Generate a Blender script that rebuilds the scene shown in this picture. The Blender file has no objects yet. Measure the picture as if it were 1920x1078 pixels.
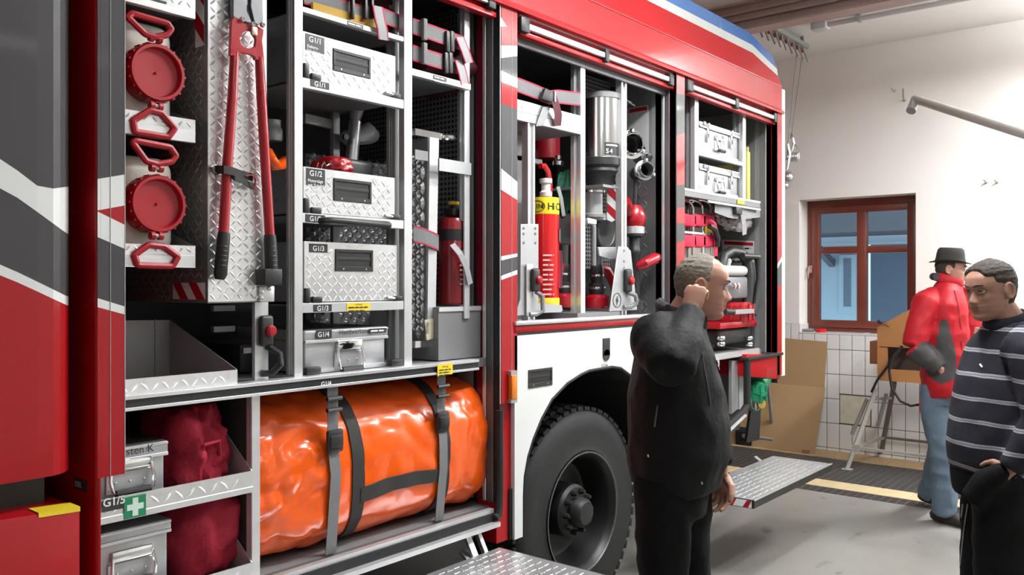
import bpy, bmesh, math, random
from mathutils import Vector, Matrix, noise as mnoise

# ------------------------------------------------------------------ camera
FPX, CX, HZ = 1600.0, 960.0, 530.0           # focal length (px of a 1920 wide frame), centre, horizon
CAMD, CAMH = 2.25, 1.62                      # distance of camera from the truck's side, eye height
ANG = math.atan2(2275.0 - CX, FPX)           # angle between view axis and the truck's long axis
SA, CA = math.sin(ANG), math.cos(ANG)
FW = Vector((CA, SA, 0.0)); RT = Vector((SA, -CA, 0.0)); UP = Vector((0, 0, 1))
CAM = Vector((0.0, -CAMD, CAMH))
scene = bpy.context.scene
COL = scene.collection
cd = bpy.data.cameras.new('camera')
cd.sensor_fit = 'HORIZONTAL'; cd.sensor_width = 36.0; cd.lens = FPX / 1920.0 * 36.0
cd.shift_y = -(539.0 - HZ) / 1920.0
cd.clip_start = 0.05; cd.clip_end = 200
cam = bpy.data.objects.new('camera', cd); COL.objects.link(cam)
cam.matrix_world = Matrix(((RT.x, UP.x, -FW.x, CAM.x), (RT.y, UP.y, -FW.y, CAM.y), (RT.z, UP.z, -FW.z, CAM.z), (0, 0, 0, 1)))
scene.camera = cam

# ------------------------------------------------------------------ light and exposure
vs = scene.view_settings
vs.view_transform = 'Standard'; vs.look = 'None'; vs.gamma = 1.0; vs.use_curve_mapping = False
vs.exposure = 0.2
world = bpy.data.worlds.new('dusk_sky'); scene.world = world
world.use_nodes = True
wn = world.node_tree
for n in list(wn.nodes): wn.nodes.remove(n)
wo = wn.nodes.new('ShaderNodeOutputWorld'); wb = wn.nodes.new('ShaderNodeBackground')
wb.inputs['Color'].default_value = (0.58, 0.83, 1.0, 1); wb.inputs['Strength'].default_value = 1.55
wn.links.new(wb.outputs[0], wo.inputs[0])
# fluorescent ceiling luminaires: (x, y, watts); their housings are built with the room
LAMPS = [(0.2, -3.4, 8), (3.2, -1.2, 76), (7.35, -2.2, 128), (2.6, -4.9, 6), (5.75, -2.65, 62)]
LAMP_Z = 3.46
for i, (lx, ly, lw) in enumerate(LAMPS):
    ld = bpy.data.lights.new('tube_light', 'AREA'); ld.shape = 'RECTANGLE'
    ld.size = 1.5; ld.size_y = 0.22; ld.energy = lw; ld.color = (0.97, 0.99, 1.0)
    lo = bpy.data.objects.new('tube_light', ld); COL.objects.link(lo)
    lo.location = (lx, ly, LAMP_Z)
    lu = ld.copy(); lu.energy = lw * .85                      # the same tubes also light the ceiling
    lo = bpy.data.objects.new('tube_uplight', lu); COL.objects.link(lo)
    lo.location = (lx, ly, LAMP_Z + .105); lo.rotation_euler = (math.pi, 0, 0)

# ------------------------------------------------------------------ helpers
def _ray(x, y): return (x - CX) / FPX, (HZ - y) / FPX
def T(x, y, Y=0.0):            # point of the lengthwise vertical plane at distance Y behind the truck's side
    dx, dz = _ray(x, y); t = (CAMD + Y) / (SA - dx * CA)
    return Vector((t * (CA + dx * SA), Y, CAMH + t * dz))
def W(x, y, X):                # point of the crosswise vertical plane at X
    dx, dz = _ray(x, y); t = X / (CA + dx * SA)
    return Vector((X, -CAMD + t * (SA - dx * CA), CAMH + t * dz))
def G(x, y, z=0.0):            # point of the horizontal plane at z
    dx, dz = _ray(x, y); t = (z - CAMH) / dz
    return Vector((t * (CA + dx * SA), -CAMD + t * (SA - dx * CA), z))
def DP(x, y, d):               # point at a view depth of d metres
    dx, dz = _ray(x, y)
    return CAM + (FW + RT * dx + UP * dz) * d
def TX(x, Y=0.0): return T(x, HZ, Y).x
def TZ(x, y, Y=0.0): return T(x, y, Y).z

class MB:
    def __init__(s): s.v = []; s.f = []; s.m = []
    def add(s, vs_, fs, m=0):
        o = len(s.v); s.v += [tuple(p) for p in vs_]
        for f in fs: s.f.append(tuple(i + o for i in f)); s.m.append(m)
        return s
    def box(s, a, b, m=0):
        x0, x1 = sorted((a[0], b[0])); y0, y1 = sorted((a[1], b[1])); z0, z1 = sorted((a[2], b[2]))
        return s.add([(x0,y0,z0),(x1,y0,z0),(x1,y1,z0),(x0,y1,z0),(x0,y0,z1),(x1,y0,z1),(x1,y1,z1),(x0,y1,z1)],
                     [(0,3,2,1),(4,5,6,7),(0,1,5,4),(1,2,6,5),(2,3,7,6),(3,0,4,7)], m)
    def bar(s, p, q, w, h, up=(0,0,1), m=0):        # rectangular bar from p to q
        p, q = Vector(p), Vector(q); d = (q - p).normalized(); u = Vector(up)
        sd = d.cross(u)
        if sd.length < 1e-4: sd = d.cross(Vector((1,0,0)))
        sd.normalize(); u = sd.cross(d).normalized()
        a, b = sd * (w/2), u * (h/2)
        v = [p-a-b, p+a-b, p+a+b, p-a+b, q-a-b, q+a-b, q+a+b, q-a+b]
        return s.add(v, [(0,3,2,1),(4,5,6,7),(0,1,5,4),(1,2,6,5),(2,3,7,6),(3,0,4,7)], m)
    def ext(s, poly, d, m=0):                       # extrude a planar polygon (3D points) by vector d
        n = len(poly); d = Vector(d); P = [Vector(p) for p in poly]
        nn = Vector((0,0,0))
        for i in range(n): nn += P[i].cross(P[(i+1) % n])
        if nn.dot(d) > 0: P.reverse()
        v = P + [p + d for p in P]
        fs = [tuple(range(n)), tuple(reversed(range(n, 2*n)))]
        for i in range(n): j = (i+1) % n; fs.append((j, i, i+n, j+n))
        return s.add(v, fs, m)
    def tube(s, pts, r, n=10, m=0, closed=False, cap=True, up=None):
        P = [Vector(p) for p in pts]; k = len(P)
        R = r if isinstance(r, (list, tuple)) else [r]*k
        rings = []; prev = None
        for i in range(k):
            if closed: d = (P[(i+1) % k] - P[i-1])
            else: d = (P[min(i+1, k-1)] - P[max(i-1, 0)])
            d.normalize()
            if prev is None:
                u = Vector(up) if up else (Vector((0,0,1)) if abs(d.z) < .9 else Vector((1,0,0)))
            else: u = prev
            sd = d.cross(u).normalized(); u = sd.cross(d).normalized(); prev = u
            rr = R[i]; ra, rb = rr if isinstance(rr, (list, tuple)) else (rr, rr)
            rings.append([P[i] + sd*(ra*math.cos(2*math.pi*j/n)) + u*(rb*math.sin(2*math.pi*j/n)) for j in range(n)])
        v = [q for rg in rings for q in rg]; fs = []
        for i in range(k if closed else k-1):
            a, b = i*n, ((i+1) % k)*n
            for j in range(n): fs.append((a+j, a+(j+1) % n, b+(j+1) % n, b+j))
        if cap and not closed:
            fs.append(tuple(reversed(range(n)))); fs.append(tuple(range((k-1)*n, k*n)))
        return s.add(v, fs, m)
    def lathe(s, prof, o, ax=(0,0,1), n=24, m=0, ref=None, cap=True):     # prof: (radius, height along axis)
        o, ax = Vector(o), Vector(ax).normalized()
        rf = Vector(ref) if ref else (Vector((1,0,0)) if abs(ax.x) < .9 else Vector((0,1,0)))
        e1 = (rf - ax*rf.dot(ax)).normalized(); e2 = ax.cross(e1)
        v, fs = [], []; k = len(prof)
        for r, h in prof:
            for j in range(n):
                a = 2*math.pi*j/n; v.append(o + ax*h + e1*(r*math.cos(a)) + e2*(r*math.sin(a)))
        for i in range(k-1):
            for j in range(n): fs.append((i*n+j, i*n+(j+1) % n, (i+1)*n+(j+1) % n, (i+1)*n+j))
        if cap and prof[0][0] > 1e-6: fs.append(tuple(reversed(range(n))))
        if cap and prof[-1][0] > 1e-6: fs.append(tuple(range((k-1)*n, k*n)))
        return s.add(v, fs, m)
    def ball(s, c, r, n=12, k=8, m=0):
        c = Vector(c); rx, ry, rz = r if isinstance(r, (list, tuple)) else (r, r, r)
        v = [c + Vector((0,0,-rz))]; fs = []
        for i in range(1, k):
            a = -math.pi/2 + math.pi*i/k
            for j in range(n):
                b = 2*math.pi*j/n; v.append(c + Vector((rx*math.cos(a)*math.cos(b), ry*math.cos(a)*math.sin(b), rz*math.sin(a))))
        v.append(c + Vector((0,0,rz))); top = len(v)-1
        for j in range(n): fs.append((0, 1+(j+1) % n, 1+j)); fs.append((top, 1+(k-2)*n+j, 1+(k-2)*n+(j+1) % n))
        for i in range(k-2):
            for j in range(n): fs.append((1+i*n+j, 1+i*n+(j+1) % n, 1+(i+1)*n+(j+1) % n, 1+(i+1)*n+j))
        return s.add(v, fs, m)
    def tread(s, o, u, v, nrm, w, h, pitch=.03, ln=.026, wd=.008, hgt=.0016, inside=None, m=0, shift=0.0):
        # raised lens-shaped marks of a tread plate on the rectangle o + a*u + b*v
        o, u, v, nrm = Vector(o), Vector(u).normalized(), Vector(v).normalized(), Vector(nrm).normalized()
        na, nb = int(w/pitch)+1, int(h/pitch)+1
        for i in range(na):
            for j in range(nb):
                a, b = (i+.5)*pitch, (j+.5)*pitch
                if a > w-ln*.4 or b > h-ln*.4: continue
                if inside and not inside(a, b): continue
                sgn = 1 if (i+j) % 2 else -1
                d = (u + v*sgn).normalized(); e = nrm.cross(d)
                c = o + u*a + v*b
                p = [c-d*ln/2, c-d*ln*.2-e*wd/2, c+d*ln*.2-e*wd/2, c+d*ln/2, c+d*ln*.2+e*wd/2, c-d*ln*.2+e*wd/2,
                     c-d*ln*.22+nrm*hgt, c+d*ln*.22+nrm*hgt]
                s.add(p, [(0,1,6),(1,2,7,6),(2,3,7),(3,4,7),(4,5,6,7),(5,0,6)], m)
        return s
    def build(s, name, mats, parent=None, smooth=35, bevel=0, seg=2):
        me = bpy.data.meshes.new(name); me.from_pydata(s.v, [], s.f)
        if not isinstance(mats, (list, tuple)): mats = [mats]
        for mt in mats: me.materials.append(mt)
        if len(mats) > 1: me.polygons.foreach_set('material_index', s.m)
        if bevel:
            bm = bmesh.new(); bm.from_mesh(me)
            ed = [e for e in bm.edges if len(e.link_faces) == 2 and e.calc_face_angle(0) > .6]
            bmesh.ops.bevel(bm, geom=ed, offset=bevel, segments=seg, profile=.5, affect='EDGES', clamp_overlap=True)
            bm.to_mesh(me); bm.free()
        if smooth:
            me.polygons.foreach_set('use_smooth', [True]*len(me.polygons))
            me.set_sharp_from_angle(angle=math.radians(smooth))
        me.update()
        ob = bpy.data.objects.new(name, me); COL.objects.link(ob)
        if parent: attach(ob, parent)
        return ob

WORLDM = {}
def attach(ob, parent):
    ob.parent = parent
    mw = WORLDM.get(parent.name)
    if mw is not None: ob.matrix_parent_inverse = mw.inverted()
def tag(o, label, cat, group=None, kind=None):
    if label: o['label'] = label
    if cat: o['category'] = cat
    if group: o['group'] = group
    if kind: o['kind'] = kind
    return o
def thing(name, label, cat, loc=(0,0,0), group=None):
    o = bpy.data.objects.new(name, None); COL.objects.link(o); o.location = loc
    o.empty_display_size = .05
    WORLDM[o.name] = Matrix.Translation(Vector(loc))
    return tag(o, label, cat, group)
def struct(o): o['kind'] = 'structure'; return o

# ------------------------------------------------------------------ materials
MATS = {}
def mat(name, col, rough=.5, metal=0.0, var=.06, scale=8.0, bump=0.0, bscale=60.0, coat=0.0, rvar=.08, spec=.5, emit=None, aniso=None):
    if name in MATS: return MATS[name]
    m = bpy.data.materials.new(name); m.use_nodes = True; nt = m.node_tree; b = nt.nodes['Principled BSDF']
    tc = nt.nodes.new('ShaderNodeTexCoord'); nz = nt.nodes.new('ShaderNodeTexNoise')
    nz.inputs['Scale'].default_value = scale; nz.inputs['Detail'].default_value = 4
    nt.links.new(tc.outputs['Object'], nz.inputs['Vector'])
    mx = nt.nodes.new('ShaderNodeMix'); mx.data_type = 'RGBA'
    mx.inputs[6].default_value = tuple(max(0, c*(1-var)) for c in col) + (1,)
    mx.inputs[7].default_value = tuple(min(1, c*(1+var)) for c in col) + (1,)
    nt.links.new(nz.outputs['Fac'], mx.inputs[0]); nt.links.new(mx.outputs[2], b.inputs['Base Color'])
    mr = nt.nodes.new('ShaderNodeMapRange'); mr.inputs[3].default_value = max(.02, rough-rvar); mr.inputs[4].default_value = min(1, rough+rvar)
    nt.links.new(nz.outputs['Fac'], mr.inputs[0]); nt.links.new(mr.outputs[0], b.inputs['Roughness'])
    b.inputs['Metallic'].default_value = metal; b.inputs['Coat Weight'].default_value = coat
    b.inputs['Coat Roughness'].default_value = .07
    b.inputs['Specular IOR Level'].default_value = spec
    if bump:
        n2 = nt.nodes.new('ShaderNodeTexNoise'); n2.inputs['Scale'].default_value = bscale; n2.inputs['Detail'].default_value = 5
        nt.links.new(tc.outputs['Object'], n2.inputs['Vector'])
        bp = nt.nodes.new('ShaderNodeBump'); bp.inputs['Strength'].default_value = bump; bp.inputs['Distance'].default_value = .01
        nt.links.new(n2.outputs['Fac'], bp.inputs['Height']); nt.links.new(bp.outputs[0], b.inputs['Normal'])
    if emit:
        b.inputs['Emission Color'].default_value = tuple(emit[:3]) + (1,); b.inputs['Emission Strength'].default_value = emit[3]
    MATS[name] = m; return m
M_red = mat('red_paint', (.35,.002,.006), .5, 0, .03, 3, coat=.34, spec=.25)
M_red2 = mat('red_plastic', (.34,.004,.012), .42, 0, .05, 12)
M_tool = mat('tool_red_enamel', (.36,.005,.013), .30, 0, .05, 12, coat=.3)
M_dgrey = mat('anthracite_foil', (.062,.060,.062), .45, 0, .04, 4, coat=.12, spec=.25)
M_white = mat('white_paint', (.74,.76,.75), .32, 0, .02, 3, coat=.3)
M_line = mat('thin_silver_line', (.45,.45,.45), .5, 0)
M_alu = mat('brushed_aluminium', (.72,.73,.74), .36, .65, .04, 20)
M_alug = mat('matt_grey_aluminium', (.42,.43,.44), .45, .55, .05, 20)
M_alud = mat('dull_dark_aluminium', (.22,.22,.23), .5, .4, .10, 14)
M_tread = mat('tread_plate_aluminium', (.77,.78,.79), .30, .8, .05, 30)
M_treadd = mat('shaded_tread_plate', (.42,.42,.43), .35, .75, .10, 20)  # darker copy of the tread plate; shade of side faces put into the colour
M_chrome = mat('chrome', (.86,.86,.87), .12, 1.0, .03, 10, rvar=.04)
M_steel = mat('steel', (.55,.55,.56), .3, .9, .06, 20)
M_black = mat('black_plastic', (.018,.018,.019), .45, 0, .15, 20)
M_rubber = mat('black_rubber', (.008,.008,.0085), .7, 0, .2, 30, bump=.15, bscale=200)
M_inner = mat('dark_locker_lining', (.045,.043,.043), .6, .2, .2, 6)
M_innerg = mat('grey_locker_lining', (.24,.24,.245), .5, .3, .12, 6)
M_webg = mat('grey_webbing', (.17,.17,.175), .75, 0, .10, 80, bump=.3, bscale=400)
M_webr = mat('red_webbing_edge', (.40,.01,.05), .7)
M_webb = mat('black_webbing', (.020,.019,.018), .7, 0, .15, 80, bump=.3, bscale=400)
M_yel = mat('yellow_sticker', (.80,.60,.02), .5, 0, .05)
M_txtw = mat('white_print', (.80,.80,.80), .5)
M_txtk = mat('black_print', (.02,.02,.02), .5)
M_lab = mat('black_label', (.035,.035,.036), .4)
M_green = mat('green_sign', (.01,.22,.09), .45)

# ------------------------------------------------------------------ print
def text(name, s, size, o, material, parent, xd=(1,0,0), yd=(0,0,1), align='LEFT', bold=0.0, sx=1.0):
    cu = bpy.data.curves.new(name, 'FONT'); cu.body = s; cu.size = size; cu.align_x = align; cu.offset = bold
    tmp = bpy.data.objects.new(name, cu); COL.objects.link(tmp)
    me = bpy.data.meshes.new_from_object(tmp); bpy.data.objects.remove(tmp); bpy.data.curves.remove(cu)
    xd, yd = Vector(xd).normalized(), Vector(yd).normalized(); zd = xd.cross(yd)
    o = Vector(o)
    Mx = Matrix(((xd.x*sx, yd.x, zd.x, o.x), (xd.y*sx, yd.y, zd.y, o.y), (xd.z*sx, yd.z, zd.z, o.z), (0,0,0,1)))
    me.transform(Mx); me.materials.clear(); me.materials.append(material)
    ob = bpy.data.objects.new(name, me); COL.objects.link(ob)
    if parent: attach(ob, parent)
    return ob
def smallprint(o, width, h, n, material, parent, xd=(1,0,0), yd=(0,0,1), pitch=1.7, seed=0, name='small_print'):
    # lines too small to read in the photograph: rows of short dashes
    rn = random.Random(seed); xd, yd, o = Vector(xd).normalized(), Vector(yd).normalized(), Vector(o); mb = MB()
    for i in range(n):
        x = 0.0; end = width*rn.uniform(.7, 1)
        while x < end:
            w_ = min(h*rn.uniform(1.2, 4.5), end-x)
            a = o + xd*x - yd*(i*h*pitch)
            mb.add([a, a+xd*w_, a+xd*w_+yd*h*.62, a+yd*h*.62], [(0, 1, 2, 3)]); x += w_ + h*.5
    ob = mb.build(name, material, parent, smooth=0); ob['kind'] = 'stuff'
    return ob
def decal(name, px, Y, material, parent, th=.0012):     # flat foil on a lengthwise plane
    mb = MB(); mb.ext([T(x, y, Y) for x, y in px], (0, -th, 0))
    return mb.build(name, material, parent, smooth=0)
# ================================================================== the hall
XW = 8.30; ZC = 3.84; YR = -6.2; YL = 3.4; XB = -3.6
def concrete():
    m = bpy.data.materials.new('stained_concrete'); m.use_nodes = True; nt = m.node_tree; b = nt.nodes['Principled BSDF']
    tc = nt.nodes.new('ShaderNodeTexCoord')
    n1 = nt.nodes.new('ShaderNodeTexNoise'); n1.inputs['Scale'].default_value = 1.3; n1.inputs['Detail'].default_value = 8; n1.inputs['Roughness'].default_value = .62
    n2 = nt.nodes.new('ShaderNodeTexNoise'); n2.inputs['Scale'].default_value = 3.1; n2.inputs['Detail'].default_value = 3
    mp = nt.nodes.new('ShaderNodeMapping'); mp.inputs['Scale'].default_value = (1.0, 2.2, 1); mp.inputs['Rotation'].default_value = (0, 0, .4)
    nt.links.new(tc.outputs['Object'], n1.inputs['Vector']); nt.links.new(tc.outputs['Object'], mp.inputs[0]); nt.links.new(mp.outputs[0], n2.inputs['Vector'])
    r1 = nt.nodes.new('ShaderNodeValToRGB'); e = r1.color_ramp.elements
    e[0].position = .28; e[0].color = (.165,.158,.143,1); e[1].position = .72; e[1].color = (.275,.265,.242,1)
    r2 = nt.nodes.new('ShaderNodeValToRGB'); e = r2.color_ramp.elements
    e[0].position = .27; e[0].color = (.45,.43,.40,1); e[1].position = .36; e[1].color = (1,1,1,1)
    mx = nt.nodes.new('ShaderNodeMix'); mx.data_type = 'RGBA'; mx.blend_type = 'MULTIPLY'; mx.inputs[0].default_value = 1
    nt.links.new(n1.outputs['Fac'], r1.inputs[0]); nt.links.new(n2.outputs['Fac'], r2.inputs[0])
    nt.links.new(r1.outputs[0], mx.inputs[6]); nt.links.new(r2.outputs[0], mx.inputs[7]); nt.links.new(mx.outputs[2], b.inputs['Base Color'])
    mr = nt.nodes.new('ShaderNodeMapRange'); mr.inputs[3].default_value = .22; mr.inputs[4].default_value = .55
    nt.links.new(n1.outputs['Fac'], mr.inputs[0]); nt.links.new(mr.outputs[0], b.inputs['Roughness'])
    return m
M_plaster = mat('white_plaster', (.86,.85,.82), .8, 0, .02, 2, bump=.05, bscale=90)
M_ceil = mat('white_ceiling_paint', (.82,.81,.79), .85, 0, .02, 2)
M_tile = mat('white_wall_tile', (.80,.80,.79), .18, 0, .02, 3)
M_grout = mat('grey_grout', (.12,.115,.11), .9)
M_ochre = mat('ochre_floor_tile', (.42,.29,.15), .5, 0, .18, 5)
M_yfl = mat('yellowish_floor_tile', (.58,.47,.27), .5, 0, .15, 5)
M_grate = mat('galvanised_grating', (.20,.19,.18), .5, .5, .2, 20)
M_pit = mat('dark_drain_channel', (.06,.055,.05), .9)
M_conc = concrete()

# floor: concrete, with the drain channel along the end wall
XG0, XG1, XY0, XT0 = 7.06, 7.96, 6.82, 6.62
fl = struct(MB().box((XB, YR, -.12), (XT0, YL, 0)).build('floor', M_conc, smooth=0))
MB().box((XT0, YR, -.12), (XW+.3, YL, -.045)).build('drain_bed', M_pit, fl, smooth=0)
def shared(name, mesh_ob, locs, parent):
    obs = [mesh_ob]
    for i, l in enumerate(locs):
        o = mesh_ob if i == 0 else mesh_ob.copy()
        if i: COL.objects.link(o); o.parent = parent
        o.location = l
    return obs
t0 = MB().box((-.118, -.118, -.045), (.118, .118, .0)).build('floor_tile', M_yfl, fl, bevel=.003, seg=1)
shared('floor_tile', t0, [(XY0 + .12, -3.0 + i*.24, .0) for i in range(22)], fl)
t1 = MB().box((-.165, -.118, -.045), (.165, .118, .0)).build('floor_tile', M_ochre, fl, bevel=.003, seg=1)
shared('floor_tile', t1, [(XG1 + .17, -3.0 + i*.24, .002) for i in range(26)], fl)
g = MB()
for x0, x1 in ((XG0+.01, XG1-.01), (XT0+.005, XY0-.005)):
    k = int((x1-x0)/.030)
    for i in range(k+1): x = x0 + i*(x1-x0)/k; g.box((x-.0035, -3.2, -.03), (x+.0035, 3.0, -.003))
    for j in range(int(6.2/.06)): y = -3.2 + j*.06; g.box((x0, y-.003, -.025), (x1, y+.003, -.005))
gr = g.build('drain_grating', M_grate, fl, smooth=0); gr['kind'] = 'stuff'

# end wall with the window opening
WY0, WY1, WZ0, WZ1, WT = -.166, .905, 1.125, 2.435, .36
w = MB()
w.box((XW, YR, 0), (XW+WT, WY0, ZC)); w.box((XW, WY1, 0), (XW+WT, YL, ZC))
w.box((XW, WY0, 0), (XW+WT, WY1, WZ0)); w.box((XW, WY0, WZ1), (XW+WT, WY1, ZC))
wall = struct(w.build('wall_far', M_plaster, smooth=0))
struct(MB().box((XB, YR-.2, 0), (XW+WT, YR, ZC)).build('wall_right', M_plaster, smooth=0))
struct(MB().box((XB, YL, 0), (XW+WT, YL+.2, ZC)).build('wall_left', M_plaster, smooth=0))
struct(MB().box((XB-.2, YR-.2, 0), (XB, YL+.2, ZC)).build('wall_back', M_plaster, smooth=0))
struct(MB().box((XB-.2, YR-.2, ZC), (XW+WT, YL+.2, ZC+.2)).build('ceiling', M_ceil, smooth=0))

# wall tiles (portrait format), grout bed behind them, one patch left untiled
TWD, THT = .1185, .2365
ZT = 1.215
MB().box((XW-.006, -2.6, 0), (XW-.0005, WY0, ZT)).box((XW-.006, WY1, 0), (XW-.0005, 1.9, ZT)).box((XW-.006, WY0, 0), (XW-.0005, WY1, WZ0)).build('grout_bed', M_grout, wall, smooth=0)
pa, pb = W(1574, 738, XW), W(1634, 800, XW)          # untiled patch
PY0, PY1, PZ0, PZ1 = pb.y, pa.y, pb.z, pa.z
tile_m = {}
def tile(y0, y1, z0, z1):
    key = (round(y1-y0, 4), round(z1-z0, 4))
    cy, cz = (y0+y1)/2, (z0+z1)/2
    if key not in tile_m:
        hy, hz = key[0]/2 - .003, key[1]/2 - .003
        o = MB().box((-.012, -hy, -hz), (0, hy, hz)).build('tile', M_tile, wall, bevel=.0018, seg=1); tile_m[key] = o.data
    else:
        o = bpy.data.objects.new('tile', tile_m[key]); COL.objects.link(o); o.parent = wall
    o.location = (XW, cy, cz)
yy0 = W(1551, 700, XW).y
zj = [W(1575, p, XW).z for p in (655.8, 701.8, 748.6, 794.6)]
zbase = sum(z + k*THT for k, z in enumerate(zj))/4    # z of the first joint below the sill
cols = [yy0 + k*TWD for k in range(-14, 8)]
rows = [0.0] + [z for z in (zbase + k*THT for k in range(-6, 2)) if z > .03] + [ZT]
rows = sorted(set(round(r, 4) for r in rows if r <= ZT))
for ya in cols:
    yb = ya + TWD
    for za, zb in zip(rows[:-1], rows[1:]):
        if zb - za < .02: continue
        segs = [(ya, yb, za, zb)]
        if ya < PY1-.01 and yb > PY0+.01 and za < PZ1-.01 and zb > PZ0+.01:     # cut at the patch
            segs = []
            if zb > PZ1+.02: segs.append((ya, yb, PZ1, zb))
            if za < PZ0-.02: segs.append((ya, yb, za, PZ0))
            lo, hi = max(za, PZ0), min(zb, PZ1)
            if yb > PY1+.02: segs.append((PY1, yb, lo, hi))
            if ya < PY0-.02: segs.append((ya, PY0, lo, hi))
        for (a, b_, c, d) in segs:
            if c < WZ0 < d and b_ > WY0 and a < WY1:
                if a < WY0-.02: tile(a, WY0, c, d)
                if b_ > WY1+.02: tile(WY1, b_, c, d)
                a, b_ = max(a, WY0), min(b_, WY1)
                if b_-a > .015: tile(a, b_, c, WZ0-.001)
            elif not (c >= WZ0 and b_ > WY0 and a < WY1): tile(a, b_, c, d)
            elif b_ > WY1+.02: tile(WY1, b_, c, d)
            elif a < WY0-.02: tile(a, WY0, c, d)
M_bare = mat('bare_cream_plaster', (.66,.64,.52), .9, 0, .22, 14, bump=.3, bscale=30)
MB().box((XW-.008, PY0+.008, PZ0+.008), (XW-.006, PY1-.008, PZ1-.008)).build('bare_plaster_patch', M_bare, wall, smooth=0)
# tiles on the sill and up the reveal
M_sill = M_tile
for k in range(9):
    ya = WY1 - .003 - (k+1)*TWD
    MB().box((XW-.012, max(ya, WY0)+.002, WZ0), (XW+.215, ya+TWD-.002, WZ0+.010)).build('sill_tile', M_tile, wall, smooth=0)
MB().box((XW-.01, WY1-.012, WZ0+.011), (XW+.10, WY1-.001, ZT)).build('reveal_tile', M_tile, wall, smooth=0)
MB().box((XW+.103, WY1-.012, WZ0+.011), (XW+.215, WY1-.001, ZT)).build('reveal_tile', M_tile, wall, smooth=0)

# window: brown wooden frame, four panes
M_wood = mat('red_brown_window_wood', (.17,.042,.026), .38, 0, .18, 10, coat=.2)
def glassmat():
    m = bpy.data.materials.new('window_glass'); m.use_nodes = True; nt = m.node_tree
    for n in list(nt.nodes): nt.nodes.remove(n)
    o = nt.nodes.new('ShaderNodeOutputMaterial'); tr = nt.nodes.new('ShaderNodeBsdfTransparent'); gl = nt.nodes.new('ShaderNodeBsdfGlossy')
    tr.inputs[0].default_value = (.93,.96,.97,1); gl.inputs['Roughness'].default_value = .02
    fr = nt.nodes.new('ShaderNodeFresnel'); fr.inputs[0].default_value = 1.5; mx = nt.nodes.new('ShaderNodeMixShader')
    nz = nt.nodes.new('ShaderNodeTexNoise'); nz.inputs['Scale'].default_value = 3
    nt.links.new(nz.outputs['Color'], tr.inputs[0]) if False else None
    nt.links.new(fr.outputs[0], mx.inputs[0]); nt.links.new(tr.outputs[0], mx.inputs[1]); nt.links.new(gl.outputs[0], mx.inputs[2]); nt.links.new(mx.outputs[0], o.inputs[0])
    return m
M_glass = glassmat()
XF = XW + .215
win = thing('window_1', None, None, (XF, (WY0+WY1)/2, WZ0)); struct(win)
def wbx(name, y0, y1, z0, z1, x0=XF, x1=XF+.07, m=M_wood): return MB().box((x0, y0, z0), (x1, y1, z1)).build(name, m, win, bevel=.006)
fw = .055
zb, zt = WZ0+.012, WZ1
wbx('outer_frame_post', WY1-fw, WY1, zb, zt); wbx('outer_frame_post', WY0, WY0+fw, zb, zt)
wbx('outer_frame_head', WY0+fw, WY1-fw, zt-.075, zt); wbx('outer_frame_foot', WY0+fw, WY1-fw, zb, zb+.05)
yc = (W(1608, 500, XF).y + W(1625, 500, XF).y)/2
zm = (W(1570, 462, XF).z + W(1570, 476, XF).z)/2
sx0, sx1 = XF-.02, XF+.05
wbx('sash_stile', WY1-fw-.07, WY1-fw+.005, zb+.045, zt-.07, sx0, sx1); wbx('sash_stile', WY0+fw-.005, WY0+fw+.07, zb+.045, zt-.07, sx0, sx1)
wbx('mullion', yc-.045, yc+.045, zb+.10, zt-.12, sx0, sx1)
wbx('sash_rail', WY0+fw+.06, WY1-fw-.06, zb+.045, zb+.115, sx0, sx1); wbx('sash_rail', WY0+fw+.06, WY1-fw-.06, zt-.135, zt-.07, sx0, sx1)
wbx('transom', WY0+fw+.06, WY1-fw-.06, zm-.035, zm+.035, sx0+.004, sx1-.004)
for (a, b) in ((WY0+fw+.065, yc-.043), (yc+.043, WY1-fw-.065)):
    for (c, d) in ((zb+.11, zm-.033), (zm+.033, zt-.132)):
        MB().box((XF+.012, a, c), (XF+.018, b, d)).build('pane', M_glass, win, smooth=0)
h = W(1520, 505, sx0)
MB().box((sx0-.012, h.y-.016, h.z-.035), (sx0, h.y+.016, h.z+.035)).tube([(sx0-.01, h.y, h.z+.02), (sx0-.045, h.y, h.z+.02), (sx0-.05, h.y, h.z), (sx0-.05, h.y+.012, h.z-.09)], .010, 8).build('window_handle', mat('worn_bronze_handle', (.55,.42,.33), .35, .6), win)

# beam, conduit and luminaires under the ceiling
M_beam = mat('brown_red_steel_paint', (.42,.30,.27), .5, 0, .06, 4)
XBM = 6.36
bm_ = MB()
bm_.box((XBM, YR, 3.615), (XBM+.16, YL, 3.632)).box((XBM, YR, 3.825), (XBM+.16, YL, 3.839)).box((XBM+.07, YR, 3.632), (XBM+.09, YL, 3.825))
bm_.box((XBM+.03, YR, 3.70), (XBM+.07, YL, 3.712)).box((XBM+.03, YR, 3.76), (XBM+.07, YL, 3.772))
tag(bm_.build('steel_beam', M_beam, smooth=0), 'brown red steel beam running across under the white ceiling', 'beam')
cnd = thing('cable_conduit', 'pale grey conduit fixed along the ceiling near the end wall', 'conduit', (7.28, 0, 3.80))
MB().tube([(7.28, .30, 3.805), (7.28, -5.9, 3.805)], .022, 10).build('pipe', mat('pale_grey_conduit', (.55,.55,.55), .5), cnd)
for i in range(6): MB().box((7.25, -.0-i*1.1, 3.78), (7.31, .03-i*1.1, 3.836)).build('clip', M_alug, cnd)
MB().box((7.22, .27, 3.77), (7.34, .40, 3.834)).build('junction_box', mat('pale_grey_conduit', (.55,.55,.55), .5), cnd, bevel=.008)
M_diff = mat('lamp_diffuser', (.9,.9,.88), .4, emit=(1,.985,.95,6))
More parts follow.
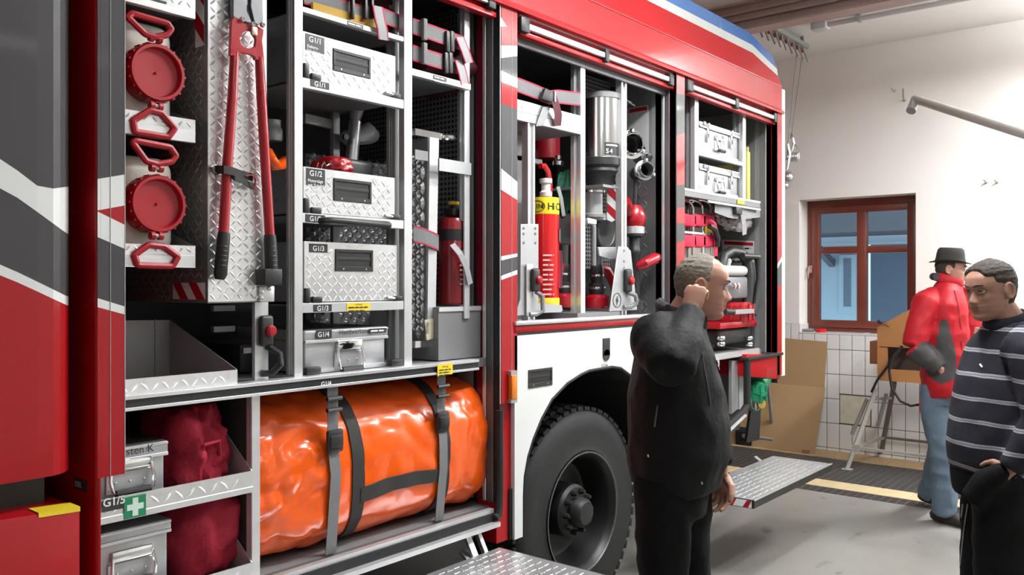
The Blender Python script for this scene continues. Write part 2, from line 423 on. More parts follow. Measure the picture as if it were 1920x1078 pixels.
M_lampb = mat('white_lamp_housing', (.8,.8,.8), .4)
for i, (lx, ly, lw) in enumerate(LAMPS):
    lab = ['nearest the cab', 'close beside the open lockers', 'nearest to the end wall', 'by the right hand hall wall', 'second from the end wall'][i]
    L = thing('ceiling_luminaire', 'white fluorescent ceiling luminaire ' + lab, 'lamp', (lx, ly, ZC), 'fluorescent ceiling luminaires')
    MB().box((lx-.78, ly-.13, LAMP_Z+.03), (lx+.78, ly+.13, LAMP_Z+.09)).build('housing', M_lampb, L, bevel=.01)
    for sx in (-.5, .5): MB().box((lx+sx-.03, ly-.03, LAMP_Z+.09), (lx+sx+.03, ly+.03, ZC)).build('ceiling_bracket', M_lampb, L)
    MB().box((lx-.75, ly-.11, LAMP_Z+.012), (lx+.75, ly+.11, LAMP_Z+.03)).build('diffuser', M_diff, L)

# what the window looks out on: a pale rendered house with an eave, dusk sky, a bare tree
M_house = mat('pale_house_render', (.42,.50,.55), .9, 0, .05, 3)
M_roof = mat('dark_roof_tiles', (.10,.10,.11), .8, 0, .2, 8)
M_pane2 = mat('dark_house_window', (.14,.17,.22), .3)
HX = 12.6
ho = thing('neighbouring_house', 'pale rendered house with a dark eave seen through the window', 'house', (HX, 1.2, 0))
ya = W(1608, 500, HX).y
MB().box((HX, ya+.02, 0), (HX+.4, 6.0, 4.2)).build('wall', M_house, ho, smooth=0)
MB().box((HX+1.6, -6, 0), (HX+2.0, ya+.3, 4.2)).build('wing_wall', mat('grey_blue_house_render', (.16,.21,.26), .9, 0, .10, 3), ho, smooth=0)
wA, wB = W(1574, 478, HX), W(1606, 588, HX)
wn_ = MB().box((HX-.03, wB.y, wB.z), (HX+.02, wA.y, wA.z)).build('window', M_house, ho, smooth=0)
MB().box((HX-.04, wB.y+.07, wB.z+.1), (HX-.03, wA.y-.07, wA.z-.06)).build('pane', M_pane2, wn_, smooth=0)
ez = W(1570, 452, HX-.6).z
rf = MB()
rf.ext([(HX-.9, -1.2, ez), (HX-.9, -1.2, ez+.10), (HX+3.2, -1.2, ez+2.3), (HX+3.2, -1.2, ez+2.1)], (0, 7.5, 0))
rf.build('roof', M_roof, ho, smooth=0)
MB().tube([(HX-.95, -1.2, ez-.02), (HX-.95, 6.2, ez-.02)], .06, 10).build('gutter', mat('zinc_gutter', (.25,.27,.30), .4, .5), ho)
MB().bar((HX-.02, ya+.35, ez-.30), (HX-.8, ya+.35, ez-.02), .08, .10).build('eave_bracket', M_roof, ho)
tr = thing('bare_tree', 'bare branches against the white evening sky outside the window', 'tree', (15.5, -2.2, 0))
M_bark = mat('dark_bark', (.03,.028,.028), .9)
rnd = random.Random(4)
tm = MB()
def branch(p, d, l, r, k):
    q = p + d*l; tm.tube([p, (p+q)/2 + Vector((rnd.uniform(-.05,.05),)*3)*l, q], [r, r*.8, r*.6], 6)
    if k == 0: return
    for i in range(3):
        nd = (d + Vector((rnd.uniform(-.7,.7), rnd.uniform(-.9,.9), rnd.uniform(-.2,.6)))).normalized()
        branch(q, nd, l*rnd.uniform(.6,.8), r*.58, k-1)
branch(Vector((15.5, -1.8, 0)), Vector((0, 0, 1)), 2.3, .12, 5)
tm.build('branches', M_bark, tr)
# ================================================================== the fire truck
def perf(name, col, hole, pitch, r=.32):
    m = bpy.data.materials.new(name); m.use_nodes = True; nt = m.node_tree; b = nt.nodes['Principled BSDF']
    tc = nt.nodes.new('ShaderNodeTexCoord'); v = nt.nodes.new('ShaderNodeTexVoronoi'); v.inputs['Scale'].default_value = 1/pitch; v.inputs['Randomness'].default_value = 0
    nt.links.new(tc.outputs['Object'], v.inputs['Vector'])
    r_ = nt.nodes.new('ShaderNodeValToRGB'); r_.color_ramp.interpolation = 'CONSTANT'; e = r_.color_ramp.elements
    e[0].color = hole + (1,); e[1].position = r; e[1].color = col + (1,)
    v.voronoi_dimensions = '3D'
    nt.links.new(v.outputs['Distance'], r_.inputs[0]); nt.links.new(r_.outputs[0], b.inputs['Base Color'])
    b.inputs['Roughness'].default_value = .45; b.inputs['Metallic'].default_value = .4
    return m
M_perfd = perf('perforated_dark_sheet', (.20,.20,.205), (.012,.012,.012), .022, .34)
M_perfg = perf('perforated_grey_sheet', (.40,.405,.41), (.02,.02,.02), .022, .34)
truck = thing('fire_truck', 'red fire truck with white and grey stripes and open equipment lockers', 'fire truck', (3.0, 1.2, 0))
def part(mb, name, m, parent=None, **k): return mb.build(name, m, parent or truck, **k)
XCAB, XBF = TX(130), TX(180)
XP1, XP2A, XP2B = TX(235), TX(937), TX(970)
XP3A, XP3B, XP4A, XR = TX(1267), TX(1284), TX(1457), TX(1466)
ZD = 2.765                      # drip edge above the lockers
ZSE = 2.94                      # seam of the roof panel
SLOTS = [M_dgrey, M_white, M_red, M_black]
def lerp_line(line, x):
    if x <= line[0][0]: return line[0][1]
    for (a, b), (c, d) in zip(line[:-1], line[1:]):
        if x <= c: return b + (d-b)*(x-a)/(c-a)
    return line[-1][1]
def striped(name, path, lines, cols, ztop, zbot, parent=None, thick=.03, back=None):
    """panel whose outline runs through path = [(px, Y)]; painted bands split at the given lines"""
    mb = MB(); rows = []
    for px, Y in path:
        X = TX(px, Y)
        zs = [ztop] + [min(ztop-.001, max(zbot+.001, TZ(px, lerp_line(l, px), Y))) for l in lines] + [zbot]
        for i in range(1, len(zs)): zs[i] = min(zs[i], zs[i-1]-1e-5)
        rows.append([(X, Y, z) for z in zs])
    for a, b in zip(rows[:-1], rows[1:]):
        for i, c in enumerate(cols):
            mb.add([a[i], b[i], b[i+1], a[i+1]], [(0, 3, 2, 1)], c)
    xs = [r[0] for r in rows]
    Yb = back if back is not None else max(p[1] for p in path) + thick
    poly = [Vector(p) for p in xs] + [Vector((xs[-1][0], Yb, ztop)), Vector((xs[0][0], Yb, ztop))]
    n = len(poly); k = len(xs)
    low = [Vector((p.x, p.y, zbot)) for p in poly]
    for i in range(k-1, n): j = (i+1) % n; mb.add([poly[i], poly[j], low[j], low[i]], [(0, 1, 2, 3)], cols[-1])
    mb.add(poly, [tuple(range(n))], cols[0]); mb.add(low, [tuple(reversed(range(n)))], cols[-1])
    return part(mb, name, SLOTS, parent, smooth=30)
# cab side
striped('cab_side', [(-420, .02), (-60, .004), (0, 0), (33, 0), (70, 0), (100, .002), (113, .010), (122, .024), (128, .045), (129.0, .075)],
        [[(0,298),(36,322),(80,356),(127,350)], [(0,353),(37,373),(127,439)], [(0,496),(37,512),(127,556)], [(0,516),(37,531),(127,573)]],
        [0, 1, 0, 1, 2], 3.0, 1.135, back=1.9)
part(MB().box((-1.2, .10, .45), (XCAB-.02, 2.2, 1.15)), 'cab_underframe', M_black)
sb = MB(); sb.ext([T(-300, 1030, -.02), T(0, 975, -.02), T(151, 950, -.02), T(151, 1300, -.02), T(-300, 1400, -.02)], (0, .25, 0))
step = part(sb, 'cab_step_panel', M_red, bevel=.006)
yt = MB(); p0, p1 = T(72, 961.5, -.02), T(150, 949.5, -.02)
yt.add([p0, p1, p1+Vector((0, .06, .0008)), p0+Vector((0, .06, .0008))], [(0, 1, 2, 3)])
yt.ext([p0+Vector((0,-.0005,0)), p1+Vector((0,-.0005,0)), p1+Vector((0,-.0005,-.012)), p0+Vector((0,-.0005,-.012))], (0, -.001, 0))
part(yt, 'yellow_tape', M_yel, step, smooth=0)
# body front wall with rounded corner
fr = MB()
pl = [(XBF+.0125, 0)] + [(XBF + .012 - .012*math.sin(a), .012 - .012*math.cos(a)) for a in [i*math.pi/12 for i in range(7)]] + [(XBF, 2.4), (XBF+.0125, 2.4)]
fr.ext([(x, y, .5) for x, y in pl], (0, 0, 2.5)); part(fr, 'body_front_wall', M_red, smooth=40)
dl = W(146, 906, XBF)
part(MB().box((XBF-.0015, dl.y-.055, dl.z-.016), (XBF-.0003, dl.y+.016, dl.z+.014)), 'filler_label', M_lab, smooth=0)
text('label_print', 'ESEL', .020, (XBF-.002, dl.y+.012, dl.z-.008), M_txtw, truck, xd=(0,-1,0))
# corner post between cab gap and first locker
P1L = [[(180,336),(232,327)], [(180,395),(232,385)], [(180,395),(232,422)], [(180,443),(232,467)], [(180,558),(232,575)], [(180,575),(232,590)]]
p1o = striped('front_pillar', [(183, .0), (235, .0)], P1L, [0, 1, 2, 1, 0, 1, 2], 3.0, 1.109, thick=.035)
part(MB().box((TX(207)-.0006, -.0012, 1.109), (TX(207)+.0006, 0, 3)).box((XP1-.002, -.0008, 1.109), (XP1, 0, 3)), 'seam_line', M_line, p1o, smooth=0)
part(MB().box((XBF+.002, .012, .5), (XBF+.012, .08, 1.12)), 'front_pillar_foot', M_red)
# second pillar
P2 = [[(938,85),(969,86)], [(938,109),(969,105)], [(938,131),(969,147)], [(938,152),(969,165)], [(938,192),(969,205)], [(938,314),(969,341)],
      [(938,354),(969,375)], [(938,481),(969,475)], [(938,489),(969,481)], [(938,518),(969,506)], [(938,526),(969,514)]]
p2o = striped('middle_pillar', [(937.5, 0), (970, 0)], P2, [2,1,0,1,2,0,1,2,1,0,1,2], ZD, TZ(940, 757), thick=.10)
part(MB().box((XP2A, -.0012, TZ(940, 757)), (XP2A+.004, 0, ZD)), 'silver_edge', M_line, p2o, smooth=0)
decal('white_chevron', [(939, 33), (950, 50), (939, 50)], 0, M_white, p2o)
part(MB().box((TX(959.5)-.0006, -.0012, TZ(940, 757)), (TX(959.5)+.0006, 0, ZD)), 'seam_line', M_line, p2o, smooth=0)
pf = part(MB().box((TX(931, .02), .02, .55), (TX(963, .02), .12, TZ(940, 757)+.02)), 'middle_pillar_foot', M_red)
part(MB().box((TX(953, .0195), .012, .55), (TX(964, .0195), .02, TZ(955, 920))), 'rubber_pad', M_rubber, pf)
lo_ = MB().box((TX(952.5), -.022, TZ(955, 748)), (TX(963), .0, TZ(955, 703)))
ml = part(lo_, 'side_marker_lamp', mat('amber_lens', (.75,.20,.01), .2, 0, .1, 30, coat=.5), bevel=.004)
for ya_, yb_ in ((703, 695), (755, 748)): part(MB().box((TX(952), -.018, TZ(955, ya_)), (TX(963.5), .0, TZ(955, yb_))), 'lamp_end_cap', M_alug, ml)
# third pillar
P3 = [[(1267,176),(1284,176)], [(1267,256),(1284,248)], [(1267,348),(1284,346)], [(1267,391),(1284,388)], [(1267,420),(1284,418)], [(1267,455),(1284,450)]]
striped('rear_middle_pillar', [(1267, 0), (1284, 0)], P3, [2, 0, 2, 0, 2, 0, 2], ZD, 1.15, thick=.10)
P4 = [[(1458,497),(1466,481)], [(1458,505),(1466,489)], [(1458,537),(1466,532)]]
p4o = striped('rear_corner_pillar', [(1457, 0), (1466, 0)], P4, [2, 1, 0, 2], ZD, 1.0, thick=.10)
part(MB().box((XR, .002, .99), (XR+.06, .016, 2.93)), 'rear_corner_strip', mat('cream_reflective_strip', (.72,.70,.58), .45), p4o)
# fascia, drip edge, roof edge
part(MB().box((XBF+.0, 0, ZD), (XR, .05, ZSE)), 'roof_fascia', M_red)
part(MB().ext([(XBF, -.016, ZD-.010), (XBF, -.020, ZD+.004), (XBF, 0, ZD+.022), (XBF, .02, ZD+.022), (XBF, .02, ZD-.010)], (XR-XBF, 0, 0)), 'drip_rail', M_red, smooth=20)
part(MB().box((XBF, -.004, ZSE-.002), (XR, 0.0, ZSE+.003)), 'seam_bead', mat('pink_reflection_tint', (.50,.05,.06), .25, 0, coat=.5))  # pink reflection along the seam is put into this base colour
XCH = TX(1411, .05)
rp = [(XBF, 0, ZSE+.003), (XR, 0, ZSE+.003), (XR, .028, 3.02), (XCH, .05, 3.105), (XBF, .05, 3.105)]
part(MB().ext(rp, (0, .04, 0)), 'roof_panel', M_red)
M_trim = mat('grey_roof_trim', (.52,.54,.52), .4)
M_blue = mat('blue_roof_strip', (.06,.16,.42), .25, 0, .05, 5, coat=.4)
e1 = [(XBF, .05, 3.105), (XCH, .05, 3.105), (XR, .028, 3.02), (XR+.05, .03, 2.945)]
e2 = [(XBF, .065, 3.165), (XCH+.03, .065, 3.165), (XR+.03, .045, 3.075), (XR+.075, .05, 2.985)]
e3 = [(XBF, .085, 3.25), (XCH+.02, .085, 3.25), (XR+.01, .07, 3.165), (XR+.07, .07, 3.07)]
def strip(name, a, b, m):
    mb = MB(); n = len(a); off = Vector((0, .035, -.004))
    v = [Vector(p) for p in a] + [Vector(p) for p in b] + [Vector(p)+off for p in a] + [Vector(p)+off for p in b]
    for i in range(n-1):
        mb.add([v[i], v[i+1], v[n+i+1], v[n+i]], [(0, 1, 2, 3)]); mb.add([v[2*n+i], v[2*n+i+1], v[3*n+i+1], v[3*n+i]], [(3, 2, 1, 0)])
        mb.add([v[n+i], v[n+i+1], v[3*n+i+1], v[3*n+i]], [(0, 1, 2, 3)]); mb.add([v[i], v[i+1], v[2*n+i+1], v[2*n+i]], [(3, 2, 1, 0)])
    mb.add([v[n-1], v[2*n-1], v[4*n-1], v[3*n-1]], [(0, 1, 2, 3)])
    return part(mb, name, m, smooth=25)
strip('roof_trim', e1, e2, M_trim); strip('blue_roof_strip', e2, e3, M_blue)
part(MB().box((XBF, .12, 3.10), (XCH, 2.3, 3.20)), 'roof', M_alud)
rk = MB(); q = T(1352, 30, .30)
rk.box((q.x-.10, .26, 3.18), (q.x+.10, .34, 3.30)).tube([(q.x-.12, .3, 3.31), (q.x+.14, .3, 3.31)], .03, 10).tube([(q.x-.5, .3, 3.25), (q.x-.1, .3, 3.28)], .018, 8)
part(rk, 'roof_rack_fitting', M_alug)
# rear wall, far side, chassis
part(MB().box((XR-.04, .05, .95), (XR, 2.4, 3.1)), 'rear_wall', M_red)
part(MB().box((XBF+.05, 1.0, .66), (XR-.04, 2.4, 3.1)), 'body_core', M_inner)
part(MB().box((XBF, .75, .38), (XR-.1, 1.75, .66)), 'chassis', M_black)

# ------------------------------------------------------------------ lockers
ZF1 = .70                        # floor of the first locker
ZR0, ZR1 = 1.272, 1.314          # the rail across the first locker
part(MB().box((XBF+.012, .06, ZF1-.012), (XP2A+.02, .98, ZF1)), 'locker_floor', M_innerg)
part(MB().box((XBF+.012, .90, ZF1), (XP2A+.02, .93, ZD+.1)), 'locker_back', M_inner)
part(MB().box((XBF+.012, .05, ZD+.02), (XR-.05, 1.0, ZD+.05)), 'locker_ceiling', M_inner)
part(MB().box((XP2A, .235, .66), (XP2A+.03, .95, ZD+.02)), 'locker_divider', M_perfd)
part(MB().box((XP3A, .10, 1.15), (XP3A+.03, .95, ZD+.02)), 'locker_divider', M_innerg)
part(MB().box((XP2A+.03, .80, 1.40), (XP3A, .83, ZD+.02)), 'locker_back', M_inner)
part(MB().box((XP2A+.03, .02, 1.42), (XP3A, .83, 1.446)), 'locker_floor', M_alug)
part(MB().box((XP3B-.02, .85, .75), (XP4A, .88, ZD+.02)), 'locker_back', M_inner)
part(MB().box((XP4A-.01, .15, .75), (XP4A+.02, .9, ZD+.02)), 'locker_end_wall', M_innerg)
# reveal of the first locker's right side: seal, guide rails
def reveal(Xe, pxs, zb, zt, parent=None):
    """pxs: list of (px_left, px_right, material, name, push) measured on the plane X = Xe"""
    for a, b, m, nm, push in pxs:
        ya, yb_ = W(a, 500, Xe).y, W(b, 500, Xe).y
        part(MB().box((Xe-push, yb_, zb), (Xe+.01, ya, zt)), nm, m, bevel=.002 if push > .003 else 0, seg=1)
reveal(XP2A, [(925.5, 937, M_rubber, 'door_seal', .0), (913, 925, mat('dark_guide_rail', (.16,.16,.165), .35, .5), 'guide_rail', .004), (906, 912, M_alu, 'guide_rail_lip', .006),
              (894, 905, mat('dark_red_paint', (.19,.004,.02), .4), 'inner_red_flange', .0), (888, 894, M_rubber, 'inner_seal', .001)], .72, ZD)
part(MB().box((XP2A-.004, W(888,500,XP2A).y, .72), (XP2A+.01, .235, ZD)), 'inner_jamb', M_alug)
reveal(XP3A, [(1256, 1267, M_rubber, 'door_seal', .0), (1246.5, 1255.5, mat('dark_guide_rail', (.16,.16,.165), .35, .5), 'guide_rail', .004), (1241, 1246, M_alu, 'guide_rail_lip', .006),
              (1229, 1240, mat('dark_red_paint', (.19,.004,.02), .4), 'inner_red_flange', .0), (1222, 1229, M_alug, 'inner_jamb', .001)], 1.446, ZD)
reveal(XP4A, [(1447, 1457, M_rubber, 'door_seal', .0), (1437, 1446, mat('dark_red_paint', (.19,.004,.02), .4), 'inner_red_flange', .0), (1434.5, 1437, M_alu, 'guide_rail_lip', .006),
              (1424, 1434, M_innerg, 'guide_rail', .002), (1416, 1424, M_alug, 'inner_jamb', .002)], .95, ZD)
# shutters rolled up: the end slat hangs in view with its handle bar
def shutter(x0, x1, top, bar0, bar1, lip0, lip1, clips, name):
    o = MB().box((TX(x0, .03), .030, TZ(lip0[0], lip0[1], .03)), (TX(x1, .03), .044, ZD+.01))
    s = part(o, name, M_red)
    zl = (TZ(lip0[0], lip0[1], .02) + TZ(lip1[0], lip1[1], .02))/2
    part(MB().box((TX(x0, .03), .012, zl), (TX(x1, .03), .05, zl+.022)), 'end_lip', M_red, s, bevel=.004)
    za = (TZ(bar0[0], bar0[1], .0) + TZ(bar1[0], bar1[1], .0))/2
    part(MB().box((TX(bar0[0], .0), -.004, za-.012), (TX(bar1[0], .0), .016, za+.014)), 'handle_bar', M_alu, s, bevel=.004)
    part(MB().box((TX(x0, .03), .018, za+.045), (TX(x1, .03), .030, za+.052)), 'upper_edge', M_alu, s)
    for cx, cy, wdt in clips:
        c = T(cx, cy, .0)
        part(MB().box((c.x-wdt, -.010, za-.030), (c.x+wdt, .03, za+.032)), 'bar_clip', M_black, s, bevel=.006)
    return s
shutter(240, 925, 0, (560, -150), (920, 12), (900, 24), (918, 30), [(921, 14, .022), (560, -150, .02)], 'roller_shutter')
shutter(970, 1262, 0, (990, 52), (1256, 148), (975, 64), (1250, 166), [(983, 45, .030), (1137, 100, .018), (1258, 150, .024)], 'roller_shutter')
shutter(1284, 1456, 0, (1298, 165), (1452, 219), (1290, 178), (1450, 232), [(1293, 160, .036), (1381, 192, .024), (1453, 222, .02)], 'roller_shutter')

# vertical aluminium profiles (slotted on the side that shows)
def profile(x0, x1, zt, zb, Y, dep, m=None, slot=True, name='post', parent=None):
    X0, X1 = x0, x1
    w_ = X1-X0
    if slot:
        s1, s2 = Y + dep*.30, Y + dep*.62
        pl = [(X0, Y), (X1, Y), (X1, Y+dep), (X0, Y+dep), (X0, s2), (X0+.010, s2), (X0+.010, s1), (X0, s1)]
    else: pl = [(X0, Y), (X1, Y), (X1, Y+dep), (X0, Y+dep)]
    return part(MB().ext([(a, b, zb) for a, b in pl], (0, 0, zt-zb)), name, m or M_alu, parent, smooth=0, bevel=.0015, seg=1)
YF = .06
XA0, XA1 = TX(552, YF), TX(568, YF)
XB0, XB1 = TX(758, YF), TX(773, YF)
profile(XA0, XA1, ZD+.03, ZR1, YF, .045, slot=True)
profile(XB0, XB1, ZD+.03, ZR1, YF, .03, slot=False)
profile(TX(741, YF+.05), TX(741, YF+.05)+.035, ZD+.02, ZR1, YF+.05, .05, M_alug)
profile(TX(871, .09), TX(881, .09), ZD+.02, ZR1+.16, .09, .03, M_alu)
profile(TX(472, YF-.02), TX(488, YF-.02), ZR0, ZF1, YF-.02, .03, slot=False)
XC0, XC1 = TX(472, YF-.02), TX(488, YF-.02)
part(MB().box((XC0+.004, .075, ZF1), (XC0+.010, .90, ZR0)), 'lower_divider', M_inner)
# the big rail with G1/4 and its shelf plate
xr0, xr1 = XP1, TX(897, .02)
rl = MB()
rl.box((XBF+.01, .015, ZR1-.011), (xr1, .07, ZR1)).box((XBF+.01, .015, ZR0), (xr1, .07, ZR0+.009))
rail = part(rl, 'shelf_rail', M_alu, bevel=.001, seg=1)
part(MB().box((XBF+.01, .020, ZR0+.009), (xr1, .06, ZR1-.011)), 'rail_groove', M_black, rail)
part(MB().box((XBF+.012, .07, ZR0+.004), (XP2A, .90, ZR1-.004)), 'shelf_plate', M_alud, rail)
text('rail_print', 'G1/4', .021, T(602, 724.5, .0195), M_txtw, rail, bold=.0006)
ys = MB(); a, b, c, d = T(820, 684, .012), T(848.5, 680, .012), T(848.5, 701, .012), T(820, 705.5, .012)
stk = part(ys.ext([a, b, c, d], (0, -.001, 0)), 'warning_sticker', M_yel, rail, smooth=0)
text('sticker_print', 'Achtung', .0095, ((a.x+b.x)/2, .0105, (a.z+b.z)/2-.013), M_txtk, stk, align='CENTER')
smallprint((a.x+.008, .0105, (a.z+b.z)/2-.025), b.x-a.x-.016, .007, 3, M_txtk, stk, pitch=1.4)
# shelves of the box column and of the bay to its right
def shelf(xl, xr, zt, zb, Y=YF, depth=.80, m=M_alu, plate=M_alud, name='shelf'):
    s = part(MB().box((xl, Y+.002, zb), (xr, Y+.028, zt)), name, m, bevel=.002, seg=1)
    part(MB().box((xl, Y+.028, zt-.010), (xr, Y+depth, zt-.006)), 'shelf_plate', plate, s)
    return s
def zmid(p, q, Y): return (TZ(p[0], p[1], Y)+TZ(q[0], q[1], Y))/2
Z11t, Z11b = zmid((568,144),(757,187),YF), zmid((568,162.7),(757,204.7),YF)
Z12t, Z12b = zmid((569,399),(760,413),YF), zmid((569,416.5),(760,430),YF)
Z13t, Z13b = zmid((570,568),(760,564.5),YF), zmid((570,586),(760,581),YF)
Z10t, Z10b = zmid((566,10),(757,69),YF), zmid((566,20),(757,79),YF)
s10 = shelf(XA1, XB0, Z10t, Z10b); s11 = shelf(XA1, XB0, Z11t, Z11b, depth=.45); s12 = shelf(XA1, XB0, Z12t, Z12b, depth=.45); s13 = shelf(XA1, XB0, Z13t, Z13b, depth=.45)
Zrt, Zrb = zmid((773,124),(880,159),YF), zmid((773,139.5),(880,169),YF)
s1r = shelf(XB1, TX(884, YF), Zrt, Zrb)
def label(px0, px1, Y, parent, txt, size, m=M_lab, tm=None, dz=.5):
    (xa, ya), (xb, yb_) = px0, px1
    A, B = T(xa, ya, Y), T(xb, yb_, Y)
    x0, x1, z1, z0 = A.x, B.x, A.z, B.z
    o = part(MB().box((x0, Y-.0014, z0), (x1, Y-.0002, z1)), 'label', m, parent, smooth=0)
    n = len(txt)
    for i, (s, sz) in enumerate(zip(txt, size)):
        zc = z1 - (z1-z0)*(i+.5)/n - sz*.36 if dz == .5 else z1 - dz*(i+1)
        text('label_print', s, sz, ((x0+x1)/2, Y-.0022, zc), tm or M_txtw, o, align='CENTER', bold=.0004)
    return o
# printed labels on the shelf fronts (heights follow the shelf)
def shelf_label(s, xa, xb, zt, zb, txt, size, Y=YF+.002, m=M_lab, tm=None):
    X0, X1 = TX(xa, Y), TX(xb, Y)
    o = part(MB().box((X0, Y-.0014, zb), (X1, Y-.0002, zt)), 'shelf_label', m, s, smooth=0)
    for i, t in enumerate(txt):
        if not t: continue
        text('label_print', t, size, ((X0+X1)/2, Y-.0022, zt-(zt-zb)*(i+.5)/len(txt)-size*.36), tm or M_txtw, o, align='CENTER', bold=.0004 if size > .015 else 0)
shelf_label(s11, 582, 617, Z11t-.001, Z11t-.024, ['G1/1'], .024)
shelf_label(s12, 572.5, 609, Z12t-.004, Z12t-.030, ['G1/2'], .024)
shelf_label(s13, 587.6, 621.5, Z13t-.006, Z13t-.030, ['G1/3'], .024)
shelf_label(s13, 650, 693.5, Z13t-.003, Z13b+.002, ['Achtung', '', ''], .009, m=M_yel, tm=M_txtk)
smallprint((TX(653, YF), YF-.0008, Z13t-.021), TX(691, YF)-TX(653, YF), .007, 2, M_txtk, s13)
shelf_label(s10, 651, 681, Z10t-.003, Z10b+.001, [], .010)
smallprint((TX(653, YF), YF-.0008, Z10t-.014), TX(679, YF)-TX(653, YF), .008, 1, M_txtw, s10)
shelf_label(s1r, 812, 837, Zrt-.004, Zrb+.006, [], .010)
smallprint((TX(814, YF), YF-.0008, Zrt-.014), TX(835, YF)-TX(814, YF), .008, 2, M_txtw, s1r)
# black pull bar under the second box
pb0, pb1 = T(614, 414, YF-.03), T(731, 422, YF-.03)
pz = (pb0.z+pb1.z)/2
part(MB().tube([(pb0.x, YF+.004, pz), (pb0.x, YF-.022, pz), (pb0.x+.02, YF-.034, pz), (pb1.x-.02, YF-.034, pz), (pb1.x, YF-.022, pz), (pb1.x, YF+.004, pz)], .013, 10), 'pull_bar', M_black, s12)
# sliding panel with tread plate: bolt cutter side (front) and side wall towards the canisters
YPn = .05
XS0, XS1 = TX(390, YPn), TX(500, YPn)
ZS0 = TZ(440, 565, YPn)
pn = MB().box((XS0, YPn, ZS0), (XS1, YPn+.004, ZD)); pn.tread((XS0+.004, YPn, ZS0+.003), (1,0,0), (0,0,1), (0,-1,0), XS1-XS0-.006, ZD-ZS0-.02, pitch=.0225, ln=.027, wd=.007, hgt=.0016)
panel = part(pn, 'pull_out_panel', M_tread)
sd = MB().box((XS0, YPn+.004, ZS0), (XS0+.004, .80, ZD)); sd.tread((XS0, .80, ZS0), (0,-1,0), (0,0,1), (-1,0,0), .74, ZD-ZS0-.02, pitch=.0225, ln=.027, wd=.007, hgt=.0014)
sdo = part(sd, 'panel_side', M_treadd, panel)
part(MB().box((XS0, YPn, ZS0-.004), (XS1, .80, ZS0)), 'panel_floor', M_alud, panel)
def warn_stripes(y0, y1, z0, z1, n, X, parent):          # red and white warning foil on a crosswise plane
    b = part(MB().box((X-.0022, y0, z0), (X-.0016, y1, z1)), 'warning_foil', M_white, parent, smooth=0)
    k = (y1-y0)/n
    for i in range(n):
        ya = y1 - i*k
        part(MB().ext([(X-.0024, ya, z1), (X-.0024, ya-k*.5, z1), (X-.0024, ya-k*1.0, z0), (X-.0024, ya-k*.5, z0)], (-.0006, 0, 0)), 'red_bar', M_red2, b, smooth=0)
wa, wb_ = W(325, 530, XS0), W(387, 562, XS0)
warn_stripes(wb_.y+.004, wa.y, wb_.z, wa.z, 2, XS0, sdo)
wa, wb_ = W(367, 0, XS0), W(384, 85, XS0)
o = part(MB().box((XS0-.0022, wb_.y, wb_.z), (XS0-.0016, wa.y, ZD-.05)), 'warning_foil', M_white, sdo, smooth=0)
for k in range(4):
    z = wb_.z + .01 + k*.11
    part(MB().ext([(XS0-.0024, wa.y, z+.05), (XS0-.0024, wb_.y, z-.005), (XS0-.0024, wb_.y, z+.05), (XS0-.0024, wa.y, z+.105)], (-.0006, 0, 0)), 'red_bar', M_red2, o, smooth=0)
# foot of the panel: bracket, upright with release latch
bp = MB(); A = T(484, 533, YPn-.008)
part(MB().box((TX(483, YPn), YPn-.012, TZ(495, 566, YPn)), (TX(511, YPn), YPn-.002, TZ(495, 536, YPn))), 'foot_bracket', M_alu, panel, bevel=.004)
for q in ((490, 548), (490, 559), (505, 541)):
    c = T(q[0], q[1], YPn-.012); part(MB().lathe([(.006, 0), (.006, .003), (.003, .004)], c, (0,-1,0), 10), 'screw', M_steel, panel)
part(MB().box((TX(478, .07), .07, ZR1), (TX(503, .07), .085, TZ(490, 560, .07))), 'panel_upright', M_alu, panel)
def latch(parent, px, py, Y, s=1.0, bar_px=None, bz=None):
    c = T(px, py, Y)
    L = part(MB().box((c.x-.026*s, Y-.022, c.z-.052*s), (c.x+.026*s, Y, c.z+.052*s)), 'release_latch', M_black, parent, bevel=.012*s, seg=3)
    part(MB().lathe([(.0, -.002), (.019*s, 0), (.019*s, .012), (.013*s, .018), (0, .019)], (c.x+.008*s, Y-.020, c.z), (0,-1,0), 16), 'red_button', M_red2, L)
    return L, c
L1, c1 = latch(panel, 495, 620, .070, .95)
zz = ZR1 + .02
part(MB().tube([(c1.x+.012, .066, c1.z-.05), (c1.x+.030, .030, c1.z-.075), (c1.x+.032, .026, zz+.03), (c1.x+.015, .05, zz), (c1.x-.01, .066, zz)], .0115, 10), 'grab_handle', M_black, L1)
# canister shelves left of the panel
YJ = .05
XJ1 = TX(367, YJ)
def jshelf(za, zb, zc):      # upper tread lip, lower plain edge
    s = part(MB().box((XP1-.06, YJ, zc), (XJ1, YJ+.02, zb)), 'canister_shelf', M_alu, bevel=.0015, seg=1)
    lp = MB().box((XP1-.06, YJ+.002, zb), (XJ1, YJ+.006, za)); lp.tread((XP1-.06, YJ+.002, zb+.002), (1,0,0), (0,0,1), (0,-1,0), XJ1-XP1+.05, za-zb, pitch=.026, ln=.022, wd=.006)
    part(lp, 'tread_lip', M_tread, s)
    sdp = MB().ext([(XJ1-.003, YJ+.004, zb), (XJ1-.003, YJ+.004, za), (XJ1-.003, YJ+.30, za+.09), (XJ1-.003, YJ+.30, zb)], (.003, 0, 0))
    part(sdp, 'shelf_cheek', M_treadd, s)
    part(MB().box((XP1-.06, YJ+.02, zb-.004), (XJ1, .70, zb)), 'shelf_plate', M_alud, s)
    return s
ZJA = (TZ(366, 225, YJ), TZ(366, 245, YJ), TZ(366, 268, YJ))
ZJB = (TZ(367, 461, YJ), TZ(367, 479, YJ), TZ(367, 502, YJ))
